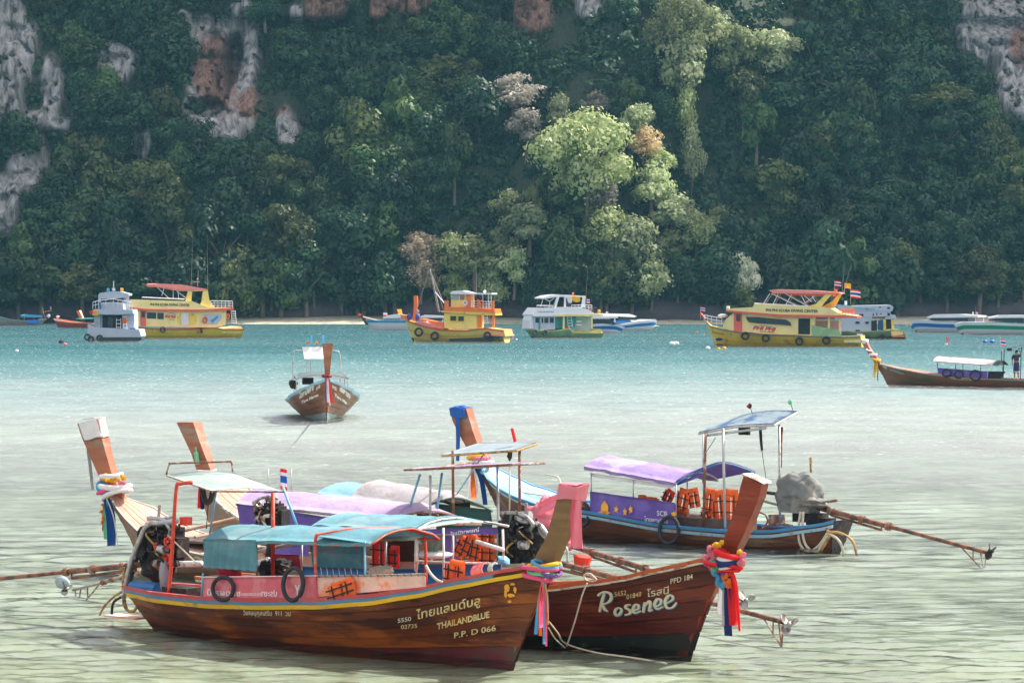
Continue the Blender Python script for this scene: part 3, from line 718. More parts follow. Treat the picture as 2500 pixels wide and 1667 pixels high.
class Hull:
    """planked hull; bow=+1 right, -1 left. t 0 stern .. 1 bow"""
    TB = ([0, .12, .3, .5, .7, .84, .93, 1.0], [.42, .74, .95, 1.0, .88, .58, .28, .045])
    def __init__(s, rig, bow, hb, sheer_px=None, bow_top=None, keel=-0.35, stern_x=None, sheer=None, bow_low=0.0, tb=None, stern_low=0.25, e0=0.40):
        s.r = rig; s.bow = bow; s.hb = hb; s.zk = keel; s.TBL = tb or s.TB; s.e0 = e0
        xw_bow = rig.xr if bow > 0 else rig.xl; xw_st = rig.xl if bow > 0 else rig.xr
        s.xbs = bow_top if bow_top is not None else xw_bow+bow*0.8
        s.xbk = xw_bow-bow*bow_low; s.xss = xw_st if stern_x is None else stern_x; s.xsk = s.xss+bow*stern_low
        if sheer: s.T, s.Z = sheer
        else:
            s.T = []; s.Z = []
            L = []
            for p in sheer_px:
                y = -hb
                for _ in range(12):
                    q = rig.at(p, y); t = min(max((q.x-s.xss)/(s.xbs-s.xss), 0), 1); y = -s.half(t)
                L.append((t, q.z))
            L.sort()
            for t, z in L:
                if s.T and t-s.T[-1] < 0.004: continue
                s.T.append(t); s.Z.append(z)
    def half(s, t): return s.hb*interp(t, *s.TBL)
    def zs(s, t): return interp(t, s.T, s.Z)
    def P(s, t, z, side, out=0.0):
        zs = s.zs(t); h = min(max((z-s.zk)/(zs-s.zk), 0), 1.15)
        e = s.e0+0.55*max(0, (t-0.6)/0.4)**1.3+0.2*max(0, (0.25-t)/0.25)
        w = s.half(t)*h**e
        xb = s.xbk+(s.xbs-s.xbk)*min(h, 1)**1.25; xs = s.xsk+(s.xss-s.xsk)*min(h, 1)
        return Vector((xs+t*(xb-xs), side*(w+out), z))
    def pz(s, t, dz, side, out=0.0): return s.P(t, s.zs(t)+dz, side, out)
    def band(s, name, d0, d1, th, m, parent=None, n=44, t0=0.0, t1=1.0, sides=(-1, 1), label=None):
        """moulding that follows the sheer between two depths below it"""
        mb = MB()
        for sd in sides:
            V = []; Fc = []
            for i in range(n+1):
                t = t0+(t1-t0)*i/n
                a = s.pz(t, d0, sd, th); b = s.pz(t, d1, sd, th); c = s.pz(t, d1, sd, -0.01); d = s.pz(t, d0, sd, -0.03)
                V += [a, b, c, d]
            for i in range(n):
                for k in range(4): Fc.append((4*i+k, 4*i+(k+1) % 4, 4*i+4+(k+1) % 4, 4*i+4+k))
            Fc += [(0, 1, 2, 3), (4*n+3, 4*n+2, 4*n+1, 4*n)]
            mb.add((V, Fc))
        return s.r.add(name, mb, m, parent, label=label)
    def build(s, m, plank_m=None, n=44, planks=7, low_m=None, low_z=None, inner_m=None, thick=0.04, transom_m=None):
        r = s.r
        V = []; Fc = []; K = 9
        for sd in (-1, 1):
            for i in range(n+1):
                t = i/n
                for k in range(K):
                    h = (k/(K-1))**1.4; V.append(s.P(t, s.zk+(s.zs(t)-s.zk)*h, sd, -0.012))
        st = (n+1)*K
        for q in (0, 1):
            for i in range(n):
                for k in range(K-1):
                    a = q*st+i*K+k; Fc.append((a, a+K, a+K+1, a+1))
        for k in range(K-1): Fc.append((k, k+1, st+k+1, st+k)); Fc.append((n*K+k, n*K+k+1, st+n*K+k+1, st+n*K+k))
        # inner skin
        base = len(V); zi = s.zk+0.08
        for sd in (-1, 1):
            for i in range(n+1):
                t = 0.012+0.976*i/n
                for k in range(5):
                    h = k/4; z = zi+(s.zs(t)-zi)*h; p = s.P(t, z, sd, 0); p.y = sd*max(abs(p.y)-thick, 0.003); V.append(p)
        s2 = (n+1)*5
        for q in (0, 1):
            for i in range(n):
                for k in range(4):
                    a = base+q*s2+i*5+k; Fc.append((a, a+1, a+6, a+5))
        for i in range(n+1):
            pass
        s.obj = r.add('hull', (V, Fc), [m], smooth=False)
        # cap between inner and outer skin, and floor
        V = []; Fc = []
        for sd in (-1, 1):
            b0 = len(V)
            for i in range(n+1):
                t = i/n; a = s.pz(t, 0.0, sd, 0.015); c = a.copy(); c.y = sd*max(abs(a.y)-thick-0.03, 0.0)
                V += [a, c, a-Vector((0, 0, .03)), c-Vector((0, 0, .03))]
            for i in range(n):
                for x, y in ((0, 1), (1, 3), (3, 2), (2, 0)): Fc.append((b0+4*i+x, b0+4*i+y, b0+4*i+4+y, b0+4*i+4+x))
        r.add('gunwale', (V, Fc), inner_m or m, s.obj)
        V = []; Fc = []
        for i in range(n+1):
            t = 0.02+0.96*i/n
            a = s.P(t, 0.12, -1, -thick); c = s.P(t, 0.12, 1, -thick)
            V += [a, c]
        for i in range(n): Fc.append((2*i, 2*i+1, 2*i+3, 2*i+2))
        r.add('floorboards', (V, Fc), inner_m or m)
        # transom
        V = []
        for k in range(7):
            h = k/6; z = s.zk+(s.zs(0)-s.zk)*h; V += [s.P(0, z, -1, -.01)-Vector((s.bow*.012, 0, 0)), s.P(0, z, 1, -.01)-Vector((s.bow*.012, 0, 0))]
        r.add('transom', (V, [(2*k, 2*k+1, 2*k+3, 2*k+2) for k in range(6)]), transom_m or m, s.obj)
        # planks, each lapped a little over the one below
        if planks:
            for sd in (-1, 1):
                for j in range(planks):
                    V = []; Fc = []
                    for i in range(n+1):
                        t = i/n; zs = s.zs(t)
                        h0 = (j/planks)**0.85; h1 = ((j+1)/planks)**0.85-0.006
                        za = s.zk+(zs-s.zk)*h0; zb = s.zk+(zs-s.zk)*h1
                        w = 0.004*math.sin(t*37+j*2.1)
                        V += [s.P(t, za, sd, 0.022+w), s.P(t, (za+zb)/2, sd, 0.014+w), s.P(t, zb, sd, 0.007+w), s.P(t, zb, sd, -0.008), s.P(t, za, sd, -0.008)]
                    for i in range(n):
                        for k in range(5): Fc.append((5*i+k, 5*i+(k+1) % 5, 5*i+5+(k+1) % 5, 5*i+5+k))
                    mm = plank_m[j % len(plank_m)] if isinstance(plank_m, list) else (plank_m or m)
                    if low_m and j < (low_z or 0): mm = low_m
                    r.add('plank', (V, Fc), mm, s.obj)
        return s.obj
    def bvh(s, sd=-1):
        V = []; Fc = []; n = 60; K = 20
        for i in range(n+1):
            t = i/n
            for k in range(K): V.append(s.P(t, s.zk+(s.zs(t)-s.zk)*k/(K-1), sd, 0.024))
        for i in range(n):
            for k in range(K-1): a = i*K+k; Fc += [(a, a+K, a+K+1), (a, a+K+1, a+1)]
        return BVHTree.FromPolygons(V, Fc)
    def deck(s, t0, t1, n, m, dz=-0.02, crown=0.03, name='deck_plank', parent=None):
        """foredeck of separate boards running fore and aft"""
        for j in range(n):
            a0 = -1+2*j/n+0.012; a1 = -1+2*(j+1)/n-0.012; V = []; Fc = []; k = 14
            for i in range(k+1):
                t = t0+(t1-t0)*i/k; w = abs(s.pz(t, dz, 1, -0.03).y); x = s.pz(t, dz, 1).x; z = s.zs(t)+dz
                jz = 0.006*math.sin(j*12.9)
                for q, dd in ((a0, 0), (a1, 0), (a1, -.03), (a0, -.03)): V.append(Vector((x, q*w, z+crown*(1-q*q)+dd+jz)))
            for i in range(k):
                for c in range(4): Fc.append((4*i+c, 4*i+(c+1) % 4, 4*i+4+(c+1) % 4, 4*i+4+c))
            Fc += [(0, 1, 2, 3), (4*k+3, 4*k+2, 4*k+1, 4*k)]
            s.r.add(name, (V, Fc), m, parent)

# ---------------------------------------------------------------- lettering
_fc = {}
def text_mesh(txt, bold=0.0, shear=0.0):
    cu = bpy.data.curves.new('lettering', 'FONT'); cu.body = txt; cu.size = 1.0; cu.resolution_u = 3; cu.offset = bold; cu.shear = shear
    cu.align_x = 'LEFT'
    o = bpy.data.objects.new('lettering', cu); COL.objects.link(o)
    bpy.context.view_layer.update()
    me = bpy.data.meshes.new_from_object(o.evaluated_get(bpy.context.evaluated_depsgraph_get()))
    V = [tuple(v.co) for v in me.vertices]; Fc = [tuple(p.vertices) for p in me.polygons]
    bpy.data.objects.remove(o); bpy.data.curves.remove(cu); bpy.data.meshes.remove(me)
    return V, Fc
def lettering(rig, txt, p0, p1, hpx, m, bvh=None, y=None, x=None, bold=0.0, shear=0.0, parent=None, lift=0.006, up=None, mirror=False, name='lettering'):
    """print painted on a surface: p0..p1 is its baseline in the photograph, hpx the height of its capitals"""
    V, Fc = text_mesh(txt, bold, shear)
    if not V: return None
    x0 = min(v[0] for v in V); x1 = max(v[0] for v in V)
    ex = ((p1[0]-p0[0])/(x1-x0), (p1[1]-p0[1])/(x1-x0)); ey = up or (0, -hpx/0.72)
    if up: ey = (up[0]/0.72, up[1]/0.72)
    out = []
    for vx, vy, _ in V:
        u = (x1-vx) if mirror else (vx-x0)
        px = p0[0]+ex[0]*u+ey[0]*vy; py = p0[1]+ex[1]*u+ey[1]*vy
        if bvh:
            c, d = rig._ray(px, py); dn = d.normalized(); h = bvh.ray_cast(c, dn)
            if h[0] is None:
                q = rig.at((px, py), y if y is not None else -0.5)
            else: q = h[0]-dn*lift
        elif x is not None: q = rig.ax((px, py), x)
        else: q = rig.at((px, py), y)
        out.append(q)
    return rig.add(name, (out, Fc), m, parent)

def brush(rig, strokes, w, m, bvh, lift=0.008, name='lettering', dx=0, dy=0):
    """hand painted letters: strokes are photo-pixel paths laid on the surface"""
    mb = MB()
    for st in strokes:
        P = smooth_path([Vector((x+dx, y+dy, 0)) for x, y in st], 6); V = []; n = len(P)
        for i, p in enumerate(P):
            t = (P[min(i+1, n-1)]-P[max(i-1, 0)]).normalized(); k = Vector((-t.y, t.x, 0)); k = Vector((k.x, k.y*1.0, 0)); ww = w*(.55+.45*math.sin(math.pi*(i+1)/(n+1)))*(1.15 if abs(t.y) > .6 else .8)
            for sd in (-.5, .5):
                q = p+k*ww*sd; o_, d = rig._ray(q.x, q.y); dn = d.normalized(); h = bvh.ray_cast(o_, dn)
                V.append((h[0] if h[0] is not None else rig.at((q.x, q.y), -.5))-dn*lift)
        mb.add((V, [(2*i, 2*i+1, 2*i+3, 2*i+2) for i in range(n-1)]))
    return rig.add(name, mb, m)

# ---------------------------------------------------------------- shared paints
M = {}
M['rust'] = mat('rusty_pipe', (0.20, 0.085, 0.045), 0.75, 0.3, 8, (0.42, 0.36, 0.30), 0.35, 5, bump=0.3)
M['pipe'] = mat('galvanised_pipe', (0.45, 0.46, 0.46), 0.45, 0.15, 8, (0.30, 0.18, 0.12), 0.22, 6, metal=0.4)
M['redpipe'] = mat('red_painted_pipe', (0.62, 0.06, 0.03), 0.5, 0.18, 9, (0.35, 0.25, 0.2), 0.15, 7)
M['bluepipe'] = mat('sky_blue_pipe', (0.16, 0.42, 0.58), 0.5, 0.15, 9, (0.4, 0.35, 0.3), 0.15, 7)
M['whitepipe'] = mat('white_painted_pipe', (0.72, 0.70, 0.66), 0.5, 0.12, 9, (0.38, 0.26, 0.18), 0.25, 7)
M['black'] = mat('black_rubber', (0.018, 0.019, 0.022), 0.65, 0.2, 12, bump=0.2)
M['iron'] = mat('oily_black_iron', (0.012, 0.012, 0.014), 0.8, 0.5, 14, (0.10, 0.045, 0.025), 0.25, 9, bump=0.6)
M['steel'] = mat('dull_steel', (0.42, 0.42, 0.42), 0.35, 0.25, 10, (0.12, 0.08, 0.06), 0.35, 8, metal=0.7)
M['pulley'] = mat('red_pulley_paint', (0.72, 0.05, 0.025), 0.45, 0.15, 10)
M['tyre'] = mat('old_tyre', (0.022, 0.026, 0.034), 0.75, 0.25, 9, bump=0.4)
M['shaft'] = mat('rust_brown_shaft', (0.25, 0.10, 0.055), 0.7, 0.35, 7, (0.08, 0.045, 0.035), 0.45, 5, bump=0.3)
M['rope'] = mat('pale_rope', (0.60, 0.54, 0.42), 0.9, 0.2, 30, bump=0.6, bscale=90)
M['drope'] = mat('tarred_rope', (0.05, 0.04, 0.035), 0.9, 0.2, 30)
M['yrope'] = mat('ochre_hose', (0.42, 0.24, 0.07), 0.6, 0.3, 8, (0.06, 0.045, 0.03), 0.3, 6)
M['white'] = mat('white_paint', (0.78, 0.78, 0.77), 0.4, 0.06, 2, (0.55, 0.50, 0.42), 0.18, 2.5)
M['glass'] = mat('dark_window_glass', (0.015, 0.03, 0.04), 0.08, 0.2, 2)
M['dark'] = mat('dark_interior', (0.02, 0.022, 0.026), 0.9, 0.3, 3)
M['orange'] = mat('orange_jacket_cloth', (0.85, 0.13, 0.015), 0.75, 0.15, 6, bump=0.4, bscale=18)
M['redj'] = mat('red_jacket_cloth', (0.75, 0.04, 0.02), 0.75, 0.15, 6, bump=0.4, bscale=18)
M['strap'] = mat('black_webbing', (0.02, 0.02, 0.022), 0.85, 0.1, 20)
def cloth(name, col, tr=0.25, **k): return mat(name, col, 0.8, k.pop('var', 0.10), k.pop('scale', 2.0), bump=0.8, bscale=k.pop('bscale', 6), trans=tr, **k)
M['turq'] = cloth('sun_faded_turquoise_tarp', (0.15, 0.36, 0.42), 0.35, col2=(0.24, 0.41, 0.46), amt2=0.4, scale2=1.5)
M['lilac2'] = cloth('faded_purple_tarp', (0.30, 0.22, 0.46), 0.2, col2=(0.46, 0.38, 0.52), amt2=0.5, scale2=.9)
M['mint'] = cloth('pale_mint_tarp', (0.42, 0.52, 0.49), 0.3, col2=(0.36, 0.44, 0.41), amt2=0.3)
M['lilac'] = cloth('faded_lilac_tarp', (0.46, 0.36, 0.52), 0.2, col2=(0.38, 0.28, 0.48), amt2=0.6, scale2=1.0)
M['purple'] = cloth('purple_banner_vinyl', (0.14, 0.085, 0.36), 0.12, col2=(0.18, 0.12, 0.42), amt2=0.4)
M['pinkv'] = cloth('pink_banner_vinyl', (0.72, 0.16, 0.20), 0.25, col2=(0.78, 0.28, 0.30), amt2=0.5, scale2=2.5)
M['pink'] = cloth('pink_cloth', (0.80, 0.26, 0.33), 0.3)
M['pinkw'] = cloth('stained_pinkish_board', (0.80, 0.55, 0.46), 0.2, col2=(0.85, 0.33, 0.14), amt2=0.35, scale2=3)
M['greyt'] = cloth('weathered_grey_tarp', (0.36, 0.34, 0.36), 0.12, col2=(0.30, 0.27, 0.27), amt2=0.4)
M['bluet'] = cloth('light_blue_tarp', (0.20, 0.40, 0.66), 0.2)
M['dgreen'] = cloth('dark_green_tarp', (0.02, 0.09, 0.085), 0.1)
M['maroon'] = cloth('maroon_sheet', (0.30, 0.02, 0.035), 0.2)
M['cgrey'] = cloth('grey_engine_cover', (0.17, 0.18, 0.175), 0.1, col2=(0.26, 0.24, 0.21), amt2=0.4, bscale=4)
M['cwhite'] = cloth('white_cloth', (0.82, 0.80, 0.80), 0.25)
M['cred'] = cloth('red_cloth', (0.82, 0.02, 0.025), 0.3)
M['cblue'] = cloth('blue_cloth', (0.02, 0.13, 0.48), 0.25)
M['cnavy'] = cloth('navy_cloth', (0.015, 0.03, 0.16), 0.2)
M['csky'] = cloth('sky_blue_cloth', (0.10, 0.42, 0.66), 0.3)
M['cgreen'] = cloth('light_green_cloth', (0.20, 0.62, 0.38), 0.3)
M['cyel'] = cloth('yellow_cloth', (0.85, 0.55, 0.04), 0.3)
M['cor'] = cloth('orange_cloth', (0.88, 0.20, 0.02), 0.3)
M['chot'] = cloth('hot_pink_cloth', (0.90, 0.12, 0.28), 0.3)
M['cpur'] = cloth('violet_cloth', (0.22, 0.08, 0.32), 0.2)
M['gauze'] = cloth('greenish_netting', (0.30, 0.42, 0.34), 0.4)
M['tW'] = mat('white_lettering_paint', (0.78, 0.75, 0.68), 0.6, 0.15, 12)
M['tY'] = mat('cream_lettering_paint', (0.72, 0.60, 0.30), 0.6, 0.25, 9, (0.72, 0.36, 0.05), 0.35, 7)
M['tC'] = mat('pale_cream_paint', (0.72, 0.66, 0.46), 0.6, 0.15, 9)
M['tB'] = mat('black_lettering_paint', (0.03, 0.03, 0.035), 0.6, 0.1, 9)
M['tR'] = mat('red_lettering_paint', (0.62, 0.04, 0.04), 0.5, 0.1, 9)
M['tG'] = mat('orange_yellow_print', (0.80, 0.36, 0.03), 0.6, 0.15, 9)

def arch_end(rig, pts, f, m, frame, name='canopy_end', inside=None):
    """cloth from the last rib of a canopy to its open arched end, with the hoop that stiffens it"""
    k = smooth_path([rig.at(p, yy) for p, yy in pts], 5)
    def g(u, v): b = k[min(int(round(u*(len(k)-1))), len(k)-1)]; return Vector(f(1.0, u)).lerp(b, v)
    o = rig.add(name, sheet(g, 18, 4), m, smooth=True)
    rig.add('end_hoop', tube([p-Vector((0, 0, .02)) for p in k], .02, 7), frame, o, smooth=True)
    return k

# ---------------------------------------------------------------- shared fittings
def pole(rig, p0, p1, y0, y1=None, r=0.025, m=None, name='pole', parent=None):
    y1 = y0 if y1 is None else y1
    return rig.add(name, tube([rig.at(p0, y0), rig.at(p1, y1)], r, 8), m or M['pipe'], parent, smooth=True)
def canopy(rig, name, xa, xb, w, za, zb, rise, m, nx=26, ny=14, wav=0.012, seed=0.0, valance=0.0, frame=None, y0=0.0, sag=0.022, ribs=4):
    """arched tarp between x=xa and xb; z of its edges runs za..zb"""
    def f(u, v):
        x = xa+(xb-xa)*u; y = -1+2*v; z = za+(zb-za)*u
        s = abs(math.sin(u*math.pi*ribs))
        zz = z+rise*(1-abs(y)**2.2)-sag*s*(1-y*y)+wav*mnoise.noise(Vector((x*2.5, y*3, seed)))*2
        if abs(y) > 0.995 and valance == 0: zz += wav*math.sin(x*9)
        return (x, y0+y*w+0.01*mnoise.noise(Vector((x*3, y, seed))), zz)
    o = rig.add(name, sheet(f, nx, ny), m, smooth=True)
    if valance:
        for sd in (-1, 1):
            def g(u, v):
                p = Vector(f(u, 0.0 if sd < 0 else 1.0)); p.z -= valance*v*(1+0.18*math.sin(u*23+seed)); p.y += sd*0.012*math.sin(u*60+seed)*v+sd*0.01; return p
            rig.add('valance', sheet(g, nx, 3), m, o, smooth=True)
    if frame:
        for k in range(ribs+1):
            u = k/ribs; P = [Vector(f(u, v/10))-Vector((0, 0, .03)) for v in range(11)]
            rig.add('hoop', tube(P, 0.016, 6), frame, o, smooth=True)
        for v in (0.0, 1.0):
            rig.add('side_rail', tube([Vector(f(u/8, v))-Vector((0, 0, .035)) for u in range(9)], 0.016, 6), frame, o, smooth=True)
    return o, f
def hanging(rig, name, corners, y, m, nu=12, nv=6, wav=0.02, folds=6, parent=None, depth=0.0, seed=0.0, label=None, sag=0.0):
    """cloth or vinyl hung in a plane: four photo corners TL, TR, BR, BL"""
    c = [rig.at(p, y[i] if isinstance(y, (tuple, list)) else y) for i, p in enumerate(corners)]
    def f(u, v):
        a = c[0].lerp(c[1], u); b = c[3].lerp(c[2], u); p = a.lerp(b, v)
        p.y += wav*math.sin(u*folds*6.283+seed+2*v)*(0.3+0.7*v)+wav*mnoise.noise(Vector((u*4, v*3, seed)))
        p.z -= sag*math.sin(u*math.pi)*(1-v)
        return p
    return rig.add(name, sheet(f, nu, nv, 0.008), m, parent, smooth=True, label=label)
def jacket(rig, c, w, h, y, label, group='life jackets hung along the boats', m=None, tilt=0.0, lean=0.0):
    """folded foam life jacket: padded panels, straps, buckle"""
    m = m or M['orange']; P = rig.at(c, y); T = rig.thing('life_jacket', P-Vector((0, 0, h/2)), label, 'life jacket', group)
    rot = Matrix.Rotation(tilt, 3, 'Y') @ Matrix.Rotation(lean, 3, 'X')
    def pad(cx, cz, sx, sz, d=0.07, dy=0.0):
        V = []; Fc = []; n = 6
        for i in range(n+1):
            for k in range(n+1):
                a = -1+2*i/n; b = -1+2*k/n
                q = (1-a**4)*(1-b**4)
                V.append(P+rot @ Vector((cx+a*sx/2, dy-d*(q**0.5)*0.6, cz+b*sz/2)))
        k0 = len(V)
        for i in range(n+1):
            for k in range(n+1):
                a = -1+2*i/n; b = -1+2*k/n; q = (1-a**4)*(1-b**4)
                V.append(P+rot @ Vector((cx+a*sx/2, dy+d*(q**0.5)*0.4, cz+b*sz/2)))
        for i in range(n):
            for k in range(n):
                a = i*(n+1)+k; Fc.append((a, a+n+1, a+n+2, a+1)); Fc.append((k0+a, k0+a+1, k0+a+n+2, k0+a+n+1))
        return V, Fc
    T.add('front_panel', pad(-w*0.26, -h*0.08, w*0.46, h*0.84), m, smooth=True)
    T.add('front_panel', pad(w*0.26, -h*0.08, w*0.46, h*0.84), m, smooth=True)
    T.add('collar', pad(0, h*0.36, w*0.8, h*0.26, 0.09, 0.03), m, smooth=True)
    for z in (0.10, -0.26):
        T.add('strap', box(P+rot @ Vector((0, -0.055, h*z)), (w*1.0, 0.012, 0.024), rot), M['strap'])
    T.add('strap', box(P+rot @ Vector((-w*0.26, -0.058, -h*0.05)), (0.022, 0.012, h*0.72), rot), M['strap'])
    T.add('strap', box(P+rot @ Vector((w*0.26, -0.058, -h*0.05)), (0.022, 0.012, h*0.72), rot), M['strap'])
    return T
def strip(rig, path, w, wdir, tw=0.0, fold=0.35, th=0.004, seed=0.0, tp=None):
    """hanging ribbon"""
    path = smooth_path(path, 5); n = len(path)-1
    def f(u, v):
        p = path[min(int(round(u*n)), n)]; a = tw*u+seed
        d = Vector(wdir).normalized(); e = Vector((d.y, -d.x, 0)).normalized() if abs(d.z) < 0.9 else Vector((0, 1, 0))
        ww = w*(0.55+0.45*min(1, u*3)) if tp is None else w*(tp+(1-tp)*u)
        k = (v-0.5)
        return p+(d*math.cos(a)+e*math.sin(a))*k*ww+e*fold*w*0.6*math.sin(k*9+seed+u*2)*0.5
    return sheet(f, n, 8, th)
def ribbons(rig, label, knot, y, items, group='cloth ribbons tied round the prows', wraps=(), name='prow_ribbons', front=-0.2):
    """items: (material, bottom px, width m); wraps: (material, px list closed round the stem, y amplitude, radius)"""
    K = rig.at(knot, y); T = rig.thing(name, K, label, 'ribbons', group)
    for i, (m, end, w) in enumerate(items):
        E = rig.at(end, y+R.uniform(-.04, .04)); mid = K.lerp(E, 0.4); mid.x = K.x*0.35+E.x*0.65; mid.x += R.uniform(-.01, .01)
        T.add('ribbon', strip(rig, [K+Vector((0, -0.02*i, 0)), mid+Vector((0, -0.025*(i % 3), 0)), E], w, (1, 0, 0), R.uniform(-.3, .3), seed=i*1.7), m, smooth=True)
    for i, (m, c0, c1, ry, r) in enumerate(wraps):
        a = rig.at(c0, y); b = rig.at(c1, y); c = (a+b)/2; u = (b-a)/2
        P = arc(c, u, Vector((0, ry, 0)), 0, 6.28318, 20)
        P = [p+Vector((0, 0, 0.015*math.sin(k*.6+i))) for k, p in enumerate(P)]
        T.add('sash', tube(P, r, 7), m, smooth=True)
    T.add('knot', blob(K, 0.06, 0.07, 0.06, 8, 0.3, 3, 1.0), items[0][0], smooth=True)
    return T
def flowers(rig, T, pts, y, m, r=0.05, n=4):
    """garland made of small blossoms"""
    mb = MB()
    for p in pts:
        c = rig.at(p, y)
        for k in range(n):
            mb.add(blob(c+Vector((R.uniform(-1, 1), R.uniform(-1, 1), R.uniform(-1, 1)))*r*0.7, r*.7, r*.7, r*.7, 5, 0.35, 3, R.random()*9))
    o = T.add('garland', mb, m); o['kind'] = 'stuff'; return o
def engine(rig, c, s=1.0, flip=1, pulleys=True, seed=1):
    """open diesel with manifold, pulleys, hoses and filters; c is the middle, s its size in metres"""
    g = random.Random(seed); c = Vector(c); e = MB()
    def B(x, y, z, a, b, d): e.add(box(c+Vector((x*flip, y, z))*s, (a*s, b*s, d*s)))
    B(-.05, 0, 0, .62, .38, .36); B(-.05, 0, .23, .55, .3, .12); B(-.1, 0, -.26, .6, .34, .16); B(.30, 0, 0, .08, .3, .34)
    B(-.40, 0, .02, .08, .3, .36); B(.05, -.24, .12, .5, .08, .07); B(0, .02, .32, .5, .22, .07)
    for k in range(4):
        e.add(cyl(c+Vector(((-.24+.16*k)*flip, -.2, .16))*s, c+Vector(((-.24+.16*k)*flip, -.34, .24))*s, .032*s, 8))
        e.add(cyl(c+Vector(((-.24+.16*k)*flip, 0, .30))*s, c+Vector(((-.24+.16*k)*flip, 0, .42))*s, .022*s, 6))
    for k in range(26):
        p = c+Vector((g.uniform(-.42, .42), g.uniform(-.28, -.16), g.uniform(-.3, .36)))*s
        if g.random() < .5: e.add(box(p, (g.uniform(.03, .12)*s, g.uniform(.03, .1)*s, g.uniform(.03, .12)*s), Matrix.Rotation(g.uniform(0, 3), 3, 'Y')))
        else: e.add(cyl(p, p+Vector((g.uniform(-.1, .1), g.uniform(-.1, 0), g.uniform(-.1, .1)))*s, g.uniform(.012, .035)*s, 7))
    en = rig.add('engine', e, M['iron'])
    rig.add('air_filter', cyl(c+Vector((-.12*flip, -.06, .44))*s, c+Vector((.16*flip, -.06, .47))*s, .085*s, 12), M['steel'], en, smooth=False)
    rig.add('exhaust', tube(smooth_path([c+Vector((.2*flip, -.22, .2))*s, c+Vector((.34*flip, -.3, .34))*s, c+Vector((.1*flip, -.28, .5))*s, c+Vector((-.35*flip, -.2, .50))*s]), .04*s, 8), M['steel'], en, smooth=True)
    rig.add('alternator', MB().add(cyl(c+Vector((.1*flip, -.34, -.02))*s, c+Vector((.26*flip, -.34, -.02))*s, .08*s)), M['steel'], en)
    for k in range(5):
        a = c+Vector((g.uniform(-.4, .4), -.24, g.uniform(-.1, .35)))*s; b = c+Vector((g.uniform(-.4, .4), -.26, g.uniform(-.35, .1)))*s
        rig.add('hose', tube(smooth_path([a, (a+b)/2+Vector((g.uniform(-.1, .1), -.16, g.uniform(-.12, .12)))*s, b]), .018*s, 6), M['black'] if k % 3 else M['yrope'], en, smooth=True)
    if pulleys:
        for (x, z, r) in ((.30, .12, .12), (.24, -.18, .12), (-.02, .02, .075)):
            p = c+Vector((x*flip, -.30, z))*s; mb = MB()
            mb.add(ring(p, Vector((r*s*.8, 0, 0)), Vector((0, 0, r*s*.8)), r*s*.22, 18, 6)); mb.add(cyl(p+Vector((0, .02, 0)), p-Vector((0, .03, 0)), r*s*.25, 10))
            for k in range(5):
                a = k*1.2566; mb.add(tube([p, p+Vector((math.cos(a), 0, math.sin(a)))*r*s*.75], r*s*.09, 5))
            rig.add('pulley', mb, M['pulley'], en)
            rig.add('pulley_hub', cyl(p+Vector((0, .045, 0)), p+Vector((0, .02, 0)), r*s*.6, 12), M['steel'] if r > .1 and z > 0 else M['iron'], en)
    return en
def propeller(rig, c, ax, r, m, parent=None):
    ax = Vector(ax).normalized(); u = ax.cross(Vector((0, 1, 0.2))).normalized(); v = ax.cross(u); mb = MB()
    c = Vector(c); mb.add(cyl(c-ax*.05, c+ax*.07, r*.16, 10))
    for k in range(3):
        a = k*2.094+0.5; d = u*math.cos(a)+v*math.sin(a); t = ax.cross(d)
        def f(p, q):
            w = math.sin(min(1, p*0.85+0.12)*math.pi)**0.6*r*0.42
            return c+d*(r*0.12+p*r*0.9)+(t*math.cos(0.6)+ax*math.sin(0.6))*(q-0.5)*2*w
        mb.add(sheet(f, 7, 5, 0.012))
    return rig.add('propeller', mb, m, parent, smooth=True)
def tail(rig, p0, p1, y0, y1, prop=True, under=None, m=None, r=0.04, prop_m=None, skeg=1):
    """long propeller shaft with its housing, bracing skeg and screw"""
    a = rig.at(p0, y0); b = y1 if isinstance(y1, Vector) else rig.at(p1, y1); m = m or M['shaft']; ax = (b-a).normalized()
    t = rig.add('tail_shaft', MB().add(tube([a, a.lerp(b, .45)], r*1.15, 8)).add(tube([a.lerp(b, .44), b], r*.85, 8)), m, smooth=True)
    for f in (.12, .3, .45): rig.add('clamp', tube([a.lerp(b, f)-ax*.05, a.lerp(b, f)+ax*.05], r*1.7, 10), M['rust'], t)
    dn = Vector((0, 0, -1))
    if under: 
        q = MB().add(tube([a.lerp(b, under[0])+dn*.09, a.lerp(b, under[1])+dn*.12], .03, 6)); q.add(tube([a.lerp(b, under[1])+dn*.12, a.lerp(b, under[1])], .02, 6)); q.add(tube([a.lerp(b, under[0])+dn*.09, a.lerp(b, under[0])], .02, 6))
        rig.add('brace_bar', q, m, t)
    if skeg:
        e = MB(); L = (b-a).length; p = b-ax*.75; q = b-ax*.12+dn*.42
        e.add(tube([p, q], .016, 5)); e.add(tube([q, b-ax*.22], .016, 5)); e.add(tube([q, b-ax*.06], .016, 5)); e.add(tube([p.lerp(q, .55), b-ax*.4], .014, 5))
        rig.add('skeg', e, M['rust'], t)
    if prop: propeller(rig, b+ax*.08, ax, .2, prop_m or M['steel'], t)
    return t
def tyre(rig, c, rx, rz, y, label, r=0.05, group='tyres hung as fenders', tilt=0.1):
    P = rig.at(c, y)
    return rig.solo('tyre', ring(P, Vector((rx, 0.02, 0)), Vector((0, tilt*rz, rz)), r, 22, 8), M['tyre'], label, 'tyre', group, smooth=True)
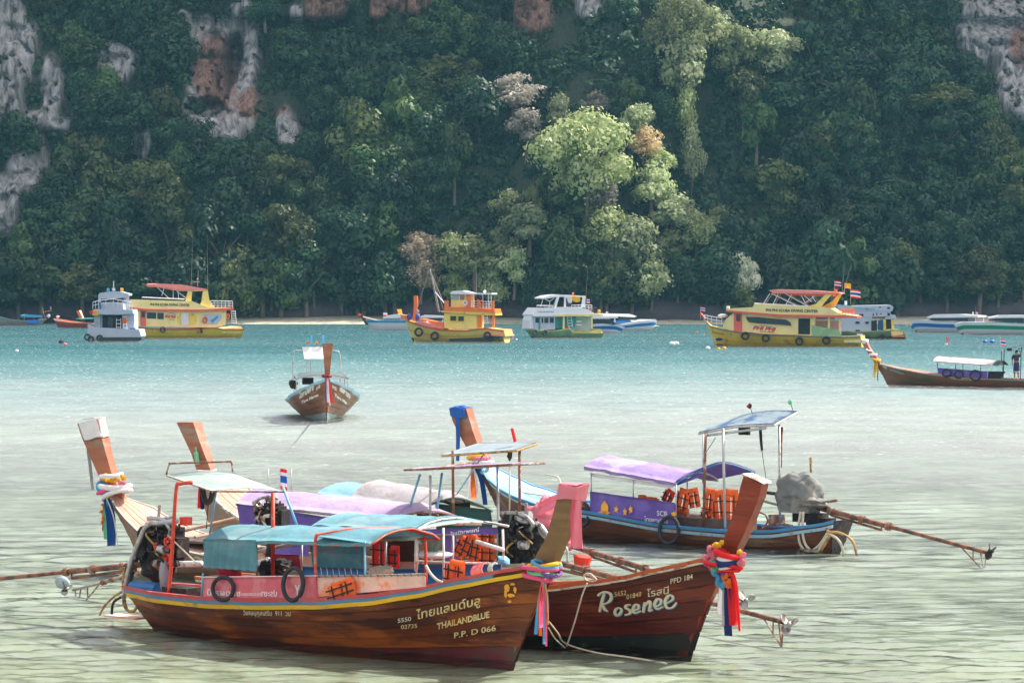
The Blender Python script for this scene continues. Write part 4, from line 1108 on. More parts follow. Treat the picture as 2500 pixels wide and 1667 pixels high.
def flag(rig, px0, size, y, m_list, name='flag', parent=None, h=0.0):
    """small striped flag on a staff; px0 is the foot of the staff, size (w,h) metres"""
    a = rig.at(px0, y); w, hh = size; st = rig.add('flagstaff', tube([a, a+Vector((0, 0, h+hh))], 0.012, 5), M['whitepipe'], parent)
    n = len(m_list); z0 = a.z+h
    for i, m in enumerate(m_list):
        def f(u, v): return (a.x+u*w, a.y+0.06*w*math.sin(u*6+i*.1), z0+hh-(i+v)*hh/n-u*u*0.12*w)
        rig.add(name, sheet(f, 6, 1, 0.006), m, st)
    return st
THAI = None
# ================================================================ FOREGROUND LONGTAIL BOATS
def wood(name, c, c2, amt=0.4, rough=0.4): return mat(name, c, rough, 0.30, 1.6, c2, amt, 1.3, bump=0.25, bscale=14, stretch=(0.35, 1, 2.2), spec=0.4)
M['hullA'] = wood('varnished_brown_planks', (0.115, 0.024, 0.006), (0.30, 0.075, 0.009))
M['hullA2'] = wood('darker_brown_planks', (0.06, 0.013, 0.005), (0.20, 0.048, 0.007), 0.45)
M['hullR'] = wood('red_brown_varnished_planks', (0.085, 0.009, 0.006), (0.16, 0.026, 0.010), 0.35, 0.28)
M['hullB'] = wood('pale_bleached_planks', (0.34, 0.20, 0.13), (0.26, 0.18, 0.14), 0.4, 0.7)
M['deckB'] = wood('pinkish_tan_deck_boards', (0.44, 0.27, 0.20), (0.36, 0.235, 0.175), 0.3, 0.6)
M['hullC'] = wood('dull_brown_planks', (0.115, 0.038, 0.018), (0.20, 0.13, 0.08), 0.22, 0.55)
M['antired'] = mat('dark_red_bottom_paint', (0.13, 0.018, 0.02), 0.5, 0.3, 3, (0.05, 0.05, 0.03), 0.3, 3)
M['bottomblk'] = mat('black_bottom_paint', (0.012, 0.016, 0.012), 0.45, 0.3, 3, (0.10, 0.12, 0.03), 0.12, 3)
M['yel'] = mat('yellow_gunwale_paint', (0.80, 0.47, 0.025), 0.5, 0.12, 3, (0.30, 0.24, 0.12), 0.16, 5, stretch=(0.4, 1, 1))
M['blu'] = mat('blue_gunwale_paint', (0.10, 0.26, 0.46), 0.5, 0.12, 3, (0.3, 0.2, 0.25), 0.2, 5)
M['redg'] = mat('faded_red_gunwale_paint', (0.58, 0.08, 0.085), 0.5, 0.15, 3, (0.36, 0.2, 0.2), 0.2, 5)
M['orr'] = mat('orange_red_rim_paint', (0.52, 0.11, 0.03), 0.5, 0.2, 4, (0.3, 0.06, 0.03), 0.3, 4)
M['flake'] = mat('flaking_white_paint', (0.66, 0.60, 0.54), 0.6, 0.1, 5, (0.25, 0.10, 0.06), 0.42, 7, stretch=(0.5, 1, 2))
M['skyg'] = mat('sky_blue_gunwale_paint', (0.30, 0.52, 0.66), 0.5, 0.1, 4, (0.35, 0.30, 0.3), 0.25, 5)
M['blug'] = mat('bright_blue_rim_paint', (0.06, 0.25, 0.50), 0.5, 0.12, 4)
M['dblue'] = mat('deep_blue_board_paint', (0.01, 0.13, 0.34), 0.45, 0.15, 3)
M['postA'] = wood('brown_prow_timber', (0.17, 0.095, 0.035), (0.22, 0.13, 0.05), 0.3, 0.6)
M['postR'] = wood('red_varnished_prow', (0.20, 0.03, 0.012), (0.29, 0.07, 0.025), 0.35, 0.28)
M['postB'] = wood('weathered_orange_prow', (0.33, 0.11, 0.055), (0.32, 0.20, 0.14), 0.35, 0.5)
M['greyw'] = mat('greyed_timber', (0.30, 0.27, 0.24), 0.7, 0.2, 6, bump=0.3)
M['blued'] = mat('light_blue_deck_paint', (0.24, 0.40, 0.56), 0.6, 0.06, 3, (0.20, 0.33, 0.48), 0.3, 2)
M['inred'] = mat('red_brown_inner_paint', (0.34, 0.12, 0.085), 0.6, 0.15, 4, (0.45, 0.32, 0.28), 0.15, 4)
M['dim'] = mat('dim_hold_timber', (0.10, 0.075, 0.06), 0.85, 0.3, 4)
M['skyin'] = mat('grey_blue_board', (0.30, 0.36, 0.38), 0.6, 0.15, 4)
TH = [M['cred'], M['cwhite'], M['cblue'], M['cblue'], M['cwhite'], M['cred']]

def stem_loft(rig, pairs, y=0.0, near=False):
    L = []
    for o_, i_, h in pairs:
        a = rig.at(o_, -h if near else y); b = rig.at(i_, -h if near else y)
        if near: a.y = b.y = 0.0
        L.append((a, b, h))
    return loft_rect(L)
def net_lines(rig, name, a, b, n, y, dz, m):
    mb = MB(); A = rig.at(a, y); B = rig.at(b, y)
    for i in range(n+1):
        p = A.lerp(B, i/n); mb.add(tube([p, p-Vector((-0.03, 0, dz))], 0.006, 4))
    return rig.add(name, mb, m)

# ---------------------------------------------------------------- A: yellow-banded boat with turquoise awning
A = Rig('longtail_boat', (350, 1514), (1246, 1612), 'brown longtail boat with a yellow banded gunwale and turquoise awning, nearest of all', 'boat', 'longtail boats moored side by side in the foreground')
shA = QS('a', (520, 962), (740, 1012), (1000, 1042), (1430, 1085))+QS('2', (500, 812), (960, 812), (1300, 790), (1600, 745), (1900, 680), (2200, 625))+[(1288, 1381), (1362, 1374)]
bowA = A.at((1362, 1378), 0).x
HA = Hull(A, 1, 0.95, shA, bowA, stern_x=A.at(Q('a', 470, 1030), -.3).x, stern_low=0.75)
HA.build(M['hullA2'], [M['hullA'], M['hullA2'], M['hullA']], planks=8, low_m=M['antired'], low_z=2, inner_m=M['redg'])
HA.band('red_rim', 0.015, -0.045, 0.045, M['redg']); HA.band('blue_strake', -0.047, -0.105, 0.038, M['blu'], t0=0, t1=0.9); HA.band('yellow_strake', -0.107, -0.178, 0.05, M['yel'])
A.add('prow', stem_loft(A, [((1246, 1622), (1225, 1615), .03), ((1284, 1512), (1255, 1510), .045), ((1325, 1432), (1285, 1430), .05), ((1362, 1386), (1290, 1386), .06), ((1350, 1372), (1304, 1362), .085),
      ((1368, 1322), (1333, 1313), .10), ((1385, 1276), (1345, 1272), .12), ((1401, 1221), (1360, 1215), .125), ((1408, 1190), (1368, 1184), .13)], near=True), M['postA'])
HA.deck(0.80, 0.985, 5, M['yel'], dz=0.0, crown=0.02)
bA = HA.bvh(-1)
lettering(A, 'ไทยแลนด์บลู', Q('2', 1610, 945), Q('2', 2018, 848), 21, M['tY'], bvh=bA, bold=0.014, name='thai_name')
lettering(A, 'THAILANDBLUE', Q('2', 1742, 1008), Q('2', 2078, 930), 15, M['tY'], bvh=bA, bold=0.035, name='boat_name')
lettering(A, 'P.P. D 066', Q('2', 1852, 1064), Q('2', 2118, 1014), 14, M['tY'], bvh=bA, bold=0.012, name='registration')
lettering(A, '5550', Q('2', 1492, 966), Q('2', 1578, 952), 10.5, M['tC'], bvh=bA, bold=0.012, name='number')
lettering(A, '02735', Q('2', 1512, 1006), Q('2', 1616, 996), 10, M['tY'], bvh=bA, bold=0.01, name='number')
lettering(A, 'วิเศษนุกุลเสริม  911  วน', Q('2', 505, 916), Q('2', 808, 922), 12, M['tC'], bvh=bA, bold=0.012, name='owner_name')
# dark weathered blotches of paint and the golden emblem near the bow
mb = MB()
def patch(rig, bvh, c, w, h, seed, lift=0.004):
    V = []; n = 12
    for k in range(n):
        a = 6.28318*k/n; q = 1+0.35*mnoise.noise(Vector((math.cos(a)*1.3, math.sin(a)*1.3, seed)))
        px = c[0]+math.cos(a)*w*q; py = c[1]+math.sin(a)*h*q
        o_, d = rig._ray(px, py); dn = d.normalized(); hh = bvh.ray_cast(o_, dn)
        if hh[0] is None: return ([], [])
        V.append(hh[0]-dn*lift)
    return V, [tuple(range(n))]
for cx, cy, w, h, sd in ((2190, 745, 18, 26, 1), (2215, 790, 26, 12, 2), (2180, 780, 10, 30, 3), (2240, 755, 10, 22, 4), (2205, 830, 14, 9, 5), (2225, 720, 16, 8, 7)):
    mb.add(patch(A, bA, Q('2', cx, cy), w*.38, h*.38, sd, 0.008))
A.add('painted_emblem', mb, M['tG'])
for cx, cy, w, h, sd in ((1170, 910, 40, 14, 1), (2000, 890, 24, 16, 2), (700, 900, 50, 8, 3), (1330, 950, 50, 12, 6), (900, 985, 70, 9, 8), (420, 930, 50, 10, 9), (1600, 830, 30, 10, 4), (2120, 1000, 22, 14, 11)):
    A.add('worn_patch', patch(A, bA, Q('2', cx, cy), w*.38, h*.38, sd, 0.003), M['hullA2'])
# awning
xa = A.at(Q('a', 1450, 340), -.8).x; xm = A.at((905, 1300), -.8).x
za = A.at(Q('a', 1450, 340), -.8).z; zb = A.at(Q('2', 960, 432), -.8).z
oA, fA = canopy(A, 'awning', xa, xm, 0.80, za, zb, 0.20, M['turq'], wav=0.015, frame=M['redpipe'], valance=0.05, ribs=3)
xn = A.at(Q('2', 1660, 400), -.8).x; zc = A.at(Q('2', 1000, 400), -.8).z; zd = A.at(Q('2', 1650, 400), -.3).z
hanging(A, 'side_curtain', [Q('a', 1452, 345), Q('2', 592, 438), Q('2', 588, 636), Q('2', 245, 612)], -.83, M['turq'], 30, 8, 0.03, 7, depth=0)
hanging(A, 'far_curtain', [Q('b', 1020, 740), Q('b', 1725, 690), Q('b', 1715, 1085), Q('b', 1060, 1060)], .62, M['turq'], 14, 8, 0.02, 7)
# front hoop of the awning in red pipe, seen end on
fr = smooth_path([A.at(Q('2', 975, 800), -.80), A.at(Q('2', 965, 520), -.80), A.at(Q('2', 972, 415), -.78), A.at(Q('2', 1010, 402), -.70), A.at(Q('2', 1200, 372), -.35), A.at(Q('2', 1480, 365), .25), A.at(Q('2', 1620, 385), .62), A.at(Q('2', 1665, 430), .78), A.at(Q('2', 1672, 712), .80)], 6)
A.add('front_hoop', tube(fr, 0.026, 8), M['redpipe'], smooth=True)
def front(u, v):
    # roof cloth between the last rib and the front hoop
    a = Vector(fA(1.0, u)); k = [A.at(Q('2', x, y), yy) for x, y, yy in ((972, 412, -.78), (1200, 368, -.35), (1480, 360, .25), (1640, 392, .72))]
    q = smooth_path(k, 8); b = q[min(int(round(u*(len(q)-1))), len(q)-1)]
    return a.lerp(b, v)
A.add('awning_front', sheet(front, 16, 5), M['turq'], smooth=True)
hanging(A, 'torn_lining', [Q('2', 985, 440), Q('2', 1170, 420), Q('2', 1165, 470), Q('2', 1040, 470)], -.5, M['cor'], 8, 4, 0.04, 3)
hanging(A, 'clear_rain_sheet', [Q('2', 1200, 440), Q('2', 1640, 420), Q('2', 1560, 440), Q('2', 1260, 452)], .1, M['gauze'], 8, 3, 0.03, 3)
# side boards
hanging(A, 'side_banner', [Q('2', 258, 678), Q('2', 972, 668), Q('2', 978, 806), Q('2', 245, 806)], -.86, M['pinkv'], 26, 6, 0.012, 4)
hanging(A, 'pale_side_board', [Q('2', 980, 662), Q('2', 1668, 655), Q('2', 1672, 735), Q('2', 980, 802)], -.82, M['pinkw'], 14, 4, 0.006, 2)
lettering(A, 'ชนิดผลไม้', Q('2', 275, 790), Q('2', 490, 795), 14, M['cwhite'], y=-.895, bold=0.02, mirror=True, name='banner_print')
lettering(A, 'กระชวยฉลอง', Q('2', 495, 792), Q('2', 620, 792), 8, M['cwhite'], y=-.895, bold=0.01, mirror=True, name='banner_print')
lettering(A, 'ประชา', Q('2', 622, 796), Q('2', 722, 796), 14, M['cwhite'], y=-.895, bold=0.02, mirror=True, name='banner_print')
lettering(A, 'Y', Q('2', 835, 805), Q('2', 868, 805), 30, M['cwhite'], y=-.90, bold=0.05, name='banner_print')
for a, b, yy, mm in ((Q('2', 250, 650), Q('2', 240, 800), -.84, 'bluepipe'), (Q('2', 1282, 445), Q('2', 1285, 770), -.80, 'bluepipe'), (Q('2', 590, 450), Q('2', 592, 680), -.80, 'rust'),
                 (Q('2', 1610, 430), Q('2', 1612, 650), .5, 'whitepipe'), (Q('2', 1415, 440), Q('2', 1415, 600), .75, 'pipe'), (Q('2', 880, 470), Q('2', 880, 640), .75, 'pipe')):
    pole(A, a, b, yy, r=0.018, m=M[mm], name='awning_post')
pole(A, Q('2', 250, 676), Q('2', 975, 668), -.84, r=0.014, m=M['whitepipe'], name='side_rail')
pole(A, Q('2', 975, 672), Q('2', 1670, 655), -.83, r=0.014, m=M['greyw'], name='side_rail')
net_lines(A, 'lacing', Q('2', 985, 660), Q('2', 1660, 652), 16, -.85, 0.04, M['strap'])
net_lines(A, 'curtain_lacing', Q('2', 1000, 612), Q('2', 1230, 612), 6, .6, 0.16, M['rope'])
# small mint roof over the helmsman, on red pipes
P4 = [A.at(Q('1', 885, 458), .55), A.at(Q('1', 1160, 448), .55), A.at(Q('1', 1515, 548), -.45), A.at(Q('1', 1160, 540), -.45)]
c00, c10, c11, c01 = A.at(Q('1', 890, 462), .55), A.at(Q('1', 1250, 448), .75), A.at(Q('1', 1515, 548), -.55), A.at(Q('1', 1130, 545), -.62)
def mroof(u, v):
    p = c00.lerp(c10, u).lerp(c01.lerp(c11, u), v); p.z += 0.05*math.sin(u*math.pi)+0.01*mnoise.noise(Vector((u*5, v*4, 0))); return p
A.add('helmsman_roof', sheet(mroof, 14, 8, .01), M['mint'], smooth=True)
A.add('roof_frame', tube([c00, c10, c11, c01, c00], 0.014, 6), M['rust'])
A.add('roof_rail', tube(smooth_path([A.at(Q('1', 888, 455), .6), A.at(Q('1', 905, 400), .6), A.at(Q('1', 930, 395), .6), A.at(Q('1', 1200, 387), .6), A.at(Q('1', 1235, 390), .6), A.at(Q('1', 1242, 440), .6)], 4), .017, 6), M['rust'], smooth=True)
A.add('red_post', tube(smooth_path([A.at(Q('a', 1005, 1020), -.55), A.at(Q('a', 1040, 600), -.55), A.at(Q('1', 940, 540), -.55), A.at(Q('1', 965, 505), -.55), A.at(Q('1', 1025, 497), -.5)], 5), .032, 8), M['redpipe'], smooth=True)
pole(A, Q('2', 696, 138), Q('2', 696, 668), -.2, r=.033, m=M['redpipe'], name='red_post')
pole(A, Q('1', 1163, 483), Q('1', 1120, 772), .45, r=.018, m=M['bluepipe'], name='blue_stay')
pole(A, Q('1', 1510, 520), Q('1', 1590, 738), .3, r=.022, m=M['bluepipe'], name='blue_stay')
# stern gear
cE = A.at(Q('a', 1020, 440), .0)
engine(A, cE, 0.98, 1, True, 4)
A.add('radiator_shroud', MB().add(blob(A.at(Q('a', 760, 420), .0), .22, .25, .34, 10, .25, 2, 3)).add(blob(A.at(Q('a', 900, 720), .05), .34, .3, .22, 10, .2, 2, 8)), M['iron'])
A.add('pipe_guard', tube(smooth_path([A.at(Q('a', 430, 1080), -.3), A.at(Q('a', 500, 700), -.3), A.at(Q('a', 640, 330), -.3), A.at(Q('a', 730, 170), -.3), A.at(Q('a', 900, 135), -.3), A.at(Q('a', 1110, 115), -.3)], 5), .042, 8), M['pipe'], smooth=True)
A.add('pipe_guard', tube(smooth_path([A.at(Q('a', 510, 880), -.1), A.at(Q('a', 590, 620), -.1), A.at(Q('a', 700, 270), -.1), A.at(Q('a', 760, 180), -.1)], 5), .036, 8), M['iron'], smooth=True)
A.add('oil_can', MB().add(box(A.at(Q('a', 1222, 112), -.1), (.17, .14, .14))).add(cyl(A.at(Q('a', 1210, 80), -.1), A.at(Q('a', 1210, 60), -.1), .03)), M['pulley'])
A.add('muffler', tube([A.at(Q('a', 720, 165), -.2), A.at(Q('a', 920, 140), -.2)], .05, 10), M['steel'], smooth=True)
tail(A, Q('a', 700, 660), (-60, 1418), -.1, -.3, prop=False, under=(.05, .42), r=.045, skeg=0)
A.add('drive_housing', tube([A.at(Q('a', 1420, 655), -.1), A.at(Q('a', 930, 665), -.1)], .055, 10), M['whitepipe'], smooth=True)
A.add('gearbox', blob(A.at(Q('a', 890, 660), -.12), .17, .13, .10, 10, .25, 2, 2), M['rust'])
A.add('tiller_stay', tube([A.at(Q('a', 990, 290), -.3), A.at(Q('a', 1350, 640), -.4)], .014, 5), M['rope'])
A.add('battery_box', box(A.at(Q('a', 1180, 1010), -.35), (.62, .4, .16)), M['iron'])
A.add('drum', MB().add(cyl(A.at(Q('a', 700, 985), -.3)-Vector((.3, 0, 0)), A.at(Q('a', 700, 985), -.3)+Vector((.35, 0, 0)), .14, 14)), M['dblue'])
A.add('stern_bag', blob(A.at(Q('a', 960, 820), -.3), .09, .1, .26, 8, .35, 3, 4), M['greyt'], smooth=True)
for k, (pts, mm, rr) in enumerate((([(410, 1010), (300, 1080), (190, 1190), (120, 1310)], 'yrope', .022), ([(400, 1080), (300, 1150), (275, 1300)], 'iron', .024),
        ([(430, 700), (420, 1000), (440, 1200), (530, 1270), (600, 1200), (590, 1100)], 'yrope', .026), ([(520, 620), (440, 1000), (470, 1230), (560, 1250), (610, 1150)], 'yrope', .022), ([(560, 600), (500, 900), (520, 1090), (600, 1130)], 'drope', .018))):
    A.add('hanging_hose', tube(smooth_path([A.at(Q('a', *p), -.3) for p in pts], 6), rr, 7), M[mm], smooth=True)
A.add('boarding_plank', box(A.at(Q('a', 470, 1330), -.1), (.85, .35, .03)), M['pinkw'])
A.add('coiled_line', MB().add(tube(smooth_path([A.at(Q('1', x, y), .2) for x, y in ((1070, 505), (1078, 560), (1100, 610), (1130, 590), (1145, 530), (1140, 505))], 5), .028, 6)).add(
      tube(smooth_path([A.at(Q('1', x, y), .22) for x, y in ((1090, 505), (1095, 570), (1112, 600), (1125, 560), (1125, 505))], 5), .026, 6)).add(tube([A.at(Q('1', 1112, 605), .2), A.at(Q('1', 1102, 745), .2)], .008, 5)), M['drope'], smooth=True)
tyre(A, Q('2', 378, 748), .23, .19, -.94, 'black rubber hose fender on the pink banner, left of the two', .035)
tyre(A, Q('2', 825, 720), .21, .26, -.97, 'black rubber hose fender at the right end of the pink banner', .037)
for k, (px_, py_) in enumerate(((640, 1420), (720, 1420), (800, 1415), (880, 1412))):
    A.add('bench', box(A.at((px_, py_), 0), (.30, 1.3, .05)), M['dim'])
A.add('stowed_bag', blob(A.at((660, 1395), .2), .22, .2, .16, 10, .3, 3, 1.), M['iron']); A.add('stowed_bag', blob(A.at((560, 1392), .1), .2, .2, .14, 10, .3, 3, 6.), M['maroon']); A.add('stowed_rope', blob(A.at((930, 1400), .2), .2, .2, .12, 10, .4, 3, 9.), M['rope'])
# things carried
jacket(A, Q('2', 1860, 648), .42, .42, .15, 'orange life jacket with black straps lying on the rim right of the red hoop', tilt=0.1)
J = jacket(A, Q('2', 1135, 752), .62, .30, -.90, 'faded orange life jacket folded over the pale side board', tilt=-0.3)
def towel(rig, name, c, w, h, y, m, label, tilt=0.0, cat='cloth', group=None):
    p = rig.at(c, y); rot = Matrix.Rotation(tilt, 3, 'Y')
    def f(u, v): return p+rot @ Vector(((u-.5)*w, -.10*math.sin(v*3.1416)-.015*math.sin(u*14), (0.5-v)*h*abs(1)))
    return rig.solo(name, sheet(f, 10, 8, .012), m, label, cat, group, smooth=True)
towel(A, 'folded_cloth', Q('2', 2025, 635), .26, .22, .1, M['pinkv'], 'pinkish red folded cloth on the rim right of the orange life jacket', -.25)
towel(A, 'folded_cloth', Q('2', 2110, 622), .10, .20, .1, M['skyin'], 'small grey blue rag at the right of the red folded cloth', -.2)
A.solo('basket', MB().add(box(A.at(Q('2', 1480, 742), -.6), (.34, .2, .05))).add(tube([A.at(Q('2', 1425, 745), -.72), A.at(Q('2', 1520, 738), -.72)], .02, 6)), M['cor'], 'orange plastic tray lying inside the rim below the red hoop', 'tray')
A.solo('bundle', blob(A.at(Q('2', 1330, 765), -.7), .12, .1, .06, 8, .4, 3, 3), M['maroon'], 'small crimson bundle tucked behind the rim beside the folded jacket', 'bundle', smooth=True)
A.add('mooring_line', tube(smooth_path([A.at(Q('2', x, y), -.82) for x, y in ((1672, 600), (1700, 650), (1740, 690), (1775, 705))], 5), .022, 6), M['rope'], smooth=True)
# prow dressing of A
T = ribbons(A, 'pink sash and rainbow ribbons knotted low on the brown prow of the yellow banded boat', Q('d', 700, 1330), -.18,
    [(M['csky'], Q('5', 170, 1170), .07), (M['chot'], Q('5', 215, 1120), .11), (M['cor'], Q('5', 205, 1180), .08), (M['csky'], Q('5', 232, 1240), .05), (M['cyel'], Q('5', 258, 1100), .045), (M['cgreen'], Q('5', 250, 1010), .04), (M['cpur'], Q('5', 262, 1060), .04), (M['chot'], Q('5', 246, 1255), .03)],
    wraps=[(M['chot'], Q('d', 440, 1230), Q('d', 850, 1240), .22, .035), (M['csky'], Q('d', 560, 1150), Q('d', 850, 1230), .2, .03), (M['cyel'], Q('d', 500, 1215), Q('d', 845, 1190), .2, .035), (M['cgreen'], Q('d', 505, 1250), Q('d', 800, 1330), .2, .028), (M['chot'], Q('d', 450, 1290), Q('d', 720, 1390), .2, .035), (M['cpur'], Q('d', 720, 1290), Q('d', 820, 1330), .2, .025)])
SC_ = A.thing('prow_scarf', A.at((1390, 1200), 0), 'rosy pink cloth capping the brown prow with one long hanging tail', 'scarf')
def capcloth(u, v):
    top = [A.at(p, -.13) for p in ((1368, 1181), (1408, 1186))]; bot = [A.at(p, -.12) for p in ((1358, 1216), (1402, 1223))]
    for q_ in top+bot: q_.y = 0
    a = u*6.28318; q = 0.155+0.01*math.sin(a*3)
    c = ((top[0]+top[1])/2).lerp((bot[0]+bot[1])/2, v); hw = (top[1]-top[0]).length*0.56
    cx = max(-1, min(1, 1.35*math.cos(a))); cy = max(-1, min(1, 1.35*math.sin(a)))
    return c+Vector((cx*hw, cy*q, 0.02*math.sin(a*2+v*4)))
SC_.add('wrap', sheet(capcloth, 28, 5, .01), M['pink'], smooth=False)
tp = [A.at(p, -.13) for p in ((1368, 1181), (1408, 1186))]
for q_ in tp: q_.y = 0
SC_.add('cap_top', sheet(lambda u, v: tp[0].lerp(tp[1], u)+Vector((0, (v-.5)*.29, .01+.02*math.sin(v*3.14))), 4, 6, .01), M['pink'])
SC_.add('tail', strip(A, [A.at((1408, 1218), -.2), A.at((1405, 1270), -.22), A.at((1407, 1338), -.22)], .30, (1, 0, 0), .15, .5, tp=.3), M['pink'], smooth=True)

# ---------------------------------------------------------------- R: red-brown boat with the cursive name
Rb = Rig('longtail_boat', (520, 1478), (1679, 1591), 'red brown longtail boat with a large cream script name on its bow', 'boat', 'longtail boats moored side by side in the foreground')
shR = [(560, 1420), (900, 1436), (1200, 1442)]+QS('5', (270, 828), (600, 788), (780, 762), (1100, 690), (1390, 630))+[(1785, 1348)]
HR = Hull(Rb, 1, 1.0, shR, Rb.at((1790, 1352), 0).x)
HR.build(M['hullR'], M['hullR'], planks=7, low_m=M['bottomblk'], low_z=2, inner_m=M['orr'])
HR.band('orange_rim', 0.02, -0.045, 0.05, M['orr']); HR.band('flaking_strake', -0.047, -0.085, 0.058, M['flake'])
Rb.add('prow', stem_loft(Rb, [((1679, 1600), (1655, 1597), .03), ((1694, 1556), (1668, 1556), .04), ((1727, 1487), (1700, 1487), .045), ((1764, 1410), (1730, 1410), .05), ((1798, 1358), (1758, 1350), .09),
      ((1828, 1296), (1786, 1290), .10), ((1850, 1242), (1806, 1230), .09), ((1862, 1211), (1815, 1190), .09), ((1868, 1181), (1824, 1160), .095)]), M['postR'])
pa = Rb.at((1820, 1159), 0); pb = Rb.at((1873, 1180), 0)
Rb.add('sunlit_prow_top', loft_rect([(pb, pa, .10), (pb+Vector((-.02, 0, .025)), pa+Vector((.03, 0, .03)), .14)]), M['flake'])  # white cap puts the sunlit top face into the colour
HR.deck(0.86, 0.985, 4, M['orr'], dz=0.0)
bR = HR.bvh(-1)
NM = [('R', [QS('5', (662, 872), (645, 930), (626, 1008)), QS('5', (612, 892), (650, 866), (698, 872), (712, 905), (690, 938), (642, 955)), QS('5', (650, 958), (664, 988), (688, 1004))]),
      ('o', [QS('5', (765, 975), (742, 992), (738, 1018), (755, 1032), (778, 1015), (784, 990), (765, 976))]), ('s', [QS('5', (852, 955), (826, 958), (814, 974), (846, 998), (842, 1020), (806, 1030))]),
      ('e', [QS('5', (872, 998), (904, 984), (906, 960), (882, 958), (867, 990), (880, 1015), (926, 1000))]), ('n', [QS('5', (940, 1012), (952, 938)), QS('5', (948, 968), (984, 930), (992, 958), (984, 998), (1010, 990))]),
      ('e', [QS('5', (1028, 972), (1064, 950), (1066, 920), (1040, 918), (1022, 955), (1040, 986), (1086, 968))]), ('e', [QS('5', (1096, 952), (1150, 920), (1150, 894), (1124, 890), (1098, 930), (1110, 976), (1150, 975), (1182, 940))])]
for ch, st in NM: brush(Rb, st, 7.5, M['csky'], bR, .004, 'letter_shadow', 1.5, 1.5); brush(Rb, st, 6.2, M['tC'], bR, .009, 'letter')
lettering(Rb, 'โรสนี', Q('5', 968, 902), Q('5', 1125, 876), 17, M['tC'], bvh=bR, bold=0.006, name='thai_name')
lettering(Rb, 'PPD 184', Q('5', 1138, 808), Q('5', 1298, 772), 13, M['tC'], bvh=bR, bold=0.008, name='registration')
lettering(Rb, '5652', Q('5', 735, 900), Q('5', 820, 885), 12, M['tY'], bvh=bR, bold=0.0, name='number')
lettering(Rb, '01848', Q('5', 822, 918), Q('5', 928, 896), 12, M['tY'], bvh=bR, bold=0.0, name='number')
# pale blue awning on white pipes over its middle
xa = Rb.at((760, 1290), -.85).x; xb = Rb.at(Q('c', 640, 460), -.85).x
za = Rb.at((900, 1292), -.85).z; zb = Rb.at(Q('c', 640, 470), -.85).z
canopy(Rb, 'awning', xa, xb+.1, .85, za, zb, 0.16, M['turq'], frame=M['whitepipe'], wav=.012, seed=4.0, ribs=4)
fr = smooth_path([Rb.at(Q('c', 700, 1010), -.85), Rb.at(Q('c', 715, 520), -.85), Rb.at(Q('c', 740, 480), -.8), Rb.at(Q('c', 1000, 425), -.3), Rb.at(Q('c', 1300, 388), .3), Rb.at(Q('c', 1620, 392), .85), Rb.at(Q('c', 1890, 440), .95)], 6)
Rb.add('front_hoop', tube(fr, .022, 7), M['whitepipe'], smooth=True)
e0, e1 = Rb.at(Q('c', 700, 480), -.85), Rb.at(Q('c', 1890, 436), 1.0)
xm_ = xb
def rfront(u, v):
    q = Vector((xm_, -.85+1.7*u, zb+0.16*(1-abs(-1+2*u)**2.2)))
    L = fr[12:]; b = L[min(int(round(u*(len(L)-1))), len(L)-1)]
    return q.lerp(b, v)
Rb.add('awning_front', sheet(rfront, 16, 4), M['turq'], smooth=True)
for a, b, yy in ((Q('c', 720, 560), Q('c', 735, 1020), .2), (Q('c', 1058, 460), Q('c', 1062, 1130), -.75), (Q('c', 1180, 560), Q('c', 1180, 890), .8), (Q('c', 325, 600), Q('c', 330, 890), .7), (Q('c', 1815, 480), Q('c', 1830, 1000), .35), (Q('c', 905, 560), Q('c', 905, 890), .8)):
    pole(Rb, a, b, yy, r=.02, m=M['whitepipe'], name='awning_post')
pole(Rb, Q('c', 700, 890), Q('c', 1720, 915), .75, r=.016, m=M['whitepipe'], name='far_rail')
pole(Rb, Q('c', 1062, 905), Q('c', 1740, 915), -.6, r=.018, m=M['whitepipe'], name='near_rail')
hanging(Rb, 'blue_side_board', [Q('c', 60, 985), Q('c', 830, 985), Q('c', 830, 1090), Q('c', 60, 1090)], -.75, M['dblue'], 4, 2, .002, 1)
hanging(Rb, 'blue_side_board', [Q('c', 740, 920), Q('c', 1800, 925), Q('c', 1790, 1080), Q('c', 740, 1230)], -.2, M['dblue'], 4, 2, .002, 1)
hanging(Rb, 'blue_side_board', [Q('b', 900, 1060), Q('b', 1720, 1070), Q('b', 1720, 1180), Q('b', 900, 1180)], .2, M['dblue'], 4, 2, .002, 1)
hanging(Rb, 'far_side_board', [Q('c', 60, 890), Q('c', 800, 890), Q('c', 800, 990), Q('c', 60, 970)], .8, M['skyin'], 4, 2, .002, 1)
hanging(Rb, 'rain_sheet', [Q('c', 740, 590), Q('c', 1080, 560), Q('c', 960, 780), Q('c', 850, 780)], -.1, M['gauze'], 10, 6, .04, 3)
hanging(Rb, 'maroon_sheet', [Q('b', 430, 890), Q('b', 900, 910), Q('b', 905, 1110), Q('b', 580, 1020)], .1, M['maroon'], 10, 5, .02, 4)
hanging(Rb, 'dark_seat_back', [Q('c', 330, 620), Q('c', 700, 620), Q('c', 700, 890), Q('c', 330, 890)], .78, M['dark'], 3, 3, .002, 1)
Rb.add('white_seat', MB().add(blob(Rb.at(Q('c', 930, 800), .0), .36, .3, .07, 10, .05)), M['white'], smooth=True)
Rb.add('cargo_hold', MB().add(box(Rb.at((700, 1425), .1), (1.6, .7, .25))), M['dim'])
Rb.add('silver_cover', blob(Rb.at(Q('b', 450, 1060), -.1), .2, .2, .14, 10, .35, 3, 2), M['steel'], smooth=False)
Rb.add('seat_roll', blob(Rb.at(Q('b', 640, 1060), -.1), .24, .2, .14, 10, .3, 3, 5), M['iron'], smooth=False)
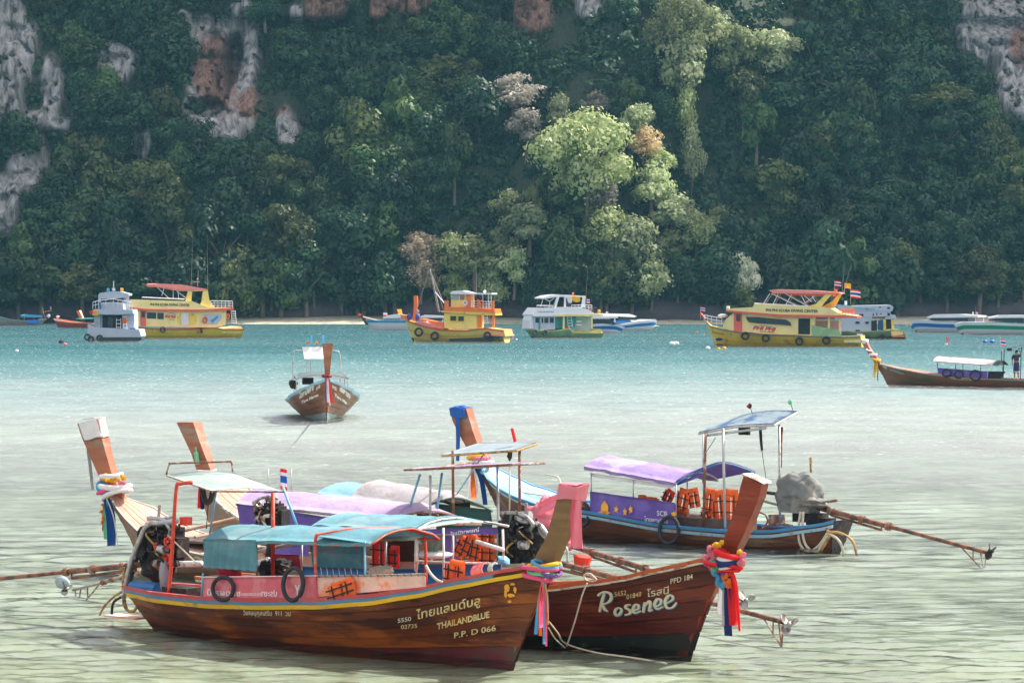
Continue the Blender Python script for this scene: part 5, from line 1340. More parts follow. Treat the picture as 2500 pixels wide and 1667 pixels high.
Rb.add('tiller_handle', tube([Rb.at(Q('c', 1480, 635), .3), Rb.at(Q('c', 1820, 740), .1)], .035, 10), M['whitepipe'], smooth=True)
Rb.add('lamp_bracket', blob(Rb.at(Q('c', 1830, 890), .0), .10, .1, .09, 8, .3, 3), M['bluepipe'])
jacket(Rb, Q('c', 240, 790), .36, .72, .55, 'vivid red and orange life jacket hanging beside the turquoise curtain', m=M['redj'])
jacket(Rb, Q('c', 430, 830), .26, .40, .5, 'red life jacket half hidden under dark seat backs, second from the turquoise curtain', m=M['redj'])
# engine at its stern, far left, seen over A's awning
cR = Rb.at(Q('b', 560, 430), .1)
engine(Rb, cR, .72, -1, False, 9)
Rb.add('snorkel', tube(smooth_path([Rb.at(Q('b', x, y), 0) for x, y in ((310, 255), (350, 235), (390, 250), (400, 320))], 5), .045, 9), M['steel'], smooth=True)
Rb.add('white_hose', tube(smooth_path([Rb.at(Q('b', x, y), -.1) for x, y in ((520, 410), (450, 420), (430, 470), (450, 530), (490, 570))], 5), .035, 8), M['white'], smooth=True)
Rb.add('engine_mount', tube([Rb.at(Q('b', 560, 560), .1), Rb.at((650, 1420), .1)], .08, 8), M['iron'])
tl = tail(Rb, Q('a', 1180, 640), Q('a', -60, 945), .5, .3, prop=False, r=.04, m=M['greyw'], skeg=0)
tail(Rb, Q('a', 500, 808), (178, 1440), .3, .2, prop=False, r=.032, m=M['greyw'], skeg=1)
propeller(Rb, Rb.at(Q('1', 352, 1060), .2), (1, 0, -.1), .16, M['steel'])
Rb.add('propeller_guard', blob(Rb.at(Q('1', 332, 1030), .2), .20, .08, .12, 12, .05, 2, 1), M['skyin'], smooth=True)
pole(Rb, Q('b', 350, 870), Q('b', 900, 750), .3, r=.035, m=M['greyw'], name='wooden_spar')
# rope coil on its rim and lines to the water
Rb.solo('rope_coil', MB().add(tube(smooth_path([Rb.at(Q('5', x, y), -.7) for x, y in ((600, 770), (560, 735), (520, 745), (530, 780), (580, 790), (605, 775), (570, 750), (540, 740))], 5), .016, 6)), M['rope'], 'small coil of pale rope lying on the rim of the red brown boat', 'rope', smooth=True)
Rb.solo('mooring_line', tube(smooth_path([Rb.at(Q('5', x, y), yy) for x, y, yy in ((540, 800, -1.02), (500, 900, -1.05), (450, 1080, -1.0), (392, 1255, -.95))], 5), .014, 6), M['rope'], 'pale rope hanging down the hull of the red brown boat into the water', 'rope', 'ropes by the red brown boat', smooth=True)
Rb.solo('mooring_line', tube(smooth_path([Rb.az(Q('5', x, y), z) for x, y, z in ((268, 1080, .6), (330, 1160, .35), (385, 1235, .08), (600, 1300, .03), (850, 1335, .03), (1110, 1380, .02))], 6), .014, 6), M['rope'], 'pale rope running along the water surface under the red brown bow', 'rope', 'ropes by the red brown boat', smooth=True)
Rb.solo('mooring_line', tube(smooth_path([Rb.az(Q('5', x, y), z) for x, y, z in ((262, 1120, .5), (310, 1200, .25), (380, 1265, .03))], 6), .012, 6), M['rope'], 'short pale rope slanting to the water between the two nearest bows', 'rope', 'ropes by the red brown boat', smooth=True)
T = ribbons(Rb, 'white blue and red ribbons with flower garlands on the red varnished prow', Q('5', 1560, 660), -.2,
    [(M['cwhite'], Q('5', 1500, 1030), .16), (M['cwhite'], Q('5', 1530, 1105), .10), (M['cnavy'], Q('5', 1555, 1180), .17), (M['cred'], Q('5', 1600, 1105), .17), (M['cred'], Q('5', 1632, 1145), .14)],
    wraps=[(M['cred'], Q('5', 1478, 570), Q('5', 1635, 612), .2, .05), (M['cwhite'], Q('5', 1505, 625), Q('5', 1620, 625), .2, .035), (M['cnavy'], Q('5', 1500, 655), Q('5', 1620, 655), .2, .05), (M['cwhite'], Q('5', 1510, 690), Q('5', 1610, 690), .18, .025), (M['cred'], Q('5', 1395, 640), Q('5', 1640, 690), .2, .03), (M['cred'], Q('5', 1500, 715), Q('5', 1620, 712), .18, .02)])
flowers(Rb, T, QS('5', (1455, 545), (1475, 530), (1500, 520), (1632, 570), (1638, 590)), -.2, M['cyel'], .045)
flowers(Rb, T, QS('5', (1440, 565), (1415, 600), (1400, 625), (1440, 610), (1460, 600), (1455, 635), (1430, 650), (1655, 610), (1662, 640), (1650, 660)), -.24, M['pink'], .055)
flowers(Rb, T, QS('5', (1450, 660), (1475, 675), (1460, 700), (1485, 695)), -.26, M['cgreen'], .05)
flowers(Rb, T, QS('5', (1450, 725), (1462, 735), (1485, 760), (1510, 765), (1480, 790), (1500, 810), (1525, 825)), -.27, M['csky'], .05)
flowers(Rb, T, QS('5', (1500, 705), (1520, 695), (1530, 720)), -.28, M['cpur'], .05)
flowers(Rb, T, QS('5', (1530, 750), (1550, 745), (1535, 775), (1552, 790), (1548, 810)), -.28, M['cor'], .045)
flowers(Rb, T, QS('5', (1395, 650), (1400, 670), (1420, 690), (1435, 700)), -.24, M['chot'], .045)

# ---------------------------------------------------------------- B: bleached boat, white-wrapped prow, lilac canopy
B = Rig('longtail_boat', (362, 1386), (1310, 1442), 'bleached longtail boat with a white wrapped prow at far left and a faded lilac canopy', 'boat', 'longtail boats moored behind the front pair')
shB = QS('1', (590, 575), (630, 640), (680, 700), (740, 760), (790, 800))+[(430, 1342), (560, 1368), (900, 1392), (1290, 1378)]
TBF = ([0, .12, .3, .5, .7, .84, .93, 1.0], [.42, .74, .95, 1.0, .96, .80, .52, .05])
HB = Hull(B, -1, 1.12, shB, B.at((268, 1205), 0).x, tb=TBF)
HB.build(M['hullB'], M['hullB'], planks=6, inner_m=M['hullB'])
HB.band('dark_rim', 0.02, -0.05, 0.04, M['greyw']); HB.band('pale_strake', -0.052, -0.12, 0.03, M['flake'])
B.add('prow', stem_loft(B, [((366, 1395), (390, 1395), .03), ((338, 1335), (362, 1335), .04), ((300, 1270), (322, 1268), .05), ((262, 1212), (300, 1206), .07), ((249, 1162), (280, 1152), .11),
     ((230, 1118), (267, 1108), .11), ((212, 1075), (257, 1066), .125), ((199, 1034), (249, 1022), .14)]), M['postB'])
HB.deck(0.70, 0.99, 7, M['deckB'], dz=-0.01, crown=.07)
B.add('deck_edge', tube([HB.pz(.70, .0, -1, -.05), HB.pz(.70, .07, 1, -1.0), HB.pz(.70, .0, 1, -.05)], .03, 6), M['greyw'])
B.add('deck_cleat', tube([B.at(Q('1', 853, 615), 0), B.at(Q('1', 845, 700), 0)], .035, 7), M['greyw'])
B.add('hold_beam', tube([B.at(Q('1', 930, 765), -.6), B.at(Q('1', 1250, 690), .6)], .04, 7), M['hullB'])
B.add('hold_beam', tube([B.at(Q('1', 1040, 790), -.6), B.at(Q('1', 1230, 750), .6)], .03, 7), M['hullB'])
B.add('hold_lining', MB().add(box(B.at(Q('1', 1120, 800), 0), (1.6, 1.5, .05))), M['dim'])
# canopy
xa = B.at(Q('2', 465, 205), -.8).x; za = B.at(Q('2', 465, 205), -.8).z; pr = B.at(Q('2', 1470, 305), -.8)
oB, fB = canopy(B, 'canopy', xa, pr.x, .82, za, pr.z, .26, M['lilac'], valance=.03, frame=M['rust'], nx=34, wav=.01, seed=2.)
hanging(B, 'side_banner', [Q('b', 95, 255), Q('b', 360, 290), Q('b', 360, 580), Q('b', 145, 590)], -.84, M['purple'], 10, 5, .01, 3)
hanging(B, 'side_banner', [Q('b', 360, 285), Q('b', 1440, 460), Q('b', 1440, 560), Q('b', 360, 560)], -.84, M['purple'], 14, 3, .01, 3)
hanging(B, 'lower_banner', [Q('b', 560, 820), Q('b', 1010, 770), Q('b', 1010, 930), Q('b', 580, 900)], -.86, M['purple'], 10, 4, .01, 3)
hanging(B, 'end_banner', [Q('c', 720, 480), Q('c', 1800, 450), Q('c', 1780, 540), Q('c', 760, 540)], -.2, M['purple'], 12, 3, .012, 3)
lettering(B, 'ไทยพาณิชย์', Q('c', 1150, 560), Q('c', 1520, 505), 9, M['cwhite'], y=-.26, mirror=True, bold=.012, name='banner_print')
hanging(B, 'far_banner', [Q('c', 1080, 560), Q('c', 1230, 560), Q('c', 1230, 890), Q('c', 1080, 890)], .3, M['purple'], 8, 4, .01, 3)
arch_end(B, [((962, 1267), -.8), ((1005, 1252), -.4), ((1050, 1247), 0), ((1095, 1253), .4), ((1138, 1267), .8)], fB, M['lilac'], M['rust'])
# flat roof over the helm
ra, rb = B.at(Q('3', -40, 618), -.65), B.at(Q('3', 790, 575), -.65)
def broof(u, v): p = ra.lerp(rb, u); p.y += v*1.2; p.z += .04*math.sin(v*3.14)-.03*v; return p
B.add('helmsman_roof', sheet(broof, 12, 6, .02), M['lilac2'], smooth=True)
B.add('roof_frame', MB().add(tube([ra, rb, rb+Vector((0, 1.2, -.04)), ra+Vector((0, 1.2, -.04)), ra], .022, 6)).add(tube([ra.lerp(rb, .3), ra.lerp(rb, .3)+Vector((0, 1.3, .05))], .02, 6)), M['rust'])
for a, b, yy, mm in ((Q('2', 1635, 20), Q('2', 1550, 290), -.3, 'bluepipe'), (Q('2', 1775, 10), Q('2', 1740, 272), .3, 'bluepipe'), (Q('2', 1700, 25), Q('2', 1700, 330), -.55, 'pipe'), (Q('3', 672, 590), Q('3', 682, 1130), .5, 'pipe'), (Q('c', 1755, 0), Q('c', 1755, 1000), -.1, 'pipe')):
    pole(B, a, b, yy, r=.024, m=M[mm], name='roof_post')
for (cx, cy, yy, w, h, t, lab) in ((1290, 700, .25, .26, .45, .5, 'orange life jacket slanting under the purple end banner, leftmost of the hanging bunch'), (1385, 680, .2, .26, .5, .4, 'orange life jacket slanting in the middle of the hanging bunch'),
        (1470, 740, .15, .24, .5, .2, 'orange life jacket at the lower middle of the hanging bunch'), (1620, 590, .1, .34, .34, 0, 'orange life jacket with black ladder straps at top right of the hanging bunch'), (1620, 800, .1, .34, .42, 0, 'orange life jacket with black ladder straps at bottom right of the hanging bunch')):
    jacket(B, Q('c', cx, cy), w, h, yy, lab, tilt=t)
cB = B.at(Q('d', 420, 900), 0)
engine(B, cB, 1.1, 1, False, 21)
B.add('drive_guard', MB().add(blob(B.at(Q('d', 250, 880), -.1), .24, .25, .5, 10, .25, 2, 3)).add(blob(B.at(Q('d', 560, 900), 0), .25, .2, .3, 8, .3, 2, 5)), M['iron'])
B.add('exhaust_pipe', tube(smooth_path([B.at(Q('d', x, y), -.2) for x, y in ((310, 610), (430, 650), (580, 670), (660, 740), (760, 900))], 5), .05, 9), M['steel'], smooth=True)
B.add('bent_handle', tube(smooth_path([B.at(Q('d', x, y), -.3) for x, y in ((880, 930), (930, 950), (965, 1010), (970, 1160))], 5), .025, 8), M['pipe'], smooth=True)
tail(B, Q('d', 900, 1180), (0, 0), 0, B.az((1917, 1519), .28), prop=True, under=(.05, .35), r=.05, skeg=1)
B.add('tail_strut', tube([B.at(Q('d', 870, 1260), -.2), B.at(Q('d', 1430, 1380), -.2)], .03, 6), M['shaft'])
# white cloth over the prow and garlands beneath
Wr = B.thing('prow_scarf', B.at((225, 1045), 0), 'white cloth wound round the top of the leftmost prow with grey tails behind', 'scarf')
def wrapB(u, v):
    a = u*6.28318; c = B.at((224, 1027), 0).lerp(B.at((236, 1070), 0), v); hw = .27-.03*v
    return c+Vector((max(-1, min(1, 1.15*math.cos(a)))*hw, max(-1, min(1, 1.15*math.sin(a)))*(.18), .05*math.cos(a)+.012*math.sin(a*4+v*12)))
Wr.add('wrap', sheet(wrapB, 26, 8, .012), M['cwhite'], smooth=False)
Wr.add('cap_top', sheet(lambda u, v: B.at((224, 1024), 0)+Vector(((u-.5)*.44, (v-.5)*.4, .03+.05*(u-.5))), 3, 3, .01), M['cwhite'])
Wr.add('tail', strip(B, [B.at((213, 1075), .1), B.at((218, 1120), .1), B.at((226, 1195), .12)], .09, (1, 0, 0), .2, .3), M['greyt'], smooth=True)
T = ribbons(B, 'red green and blue ribbons under yellow and pink garlands on the leftmost prow', Q('1', 575, 570), -.2,
    [(M['cyel'], Q('1', 545, 715), .06), (M['cred'], Q('1', 550, 755), .06), (M['cgreen'], Q('1', 565, 800), .11), (M['cblue'], Q('1', 595, 835), .20), (M['cwhite'], Q('1', 628, 835), .07)],
    wraps=[(M['cwhite'], Q('1', 545, 470), Q('1', 640, 455), .2, .045), (M['cwhite'], Q('1', 540, 520), Q('1', 685, 520), .24, .06), (M['csky'], Q('1', 538, 500), Q('1', 580, 560), .2, .04), (M['chot'], Q('1', 535, 555), Q('1', 640, 520), .24, .04), (M['cwhite'], Q('1', 560, 575), Q('1', 690, 535), .24, .05)])
flowers(B, T, QS('1', (555, 480), (575, 490), (600, 488), (630, 480), (655, 470), (665, 488), (560, 460), (600, 465)), -.26, M['cyel'], .05)
flowers(B, T, QS('1', (550, 590), (548, 620), (545, 655), (552, 690), (545, 715)), -.26, M['cor'], .035)
flowers(B, T, QS('1', (545, 550), (560, 530), (600, 520), (640, 505), (665, 500)), -.3, M['pink'], .045)

# ---------------------------------------------------------------- D: tan boat with bare prow, blue and grey canopy
D = Rig('longtail_boat', (528, 1330), (1345, 1392), 'pale tan longtail boat with a bare wooden prow and a blue and grey canopy', 'boat', 'longtail boats moored behind the front pair')
shD = QS('1', (1110, 520), (1150, 585), (1220, 650), (1285, 690))+[(650, 1290), (900, 1318), (1330, 1318)]
HD = Hull(D, -1, 1.05, shD, D.at((492, 1165), 0).x, tb=TBF)
HD.build(M['hullB'], M['hullB'], planks=5, inner_m=M['deckB'])
HD.band('cream_strake', 0.02, -0.07, 0.035, M['flake'])
D.add('prow', stem_loft(D, [((532, 1340), (552, 1340), .03), ((512, 1275), (532, 1275), .04), ((497, 1215), (520, 1210), .05), ((487, 1150), (522, 1150), .08), ((476, 1108), (509, 1112), .11), ((458, 1068), (496, 1075), .12), ((441, 1030), (482, 1030), .135)]), M['postB'])
HD.deck(0.74, 0.99, 6, M['deckB'], dz=-0.01, crown=.06)
q0 = D.at(Q('b', 1140, 120), -.8); q1 = D.at(Q('c', 720, 215), -.8); xs_ = q0.x+(q1.x-q0.x)*.34
zz = q0.z+(q1.z-q0.z)*.34
canopy(D, 'blue_canopy', q0.x, xs_, .85, q0.z, zz, .20, M['bluet'], frame=M['yrope'], ribs=2, nx=14)
oD, fD = canopy(D, 'grey_canopy', xs_+.01, q1.x, .86, zz+.01, q1.z, .34, M['greyt'], frame=M['iron'], valance=.07, ribs=3, nx=26, seed=3)
hanging(D, 'end_curtain', [Q('c', 960, 150), Q('c', 1670, 230), Q('c', 1675, 520), Q('c', 960, 520)], .1, M['dgreen'], 12, 6, .03, 6)
hanging(D, 'interior_shade_sheet', [Q('c', 720, 225), Q('c', 1400, 130), Q('c', 1400, 420), Q('c', 720, 420)], .5, M['dark'], 6, 3, .01, 2)  # dark sheet stands in for the shade inside the canopy
arch_end(D, [((1018, 1242), -.84), ((1060, 1226), -.4), ((1112, 1214), 0), ((1160, 1226), .45), ((1202, 1246), .86)], fD, M['greyt'], M['dgreen'])
ra, rb = D.at(Q('3', 245, 500), -.6), D.at(Q('3', 690, 505), -.6); rc = D.at(Q('3', 980, 407), .6); rd = D.at(Q('3', 540, 407), .6)
def droof(u, v): p = ra.lerp(rb.lerp(rc, .45), u).lerp(rd.lerp(rc, u), v); p.z += .03*math.sin(v*3.14)*math.sin(u*3.14); return p
D.add('helmsman_roof', sheet(droof, 10, 8, .02), mat('blue_grey_roof_sheet', (.20, .26, .29), .7, .15, 3), smooth=True)
D.add('roof_frame', tube([Vector(droof(*q))-Vector((0, 0, .03)) for q in ((0, 0), (1, 0), (1, 1), (0, 1), (0, 0))], .022, 6), M['yrope'])
for a, b, yy, mm in ((Q('3', 330, 470), Q('3', 335, 960), -.5, 'rust'), (Q('3', 842, 450), Q('3', 842, 985), .2, 'rust'), (Q('3', 575, 485), Q('3', 350, 820), .3, 'bluepipe'), (Q('3', 765, 560), Q('3', 765, 1000), -.1, 'rope')):
    pole(D, a, b, yy, r=.03 if mm == 'rust' else .016, m=M[mm], name='roof_post')
D.add('wooden_post', tube([D.at(Q('3', 892, 870), 0), D.at(Q('3', 892, 1020), 0)], .035, 7), M['greyw'])
D.add('hanging_float', MB().add(blob(D.at(Q('3', 768, 500), 0), .05, .05, .12, 7, .3)), M['iron'])
D.add('marker_stick', tube([D.at(Q('3', 783, 300), .2), D.at(Q('3', 808, 400), .2)], .035, 7), M['cred'])
D.add('engine_stand', tube([D.at((1335, 1240), 0), D.at((1335, 1380), 0)], .12, 8), M['iron'])
tail(D, Q('d', 1050, 960), (0, 0), 0, D.az((1815, 1462), .3), prop=True, under=(.12, .4), r=.05, skeg=0)
CV = D.thing('engine_cover', D.at((1330, 1270), 0), 'pink cloth bundled over an engine behind the brown prow', 'cover')
def bundle(px, py, rx, rz, sd): return blob(D.at((px, py), 0), rx, .3, rz, 16, .35, 2.4, sd)
CV.add('cover_cloth', bundle(1325, 1265, .36, .30, 2.), M['pink'], smooth=True)
CV.add('cover_cloth', bundle(1372, 1320, .28, .20, 5.), M['pink'], smooth=True)
CV.add('cover_fold', strip(D, [D.at((1290, 1262), -.2), D.at((1340, 1230), -.3), D.at((1385, 1215), -.2)], .3, (0, .3, 1), .1), M['pink'], smooth=True)
CV.add('tie_rope', tube(smooth_path([D.at((1345, 1330), -.3), D.at((1375, 1342), -.33), D.at((1400, 1325), -.3)], 4), .02, 6), M['rope'])
D.solo('bucket', tube([D.at(Q('d', 1150, 1195), -.1), D.at(Q('d', 1165, 1080), -.1)], .16, 12, .2), M['redj'], 'red plastic bucket hanging behind the tail shafts', 'bucket')
T = ribbons(D, 'red and blue ribbons hanging on the bare wooden prow behind the mint roof', Q('1', 1075, 500), -.15,
    [(M['cred'], Q('1', 1062, 635), .10), (M['cnavy'], Q('1', 1082, 640), .08)], wraps=[(M['cwhite'], Q('1', 1060, 440), Q('1', 1142, 435), .15, .03)])
D.solo('bottle', MB().add(cyl(D.at(Q('1', 1055, 400), -.2), D.at(Q('1', 1046, 335), -.2), .05)).add(cyl(D.at(Q('1', 1046, 335), -.2), D.at(Q('1', 1044, 308), -.2), .022)), M['cgreen'], 'green bottle shaped light tied in front of the bare prow', 'bottle')
# Thai flag and whip aerials above the lilac canopy (carried by B)
flag(B, Q('1', 1495, 560), (.17, .42), 0, TH, h=.1, name='flag_stripe')
pole(B, Q('1', 1432, 425), Q('1', 1432, 545), .3, r=.01, m=M['pipe'], name='aerial'); pole(B, Q('1', 1555, 418), Q('1', 1555, 560), .3, r=.01, m=M['pipe'], name='aerial')

# ---------------------------------------------------------------- C: boat with lilac canopy and covered engine
C = Rig('longtail_boat', (1243, 1290), (2018, 1340), 'brown longtail boat with sky blue gunwale, blue foredeck and lilac canopy moored on its own', 'boat')
shC = QS('3', (550, 600), (600, 690), (700, 770), (850, 840), (1000, 890))+QS('4', (360, 928), (1000, 1040), (1480, 1080), (1800, 1085), (2190, 1035))+QS('6', (745, 1008),)
HCc = Hull(C, -1, 1.0, shC, C.at((1168, 1140), 0).x, tb=TBF, stern_x=C.at(Q('6', 760, 1020), -.3).x, stern_low=.3)
HCc.build(M['hullC'], M['hullC'], planks=7, transom_m=M['iron'], inner_m=M['blug'])  # transom shade put into the colour, against the sun falling on it
HCc.band('blue_rim', .02, -.05, .035, M['blug']); HCc.band('brown_strake', -.052, -.085, .028, M['hullC']); HCc.band('sky_blue_strake', -.087, -.16, .045, M['skyg'])
C.add('prow', stem_loft(C, [((1246, 1300), (1268, 1300), .03), ((1236, 1270), (1256, 1268), .035), ((1212, 1226), (1232, 1224), .045), ((1190, 1186), (1212, 1182), .05), ((1168, 1142), (1196, 1140), .07), ((1152, 1106), (1182, 1106), .09), ((1141, 1083), (1172, 1081), .11),
     ((1128, 1058), (1162, 1050), .13), ((1112, 1026), (1152, 1018), .12), ((1107, 996), (1146, 996), .13)]), M['postB'])
HCc.deck(.76, .985, 9, M['blued'], dz=-.005, crown=.03)
C.add('deck_edge', box(HCc.pz(.76, -.06, 1, 0)*1-Vector((0, HCc.half(.76), 0)), (.05, HCc.half(.76)*1.9, .13)), M['inred'])
C.add('bulwark_lining', MB().add(tube([HCc.pz(.4+.36*i/8, -.12, 1, -.07) for i in range(9)], .09, 6)), M['inred'], smooth=True)
bC = HCc.bvh(-1)
q0 = C.at(Q('4', 402, 590), -.82); q1 = C.at(Q('4', 1100, 715), -.82)
canopy(C, 'canopy', q0.x, q1.x, .84, q0.z, q1.z, .22, M['lilac2'], valance=.07, frame=M['pipe'], nx=30, seed=7.)
hanging(C, 'canopy_lining', [Q('4', 440, 640), Q('4', 1090, 735), Q('4', 1060, 760), Q('4', 460, 668)], -.80, M['cwhite'], 12, 2, .02, 4)
hanging(C, 'canopy_front', [Q('4', 1100, 715), Q('4', 1300, 640), Q('4', 1310, 662), Q('4', 1110, 735)], -.6, M['purple'], 8, 2, .01, 2)
C.add('end_hoop', tube(smooth_path([C.at(Q('4', x, y), yy) for x, y, yy in ((1100, 720, -.8), (1250, 640, -.4), (1400, 578, 0), (1500, 572, .3), (1600, 600, .6), (1705, 640, .85))], 6), .02, 7), M['dblue'], smooth=True)
def cend(u, v):
    k = smooth_path([C.at(Q('4', x, y), yy) for x, y, yy in ((1100, 705, -.8), (1250, 625, -.4), (1400, 565, 0), (1500, 560, .3), (1600, 588, .6), (1705, 630, .85))], 5)
    b = k[min(int(round(u*(len(k)-1))), len(k)-1)]; a = Vector((q1.x-.02, -.84+1.68*u, q1.z+.22*(1-abs(-1+2*u)**2.2)))
    return a.lerp(b, v)
C.add('canopy_extension', sheet(cend, 18, 4), M['purple'], smooth=True)
hanging(C, 'side_banner', [Q('4', 442, 780), Q('4', 1092, 868), Q('4', 1090, 1036), Q('4', 440, 935)], -.90, M['purple'], 22, 6, .015, 4)
lettering(C, 'SCB', Q('4', 952, 965), Q('4', 1032, 972), 12.5, M['cwhite'], y=-.935, bold=.012, name='bank_initials')
lettering(C, 'ไทยพาณิชย์', Q('4', 855, 1008), Q('4', 1040, 1030), 11, M['cwhite'], y=-.935, bold=.006, name='bank_name_thai')
mb = MB()
def flat(rig, c, rx, ry, y, n=10, seed=0, amp=.3):
    V = []
    for k in range(n):
        a = 6.28318*k/n; q = 1+amp*math.sin(5*a+seed); V.append(rig.at((c[0]+math.cos(a)*rx*q, c[1]+math.sin(a)*ry*q), y))
    return V, [tuple(range(n-1, -1, -1))]
for cx, cy, rx, ry, sd, am in ((552, 908, 30, 40, 0, .1), (545, 945, 50, 14, 1, .1), (640, 918, 16, 22, 2, .5), (708, 938, 14, 26, 3, .4), (752, 920, 14, 26, 4, .4), (1082, 955, 20, 18, 2, .2), (552, 865, 10, 12, 0, .1)):
    mb.add(flat(C, Q('4', cx, cy), rx*.319, ry*.319, -.935, 12, sd, am))
C.add('banner_print', mb, M['tG'])
for a, b, yy in ((Q('4', 450, 640), Q('4', 450, 790), -.82), (Q('4', 772, 690), Q('4', 772, 830), -.82), (Q('4', 1100, 730), Q('4', 1100, 1030), -.82), (Q('4', 1185, 690), Q('4', 1185, 960), .5)):
    pole(C, a, b, yy, r=.015, m=M['pipe'], name='canopy_post')
# helm roof
P0 = C.at(Q('4', 1272, 326), -.6); P1 = C.at(Q('4', 1850, 262), -.6); P2 = C.at(Q('4', 2028, 166), .6); P3 = C.at(Q('4', 1590, 200), .6)
def croof(u, v): p = P0.lerp(P1, u).lerp(P3.lerp(P2, u), v); p.z += .06*math.sin(u*3.14); return p
C.add('helmsman_roof', sheet(croof, 12, 8, .02), mat('patched_blue_grey_roof', (0.15, 0.21, 0.25), .7, .15, 4, (0.015, 0.07, 0.17), .42, 2.2), smooth=True)
C.add('roof_frame', MB().add(tube([Vector(croof(*q))-Vector((0, 0, .04)) for q in ((0, 0), (.5, 0), (1, 0), (1, 1), (.5, 1), (0, 1), (0, 0))], .028, 7)).add(tube([Vector(croof(.1, 0))-Vector((0, 0, .12)), Vector(croof(.9, 0))-Vector((0, 0, .10))], .03, 7)), M['pipe'])
for a, b, yy, mm, rr in ((Q('4', 1325, 340), Q('4', 1310, 1050), -.7, 'rust', .032), (Q('4', 1458, 300), Q('4', 1474, 1062), -.78, 'pipe', .03), (Q('4', 1890, 270), Q('4', 1895, 1040), -.2, 'pipe', .028), (Q('4', 1910, 290), Q('4', 1900, 600), .3, 'rust', .028), (Q('4', 1308, 345), Q('4', 1305, 720), .5, 'pipe', .018)):
    pole(C, a, b, yy, r=rr, m=M[mm], name='roof_post')
C.add('hanging_box', box(C.at(Q('4', 1622, 315), -.3), (.26, .1, .20)), M['iron'])
C.add('hanging_strap', strip(C, [C.at(Q('4', 1742, 255), -.4), C.at(Q('4', 1748, 380), -.4), C.at(Q('4', 1756, 470), -.4)], .08, (1, 0, 0), .3), M['iron'])
C.add('cord', tube([C.at(Q('4', 1756, 470), -.4), C.at(Q('4', 1788, 680), -.4)], .008, 5), M['drope'])
C.add('cord', tube(smooth_path([C.at(Q('4', 1400, 370), -.4), C.at(Q('4', 1370, 420), -.4), C.at(Q('4', 1330, 480), -.4)], 3), .008, 5), M['drope'])
for px, m_, lab in (((1663, 128), 'iron', 'round_lamp'), ((1973, 100), 'cgreen', 'lamp_bottle')):
    p = C.at(Q('4', *px), .1); C.add('signal_lamp', MB().add(blob(p, .05, .05, .06, 8, .1)), M[m_]); C.add('lamp_stalk', tube([p, C.at(Q('4', px[0]+22, px[1]+62), .1)], .008, 5), M['iron'])
C.add('red_lens', blob(C.at(Q('4', 1648, 130), .05), .03, .03, .035, 6, 0), M['cred'])
for (cx, cy, yy, w, h, t, lab) in ((1150, 850, -.5, .30, .50, .2, 'orange life jacket with crossed straps hanging left of the rusty roof post'), (1235, 830, -.45, .26, .40, -.2, 'plain orange life jacket against the left side of the rusty post'), (1040, 820, -.5, .24, .30, .5, 'pinkish red life jacket hanging just above the end of the purple banner'),
        (1350, 860, -.45, .24, .55, .1, 'orange life jacket directly right of the rusty roof post'), (1425, 880, -.4, .30, .60, -.1, 'orange life jacket with criss cross straps left of the grey roof post'), (1520, 880, -.4, .36, .62, 0, 'orange life jacket right of the grey roof post'), (1330, 960, -.42, .22, .3, -.4, 'small low orange life jacket at the foot of the hanging row')):
    jacket(C, Q('4', cx, cy), w*1.25, h*1.12, yy, lab, tilt=t, m=M['redj'] if 'pinkish' in lab else None)
for k, (x, y) in enumerate(((845, 828), (900, 845), (935, 848))):
    C.solo('life_ring', blob(C.at(Q('4', x, y), -.1), .12, .1, .06, 8, .3, 3, k), M['orange'], ('orange padded float peeping over the purple banner, left one', 'orange padded float peeping over the purple banner, middle one', 'orange padded float peeping over the purple banner, right one')[k], 'float', smooth=True)
C.add('seat_back', box(C.at(Q('4', 1150, 980), -.4), (.3, .1, .4)), M['inred'])
C.add('hold', box(C.at(Q('4', 1300, 1020), 0), (2.2, 1.2, .3)), M['dim'])
C.add('cross_beam', tube([C.at(Q('4', 1700, 775), -.3), C.at(Q('4', 1870, 800), -.1)], .04, 7), M['iron'])
C.add('cross_beam', tube([C.at(Q('4', 1770, 855), -.3), C.at(Q('4', 1880, 885), -.1)], .03, 7), M['greyw'])
C.add('deck_rope', tube(smooth_path([C.at(Q('3', x, y), yy) for x, y, yy in ((720, 760, -.3), (870, 790, -.3), (1000, 810, -.3), (1130, 830, -.4))], 5), .018, 6), M['rope'], smooth=True)
C.add('deck_rope', tube(smooth_path([C.at(Q('3', x, y), yy) for x, y, yy in ((1050, 655, .3), (1130, 670, .1), (1155, 720, -.1), (1135, 790, -.3))], 5), .022, 6), M['rope'], smooth=True)
C.add('stern_gear', MB().add(tube(smooth_path([C.at(Q('4', x, y), -.3) for x, y in ((1730, 940), (1780, 960), (1800, 1010), (1780, 1040))], 4), .02, 6)).add(tube(smooth_path([C.at(Q('4', x, y), -.2) for x, y in ((1760, 1060), (1830, 1040), (1900, 1030), (1990, 1045))], 4), .03, 6)).add(box(C.at(Q('4', 1870, 1000), 0), (.25, .3, .25))), M['rust'])
C.add('engine_base', MB().add(box(C.at(Q('6', 560, 980), 0), (.7, .4, .2))).add(box(C.at(Q('6', 640, 1010), 0), (.6, .3, .16))), M['iron'])
tail(C, Q('6', 560, 890), Q('6', 1925, 1252), 0, -.3, prop=False, under=(.12, .41), r=.055, skeg=1)
pr_ = C.at(Q('6', 1940, 1235), -.3)
propeller(C, pr_, (1, 0, -.3), .20, M['iron'])
C.add('rear_handle', tube([C.at(Q('6', 690, 860), 0), C.at(Q('6', 765, 850), 0)], .03, 7), M['rust'])
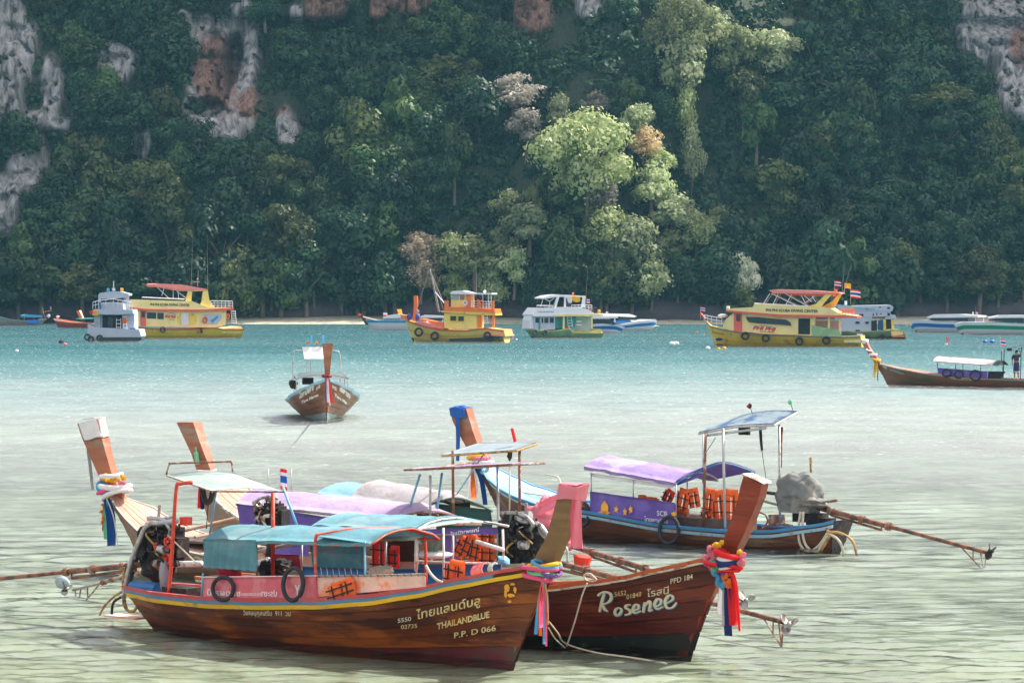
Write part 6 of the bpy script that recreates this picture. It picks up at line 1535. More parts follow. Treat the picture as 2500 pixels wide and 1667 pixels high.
C.add('rudder_frame', MB().add(tube([C.at(Q('6', 690, 1250), -.1), C.at(Q('6', 760, 1100), -.1)], .02, 5)).add(tube([C.at(Q('6', 725, 1160), -.1), C.at(Q('6', 765, 1255), -.1)], .018, 5)), M['iron'])
for pts, mm in (([(485, 940), (470, 1060), (480, 1180), (540, 1240), (620, 1200), (690, 1100)], 'rope'), ([(505, 940), (500, 1090), (530, 1200), (610, 1240), (670, 1150), (700, 1120)], 'rope'), ([(690, 1100), (760, 1140), (800, 1200), (812, 1275)], 'rope'), ([(700, 1090), (790, 1100), (880, 1160), (915, 1275)], 'yrope'), ([(680, 1060), (700, 1130), (640, 1230)], 'yrope')):
    C.add('stern_hose', tube(smooth_path([C.at(Q('6', *p), -.55) for p in pts], 6), .03, 7), M[mm], smooth=True)
E = C.thing('engine_cover', C.at(Q('6', 475, 930), 0), 'crumpled grey canvas cover over the engine at the stern of the lone boat', 'cover')
E.add('canvas', blob(C.at(Q('6', 470, 790), 0), .56, .38, .44, 34, .11, 2.3, 4., flat=-.40), M['cgrey'], smooth=True)
E.add('canvas_skirt', blob(C.at(Q('6', 560, 870), -.1), .42, .3, .12, 16, .3, 2.6, 5.), M['cgrey'], smooth=True)
def drape(u, v):      # the canvas hangs in folds below the bulge
    a = u*6.28318; q = 1+.07*math.sin(a*9+v*2)+.05*math.sin(a*5+1); c = C.at(Q('6', 475, 850), 0)
    return c+Vector((math.cos(a)*.54*q*(1-.12*v), math.sin(a)*.37*q*(1-.1*v), .10-.36*v))
E.add('canvas_folds', sheet(drape, 60, 5, .01), M['cgrey'], smooth=True)
E.add('exhaust_stub', MB().add(cyl(C.at(Q('6', 565, 640), 0), C.at(Q('6', 562, 560), 0), .028)).add(cyl(C.at(Q('6', 562, 560), 0), C.at(Q('6', 562, 520), 0), .03)), M['yrope'])
tyre(C, Q('4', 1045, 1078), .25, .30, -1.0, 'black tyre hung on the hull under the bank banner', .045)
tyre(C, Q('4', 385, 960), .16, .26, -.95, 'black tyre hung at the left end of the purple banner behind the brown prow', .05)
C.add('fender_bracket', box(C.at(Q('3', 1340, 880), -.85), (.28, .1, .08)), M['white'])
# dressing of the blue-topped prow
X = C.thing('prow_scarf', C.at((1128, 1010), 0), 'blue cloth wound over the prow of the lone boat with a long blue tail', 'scarf')
def wrapC(u, v):
    a = u*6.28318; c = C.at((1125, 995), 0).lerp(C.at((1130, 1018), 0), v)
    return c+Vector((max(-1, min(1, 1.3*math.cos(a)))*(.22+.02*math.sin(a*5)), max(-1, min(1, 1.3*math.sin(a)))*.2, .02*math.sin(a*3+v*9)))
X.add('wrap', sheet(wrapC, 26, 6, .012), M['cblue']); X.add('cap_top', blob(C.at((1125, 996), 0), .21, .2, .06, 12, .3, 3, 2.), M['cblue'])
X.add('tail', strip(C, [C.at((1116, 1005), -.2), C.at((1118, 1060), -.22), C.at((1117, 1125), -.22)], .13, (1, 0, 0), .2, .2), M['cblue'], smooth=True)
T = ribbons(C, 'white orange and blue ribbons under a pastel garland on the blue topped prow', Q('3', 500, 560), -.15,
    [(M['cwhite'], Q('3', 455, 830), .12), (M['cor'], Q('3', 490, 840), .16), (M['cwhite'], Q('3', 530, 850), .10), (M['cblue'], Q('3', 580, 885), .12)],
    wraps=[(M['cyel'], Q('3', 460, 530), Q('3', 560, 500), .18, .05), (M['pink'], Q('3', 480, 525), Q('3', 600, 525), .18, .05), (M['cwhite'], Q('3', 520, 545), Q('3', 630, 560), .18, .04), (M['cyel'], Q('3', 490, 580), Q('3', 560, 600), .16, .035)])
# ================================================================ APPROACHING AND RIGHT-HAND LONGTAILS
TBW = ([0, .12, .3, .5, .7, .84, .93, 1.0], [.5, .74, .95, 1.0, .95, .72, .40, .05])
L = Rig('longtail_boat', (776, 1003), (797, 1026), 'longtail boat heading straight for the camera alone in the middle of the bay', 'boat', frac=.9)
bx = L.xr
HL = Hull(L, 1, 1.58, None, bx+.9, sheer=([0, .2, .45, .65, .8, .9, .96, 1], [.70, .62, .66, .85, 1.15, 1.42, 1.62, 1.78]), tb=TBW, e0=.55)
M['hullL'] = wood('warm_brown_planks', (0.22, 0.08, 0.035), (0.30, 0.14, 0.06), .3)
HL.build(M['hullL'], M['hullL'], planks=7, inner_m=M['greyw'], low_m=M['mint'], low_z=2)
HL.band('grey_blue_rim', .03, -.07, .06, M['skyg'])
top, bot = L.ax((800, 838), bx+1.35), L.ax((799, 922), bx+.72)
L.add('prow', loft_rect([(L.ax((797, 1028), bx+.02), L.ax((797, 1028), bx-.10), .03), (L.ax((797, 985), bx+.30), L.ax((797, 985), bx+.1), .04), (bot+Vector((.06, 0, 0)), bot-Vector((.2, 0, 0)), .09), (bot.lerp(top, .5)+Vector((.08, 0, 0)), bot.lerp(top, .5)-Vector((.18, 0, 0)), .15), (top+Vector((.09, 0, 0)), top-Vector((.14, 0, .03)), .23)]), M['postB'])
bl = HL.bvh(-1); bl2 = HL.bvh(1)
def lt(t, a, b, h, bv): return lettering(L, t, a, b, h, M['tW'], bvh=bv, bold=.06, lift=.03, name='boat_name')
lt('โชคมงคล', Q('f2', 292, 1290), Q('f2', 425, 1205), 13, bl); lt('สด', Q('f2', 445, 1215), Q('f2', 480, 1185), 9, bl); lt('Tara Maree', Q('f2', 312, 1332), Q('f2', 465, 1262), 7, bl)
lt('สด', Q('f2', 588, 1190), Q('f2', 625, 1215), 9, bl2); lt('โชคมง', Q('f2', 650, 1210), Q('f2', 750, 1290), 13, bl2); lt('Tara Ma', Q('f2', 608, 1262), Q('f2', 718, 1338), 7, bl2)
xc = bx-4.2
w0 = L.ax(Q('f2', 268, 1110), xc); w1 = L.ax(Q('f2', 728, 1120), xc); pk = L.ax(Q('f2', 500, 1076), xc)
yc = (w0.y+w1.y)/2
# canopy seen end on
oc, fc = canopy(L, 'canopy', xc, xc-3.4, (w1.y-w0.y)/2*-1 if w1.y < w0.y else (w1.y-w0.y)/2, w0.z, w0.z+.05, pk.z-w0.z, mat('dark_slate_tarp', (.07, .10, .11), .7, .1, 3), y0=yc, frame=M['greyw'], ribs=3, valance=.06)
for yy in (w0.y, w1.y):
    for xx in (xc, xc-3.3): L.add('canopy_post', tube([(xx, yy, .5), (xx, yy, w0.z)], .02, 6), M['pipe'])
xr_ = bx-8.6
fr = smooth_path([L.ax(Q('f2', *p), xr_) for p in ((238, 1200), (240, 940), (250, 870), (280, 858), (450, 855), (620, 862), (650, 880), (658, 940), (660, 1180))], 4)
L.add('helm_arch', tube(fr, .03, 6), M['pipe'], smooth=True)
a, b = L.ax(Q('f2', 322, 830), xr_), L.ax(Q('f2', 512, 830), xr_); c, d = L.ax(Q('f2', 340, 935), xr_+.5), L.ax(Q('f2', 512, 935), xr_+.5)
L.add('helm_roof', sheet(lambda u, v: a.lerp(b, u).lerp(c.lerp(d, u), v), 6, 4, .02), M['cwhite'])
for p in ((372, 790), (452, 795)): L.add('roof_lamp', MB().add(blob(L.ax(Q('f2', *p), xr_), .06, .06, .07, 7)), M['cor'])
for p in ((392, 740), (500, 740)):
    t_ = L.ax(Q('f2', *p), xr_); L.add('pennant', prism([(t_.x-.02, t_.z+.1), (t_.x+.16, t_.z-.35), (t_.x-.02, t_.z-.35)], t_.y, t_.y+.09), M['csky']); 
for x_ in (355, 395, 495): L.add('roof_post', tube([L.ax(Q('f2', x_, 935), xr_+.3), L.ax(Q('f2', x_, 1090), xr_+.3)], .02, 5), M['pipe'])
L.add('outboard_engine', MB().add(blob(L.ax(Q('f2', 240, 1160), bx-7.5), .16, .2, .18, 8, .35, 3)).add(box(L.ax(Q('f2', 370, 1130), bx-7.5), (.5, .5, .3))), M['iron'])
T = L.thing('prow_ribbons', L.ax((798, 918), bx+.8), 'red collar with violet white and red ribbons on the prow of the approaching boat', 'ribbons', 'cloth ribbons tied round the prows')
k0 = L.ax((798, 918), bx+.85)
T.add('sash', tube(arc(k0, (.22, 0, 0), (0, .17, 0), 0, 6.28, 16), .07, 7), M['maroon'], smooth=True)
for i, (m_, e_, w_) in enumerate(((M['cpur'], Q('f2', 538, 1310), .10), (M['cwhite'], Q('f2', 550, 1320), .08), (M['cred'], Q('f2', 580, 1325), .16), (M['cwhite'], Q('f2', 568, 1350), .05))):
    e1_ = L.ax(e_, bx+.75); T.add('ribbon', strip(L, [k0+Vector((.1, -.05+.04*i, 0)), k0.lerp(e1_, .5)+Vector((.05, 0, 0)), e1_], w_, (0, 1, 0), 0, .1), m_)
K = Rig('longtail_boat', (2171, 938), (2600, 946), 'dark brown longtail boat cut by the right edge with a purple banner', 'boat', frac=.3)
K.root['label'] = 'dark brown longtail boat cut by the right edge with a white canopy and purple banner'
HK = Hull(K, -1, 1.0, QS('f6', (500, 985), (800, 1055), (1100, 1108), (1500, 1160), (2352, 1190))+[(2590, 932)], K.at((2138, 884), 0).x, e0=.45)
M['hullK'] = wood('olive_brown_planks', (.13, .09, .05), (.20, .08, .045), .5)
HK.build(M['hullK'], M['hullK'], planks=6, inner_m=M['hullB'], low_m=M['hullK'], low_z=1)
HK.band('weathered_rim', .02, -.06, .04, M['greyw'])
HK.deck(.62, .98, 5, M['hullB'], dz=0)
K.add('prow', stem_loft(K, [((2171, 943), (2185, 943), .03), ((2159, 920), (2172, 918), .04), ((2142, 893), (2152, 890), .06), ((2127, 872), (2138, 868), .09), ((2113, 850), (2123, 847), .12), ((2104, 833), (2116, 830), .15)]), M['inred'])
bK = HK.bvh(-1)
lettering(K, 'กระทิงทองสมุทร', Q('f6', 640, 1070), Q('f6', 825, 1125), 6, M['mint'], bvh=bK, bold=.02, name='boat_name', up=(0, -6)); lettering(K, 'พรหม', Q('f6', 545, 1020), Q('f6', 600, 1050), 6, M['tY'], bvh=bK, bold=.03, name='boat_name', up=(0, -6))
lettering(K, 'หาดยาวทัวร์ 5 11 104', Q('f6', 1425, 1180), Q('f6', 1690, 1200), 4, M['tY'], bvh=bK, bold=.02, name='registration', up=(0, -4))
q0 = K.at(Q('f6', 1195, 945), -.8); q1 = K.at(Q('f6', 1950, 1000), -.8)
canopy(K, 'canopy', q0.x, q1.x, .85, q0.z, q1.z, .26, mat('sun_bleached_pink_tarp', (.50, .42, .45), .8, .08, 3, trans=.2), frame=M['greyw'], valance=.04, ribs=4)
a = K.at(Q('f6', 1950, 1000), -.8); b = K.at(Q('f6', 2140, 995), .6)
K.add('canopy_extension', sheet(lambda u, v: (a.x+(b.x-a.x)*u, -.8+1.6*v, a.z+.02+.26*(1-abs(2*v-1)**2)-.05*u), 4, 8, .02), M['dgreen'], smooth=True)
hanging(K, 'side_banner', [Q('f6', 1248, 1035), Q('f6', 1890, 1078), Q('f6', 1885, 1168), Q('f6', 1250, 1108)], -.9, M['purple'], 12, 3, .01, 3)
hanging(K, 'dark_banner', [Q('f6', 1895, 1078), Q('f6', 2120, 1080), Q('f6', 2060, 1170), Q('f6', 1890, 1168)], -.7, M['dark'], 6, 3, .01, 3)
for x_, y0_, y1_ in ((1248, 950, 1040), (1478, 985, 1050), (1572, 990, 1060), (1800, 1005, 1070), (2080, 1010, 1160)):
    pole(K, Q('f6', x_, y0_), Q('f6', x_, y1_), -.8, r=.02, m=M['iron'], name='canopy_post')
for i, (cx, cy, lab) in enumerate(((1365, 1100, 'leftmost'), (1520, 1115, 'middle'), (1730, 1130, 'rightmost'))):
    tyre(K, Q('f6', cx, cy), .25+.06*(i == 2), .22+.06*(i == 2), -1.02, f'{lab} of three tyres on the purple banner of the right hand boat', .05)
def kroof(u, v):
    p = K.at(Q('f6', 2050, 805), -.6).lerp(K.at(Q('f6', 2500, 700), -.6), u); p.y += v*1.2; p.z += .05*v; return p
K.add('helm_roof', sheet(kroof, 6, 4, .02), M['greyt'])
for a_, b_, yy in ((Q('f6', 2100, 800), Q('f6', 2085, 1165), -.6), (Q('f6', 2066, 820), Q('f6', 2066, 960), .5), (Q('f6', 2318, 770), Q('f6', 2305, 1180), .3)):
    pole(K, a_, b_, yy, r=.025, m=M['iron'], name='roof_post')
K.add('roof_bag', box(K.at(Q('f6', 2165, 800), -.5), (.22, .2, .15)), M['iron'])
flag(K, Q('f6', 2055, 760), (.30, .36), 0, TH, h=.05, name='flag_stripe')
T = ribbons(K, 'yellow and orange ribbons under a white garland on the right hand boat prow', Q('f6', 465, 940), -.15,
    [(M['cyel'], Q('f6', 440, 1160), .18), (M['cor'], Q('f6', 450, 1100), .12), (M['cyel'], Q('f6', 490, 1110), .16), (M['cnavy'], Q('f6', 488, 1200), .07)],
    wraps=[(M['cyel'], Q('f6', 420, 915), Q('f6', 515, 940), .2, .07), (M['cwhite'], Q('f6', 390, 870), Q('f6', 465, 865), .2, .07), (M['pink'], Q('f6', 420, 850), Q('f6', 470, 885), .18, .05), (M['cwhite'], Q('f6', 345, 795), Q('f6', 405, 820), .15, .045)])
K.solo('prow_cloth', blob(K.at(Q('f6', 325, 705), 0), .19, .2, .17, 12, .2, 2.5, 3), M['cwhite'], 'white cloth bundled on the prow tip of the right hand boat', 'scarf', smooth=True)

# boatman: one continuous skin-grown body seen from behind
def person(rig, foot, y, H, label, arm_up=True, face=1, top=None):
    P = rig.at(foot, y); T = rig.thing('person', P, label, 'person')
    def bake(name, J, E, rad, m, parent=None, sub=2):
        me = bpy.data.meshes.new(name); me.from_pydata([tuple(P+Vector(j)*H-T.off) for j in J], E, []); me.materials.append(m)
        o = bpy.data.objects.new(name, me); COL.objects.link(o)
        md = o.modifiers.new('skin', 'SKIN'); md.use_smooth_shade = True
        for i, r in enumerate(rad): o.data.skin_vertices[0].data[i].radius = (r*H, r*H)
        o.data.skin_vertices[0].data[0].use_root = True
        s = o.modifiers.new('sub', 'SUBSURF'); s.levels = sub; s.render_levels = sub
        bpy.context.view_layer.update(); ev = bpy.data.meshes.new_from_object(o.evaluated_get(bpy.context.evaluated_depsgraph_get()))
        bpy.data.objects.remove(o); o = bpy.data.objects.new(name, ev); COL.objects.link(o); o.parent = parent or T.root; return o
    hx = .085
    J = [(0, 0, .53), (0, 0, .62), (0, .01, .74), (0, 0, .82), (0, 0, .865), (0, -.01, .90), (0, 0, .95), (-hx*.6, 0, .50), (-hx*.75, -.01, .28), (-hx*.8, .01, .045), (-hx*.8, -.07, .02), (hx*.6, 0, .50), (hx*.75, -.02, .28), (hx*.8, .01, .045), (hx*.8, -.07, .02),
         (-.115, 0, .80), (-.16, .02, .66), (-.13, -.05, .55), (-.12, -.07, .50), (.115, 0, .80)]
    J += [(.17, -.02, .88), (.13, -.05, .99), (.115, -.06, 1.03)] if arm_up else [(.16, -.03, .67), (.15, -.09, .56), (.15, -.11, .51)]
    E = [(0, 1), (1, 2), (2, 3), (3, 4), (4, 5), (5, 6), (0, 7), (7, 8), (8, 9), (9, 10), (0, 11), (11, 12), (12, 13), (13, 14), (3, 15), (15, 16), (16, 17), (17, 18), (3, 19), (19, 20), (20, 21), (21, 22)]
    rad = [.075, .068, .085, .06, .032, .052, .045, .058, .036, .022, .016, .058, .036, .022, .016, .036, .025, .019, .017, .036, .025, .019, .017]
    skin = mat('tanned_skin', (.30, .15, .09), .6, .08, 9)
    body = bake('body', J, E, rad, skin)
    top = top or mat('dark_shirt', (.02, .03, .05), .85, .15, 6)
    J2 = [(0, 0, .60), (0, .005, .70), (0, 0, .81), (-.12, 0, .80), (-.155, .02, .69), (.12, 0, .80)]+([(.16, -.01, .87)] if arm_up else [(.158, -.02, .69)])
    bake('shirt', J2, [(0, 1), (1, 2), (2, 3), (3, 4), (2, 5), (5, 6)], [.088, .092, .072, .044, .038, .044, .038], top)
    V = []; n = 14; rings = ((.60, .085), (.50, .10), (.38, .105), (.24, .11))
    for z, r in rings:
        for k in range(n): a = 6.283*k/n; V.append(P+Vector((math.cos(a)*r*(1.05+.06*math.sin(a*5)), math.sin(a)*r*.75, z))*H)
    Fc = [(i*n+k, i*n+(k+1) % n, (i+1)*n+(k+1) % n, (i+1)*n+k) for i in range(3) for k in range(n)]
    T.add('sarong', (V, Fc), mat('blue_black_sarong', (.02, .025, .09), .85, .3, 5), smooth=True)
    V = []
    for z, r in ((.285, .112), (.26, .113)):
        for k in range(n): a = 6.283*k/n; V.append(P+Vector((math.cos(a)*r*(1.05+.06*math.sin(a*5)), math.sin(a)*r*.76, z))*H)
    T.add('sarong_band', (V, [(k, (k+1) % n, n+(k+1) % n, n+k) for k in range(n)]), M['cwhite'], smooth=True)
    T.add('hair', blob(P+Vector((0, .012, .945))*H, .052*H, .056*H, .05*H, 10, .08), mat('black_hair', (.012, .012, .014), .7, .2, 20), smooth=True)
    for sd in (-1, 1):
        T.add('ear', blob(P+Vector((sd*.05, -.005, .925))*H, .008*H, .012*H, .018*H, 6, 0), skin)
        T.add('eye', blob(P+Vector((sd*.018, -.058, .93))*H, .007*H, .005*H, .005*H, 5, 0), M['iron'])
    T.add('nose', blob(P+Vector((0, -.063, .915))*H, .008*H, .012*H, .014*H, 6, 0), skin)
    for sd, base in ((-1, J[18]), (1, J[22])):
        for k in range(4):
            b_ = P+(Vector(base)+Vector((-.012+.008*k, 0, 0)))*H; u_ = 1 if (sd > 0 and arm_up) else -1
            T.add('finger', tube([b_, b_+Vector((0, -.006, .022*u_))*H, b_+Vector((0, -.018, .032*u_))*H], .0045*H, 5), skin, body)
        b_ = P+Vector(base)*H; T.add('thumb', tube([b_, b_+Vector((-sd*.02, -.01, .008))*H], .005*H, 5), skin, body)
    return T
person(K, Q('f6', 2255, 1185), -.2, 1.68, 'boatman in a dark shirt and sarong standing at the stern of the right hand boat', True)

# ================================================================ DIVE BOATS AND OTHER VESSELS AT ANCHOR
M['dyel'] = mat('yellow_boat_paint', (.80, .62, .16), .4, .07, .8, (.62, .52, .20), .2, 1.2)
M['dyel2'] = mat('deep_yellow_boat_paint', (.78, .54, .07), .4, .1, 1.0, (.50, .26, .06), .18, 1.6)
M['dyl'] = mat('pale_yellow_boat_paint', (.80, .66, .28), .4, .08, 1, (.66, .52, .26), .15, 1.5)
M['dred'] = mat('coral_red_trim', (.74, .12, .08), .4, .08, 2)
M['dor'] = mat('orange_boat_paint', (.80, .18, .03), .4, .1, 2)
M['dpk'] = mat('faded_coral_awning', (.80, .30, .26), .7, .06, 2, trans=.2)
M['wgrey'] = mat('blue_grey_white_paint', (.44, .48, .56), .45, .06, 1.2, (.42, .42, .44), .15, 2)
M['wht'] = mat('clean_white_gelcoat', (.78, .79, .82), .25, .03, 1)
M['cob'] = mat('cobalt_boat_stripe', (.02, .16, .50), .35, .08, 1)
M['grn'] = mat('green_boat_stripe', (.02, .30, .14), .35, .08, 1)
M['pgrn'] = mat('pale_green_boat_paint', (.24, .42, .22), .45, .1, 1.2, (.45, .50, .25), .2, 2)
M['teal'] = mat('teal_boat_paint', (.03, .28, .26), .5, .1, 2)
M['dkhull'] = mat('dark_green_bottom_paint', (.02, .045, .04), .5, .2, 1.5)

def far_hull(r, pts, b, m, bow=-1, taper=3.0, keel=-.5, rim=None, low=None, stripe=None):
    """displacement hull from its side profile: pts = sheer line left to right (photo), narrowing to the bow"""
    P = [r.at(p, -b*.9) for p in pts]; xs = [p.x for p in P]; zs_ = [p.z for p in P]; x0, x1 = xs[0], xs[-1]; n = 26
    def wid(x):
        d = (x-x0) if bow < 0 else (x1-x); q = min(1, max(0, d)/taper); return b*(1-(1-q)**2.1)*.97+.03
    Lx = x1-x0
    def Pt(u, h, sd, out=0):
        x = x0+Lx*u; z1 = interp(x, xs, zs_); z = keel+(z1-keel)*h
        rake = (1-h)*1.1*(1-min(1, ((x-x0) if bow < 0 else (x1-x))/taper))
        return Vector((x-bow*rake, sd*(wid(x)*(h**.35 if h > 0 else 0)+out), z))
    hs = (0, .25, .5, .75, 1.0); V = []; Fc = []
    for sd in (-1, 1):
        o_ = len(V)
        for i in range(n+1):
            for h in hs: V.append(Pt(i/n, h, sd))
        for i in range(n):
            for k in range(4): a = o_+i*5+k; Fc.append((a, a+5, a+6, a+1))
    s2 = (n+1)*5
    for i in range(n): Fc.append((i*5+4, (i+1)*5+4, s2+(i+1)*5+4, s2+i*5+4))
    for k in range(4): Fc.append((k, k+1, s2+k+1, s2+k)); Fc.append((n*5+k, n*5+k+1, s2+n*5+k+1, s2+n*5+k))
    hull = r.add('hull', (V, Fc), m)
    def bandf(name, h0, h1, out, mm, u0=0, u1=1):
        V = []; Fc = []
        for sd in (-1, 1):
            o_ = len(V)
            for i in range(n+1):
                u = u0+(u1-u0)*i/n; V += [Pt(u, h0, sd, out), Pt(u, h1, sd, out), Pt(u, h1, sd, -.02), Pt(u, h0, sd, -.02)]
            for i in range(n):
                for k in range(4): Fc.append((o_+4*i+k, o_+4*i+(k+1) % 4, o_+4*i+4+(k+1) % 4, o_+4*i+4+k))
            Fc += [(o_, o_+1, o_+2, o_+3), (o_+4*n+3, o_+4*n+2, o_+4*n+1, o_+4*n)]
        return r.add(name, (V, Fc), mm, hull)
    if rim: bandf('rub_rail', .93, 1.02, .05, rim)
    if low: bandf('bottom_paint', 0.0, low[1], .012, low[0])
    if stripe:
        for s_ in stripe: bandf('hull_stripe', s_[1], s_[2], .015, s_[0], *(s_[3:] or ()))
    V = []; Fc = []; nn = 20; KK = 12; T = []
    for i in range(nn*2+1):
        for k in range(KK): V.append(Pt(i/(nn*2), k/(KK-1), -1, .02))
    for i in range(nn*2):
        for k in range(KK-1): a = i*KK+k; T += [(a, a+KK, a+KK+1), (a, a+KK+1, a+1)]
    r.bv = BVHTree.FromPolygons(V, T); r.wid = wid
    return hull
def window(r, pts, y, m=None, name='window', frame=None):
    poly = r.poly(pts, y); o = r.add(name, prism(poly, y-.02, y+.05), m or M['glass'])
    if frame:
        mb = MB(); n = len(poly)
        for i in range(n):
            a, b_ = poly[i], poly[(i+1) % n]; mb.add(tube([(a[0], y-.03, a[1]), (b_[0], y-.03, b_[1])], .03, 4))
        r.add('window_frame', mb, frame, o)
    return o
def rail(r, pts, y, h, m, n=6, name='railing', bars=2):
    P = [r.at(p, y) for p in pts]; mb = MB()
    for k in range(bars): mb.add(tube([p+Vector((0, 0, h*(1-k/bars))) for p in P], .03, 5))
    for i in range(n+1):
        t = i/n*(len(P)-1); j = min(int(t), len(P)-2); q = P[j].lerp(P[j+1], t-j); mb.add(tube([q, q+Vector((0, 0, h))], .025, 5))
    return r.add(name, mb, m)
def fend(r, c, rad, y, label): return tyre(r, c, rad, rad, y, label, rad*.33, 'tyres hung as fenders on the far boats', .15)
def ladder(r, a, b, y, w, n, m, lean=0):
    A_ = r.at(a, y); B_ = r.at(b, y); mb = MB().add(tube([A_, B_], .03, 5)).add(tube([A_+Vector((w, 0, 0)), B_+Vector((w, 0, 0))], .03, 5))
    for i in range(n): p = A_.lerp(B_, (i+.5)/n); mb.add(tube([p, p+Vector((w, 0, 0))], .035, 5))
    return r.add('ladder', mb, m)
def aerial(r, a, b, y=0, m=None): return r.add('aerial', tube([r.at(a, y), r.at(b, y)], .02, 5, .008), m or M['greyw'])

# --- right yellow dive boat
Y = Rig('dive_boat', (1742, 842), (2090, 843.5), 'yellow double decked dive boat at right with an orange sun roof and red door', 'boat', 'yellow dive boats at anchor')
YL = lambda *p: QS('f5', *p)
far_hull(Y, YL((255, 560), (300, 610), (500, 655), (800, 690), (1200, 705), (1600, 715), (1770, 705)), 2.1, M['dyel2'], taper=4.2, rim=M['greyw'], low=(M['dyel'], .52), stripe=[(mat('red_brown_bottom', (.20, .05, .03), .6, .3, 3), 0, .27), (M['dyel2'], .80, .84)])
Y.slab('main_cabin', YL((480, 545), (555, 480), (1300, 530), (1300, 705), (560, 662), (440, 632)), -1.75, 1.75, M['dyl'])
Y.slab('aft_frame', YL((1300, 530), (1330, 530), (1330, 700), (1300, 700)), -1.75, -1.6, M['dyl'])
Y.slab('side_deck_panel', YL((1300, 600), (1560, 650), (1590, 712), (1300, 712)), -1.8, -1.72, M['pgrn'])
for x_ in (1300, 1455, 1560): Y.slab('deck_pillar', YL((x_, 530), (x_+18, 530), (x_+18, 715), (x_, 715)), -1.78, -1.6, M['dyl'])
Y.slab('aft_far_side', YL((1300, 560), (1580, 560), (1580, 715), (1300, 715)), 1.6, 1.7, M['wgrey'])
Y.slab('upper_deck', YL((480, 448), (560, 440), (735, 430), (752, 398), (1270, 425), (1480, 440), (1560, 490), (1730, 515), (1730, 530), (1560, 530), (480, 470)), -2.0, 2.0, M['dyl'])
Y.slab('red_trim', YL((478, 458), (1000, 500), (1560, 508), (1735, 515), (1735, 533), (1560, 532), (1000, 522), (478, 474)), -2.06, 2.06, M['dred'])
Y.slab('bow_windscreen', YL((480, 545), (515, 495), (552, 500), (550, 560)), -1.7, 1.7, M['glass'])
Y.slab('door', YL((555, 482), (635, 490), (635, 665), (555, 658)), -1.80, -1.74, M['dred'])
window(Y, YL((578, 500), (618, 502), (618, 565), (578, 562)), -1.82, name='door_window')
window(Y, YL((668, 520), (760, 522), (1060, 548), (1100, 575), (1112, 612), (780, 590), (700, 578), (675, 550)), -1.78, frame=M['dyel'])
Y.slab('doorway', YL((1172, 538), (1285, 540), (1283, 692), (1172, 688)), -1.79, -1.74, M['dark'])
lettering(Y, 'PHI PHI SCUBA DIVING CENTER', Q('f5', 862, 470), Q('f5', 1360, 482), 6.5, M['tB'], y=-2.03, bold=.03, name='operator_name')
lettering(Y, 'PHI PHI', Q('f5', 735, 640), Q('f5', 962, 660), 8.5, M['tR'], y=-1.78, bold=.06, shear=.35, name='logo_name')
lettering(Y, 'SCUBA', Q('f5', 805, 668), Q('f5', 945, 676), 2.6, M['tB'], y=-1.78, bold=.03, name='logo_line')
Y.add('logo_swoosh', tube(smooth_path([Y.at(Q('f5', x, y), -1.77) for x, y in ((770, 622), (830, 605), (930, 622))], 4), .03, 4), M['csky'])
Y.add('bow_emblem', MB().add(flat(Y, Q('f5', 415, 738), 9, 4, -1.95, 10, 0, .3)), M['cnavy'])
lettering(Y, 'PHI PHI SCUBA', Q('f5', 345, 675), Q('f5', 460, 695), 3, M['tB'], bvh=Y.bv, bold=.02, name='bow_name')
Y.slab('roll_arch', YL((1270, 420), (1340, 400), (1440, 300), (1500, 300), (1410, 400), (1390, 435)), -1.6, -1.4, M['dyel'], label='slanting yellow arch carrying the roof, near side')
Y.slab('roll_arch', YL((1400, 430), (1500, 370), (1560, 300), (1590, 300), (1540, 400), (1500, 445)), 1.2, 1.4, M['dyel2'])
Y.slab('sun_roof', YL((888, 268), (940, 262), (1300, 272), (1560, 290), (1585, 302), (1400, 305), (1060, 300), (930, 298)), -1.7, 1.7, M['dpk'])
Y.slab('roof_lining', YL((1060, 300), (1510, 305), (1500, 330), (1200, 322), (1060, 315)), -1.5, 1.5, M['cor'])
for a_, b_ in (((915, 300), (1150, 415)), ((1045, 300), (1270, 425)), ((980, 300), (930, 405)), ((1110, 305), (1050, 410)), ((1200, 320), (1240, 390)), ((1330, 320), (1240, 390)), ((1230, 320), (1300, 380)), ((1300, 322), (1340, 380)), ((900, 300), (840, 395))):
    Y.add('roof_strut', tube([Y.at(Q('f5', *a_), -1.5), Y.at(Q('f5', *b_), -1.6)], .035, 5), M['wht']); Y.add('roof_strut', tube([Y.at(Q('f5', a_[0]+25, a_[1]), 1.3), Y.at(Q('f5', b_[0]+20, b_[1]), 1.3)], .03, 5), M['greyw'])
Y.add('deck_rail', tube([Y.at(Q('f5', 752, 395), -1.9), Y.at(Q('f5', 1000, 408), -1.9), Y.at(Q('f5', 1270, 425), -1.9)], .06, 6), M['wht'])
rail(Y, YL((270, 560), (340, 575), (440, 590)), -1.2, .55, M['wht'], 4); Y.add('life_raft', MB().add(blob(Y.at(Q('f5', 450, 512), 0), .5, .3, .17, 10, .05)), M['wht'], smooth=True)
rail(Y, YL((1560, 505), (1720, 510)), -1.8, .6, M['cor'], 5, bars=3)
Y.add('searchlight', box(Y.at(Q('f5', 500, 432), 0), (.3, .3, .25)), M['wht'])
Y.slab('stern_platform', YL((1600, 715), (1750, 705), (1782, 745), (1760, 770), (1610, 770)), -1.9, 1.9, M['dyl'])
aerial(Y, Q('f5', 1590, 300), Q('f5', 1615, 0)); aerial(Y, Q('f5', 1600, 300), Q('f5', 1680, 10), .6)
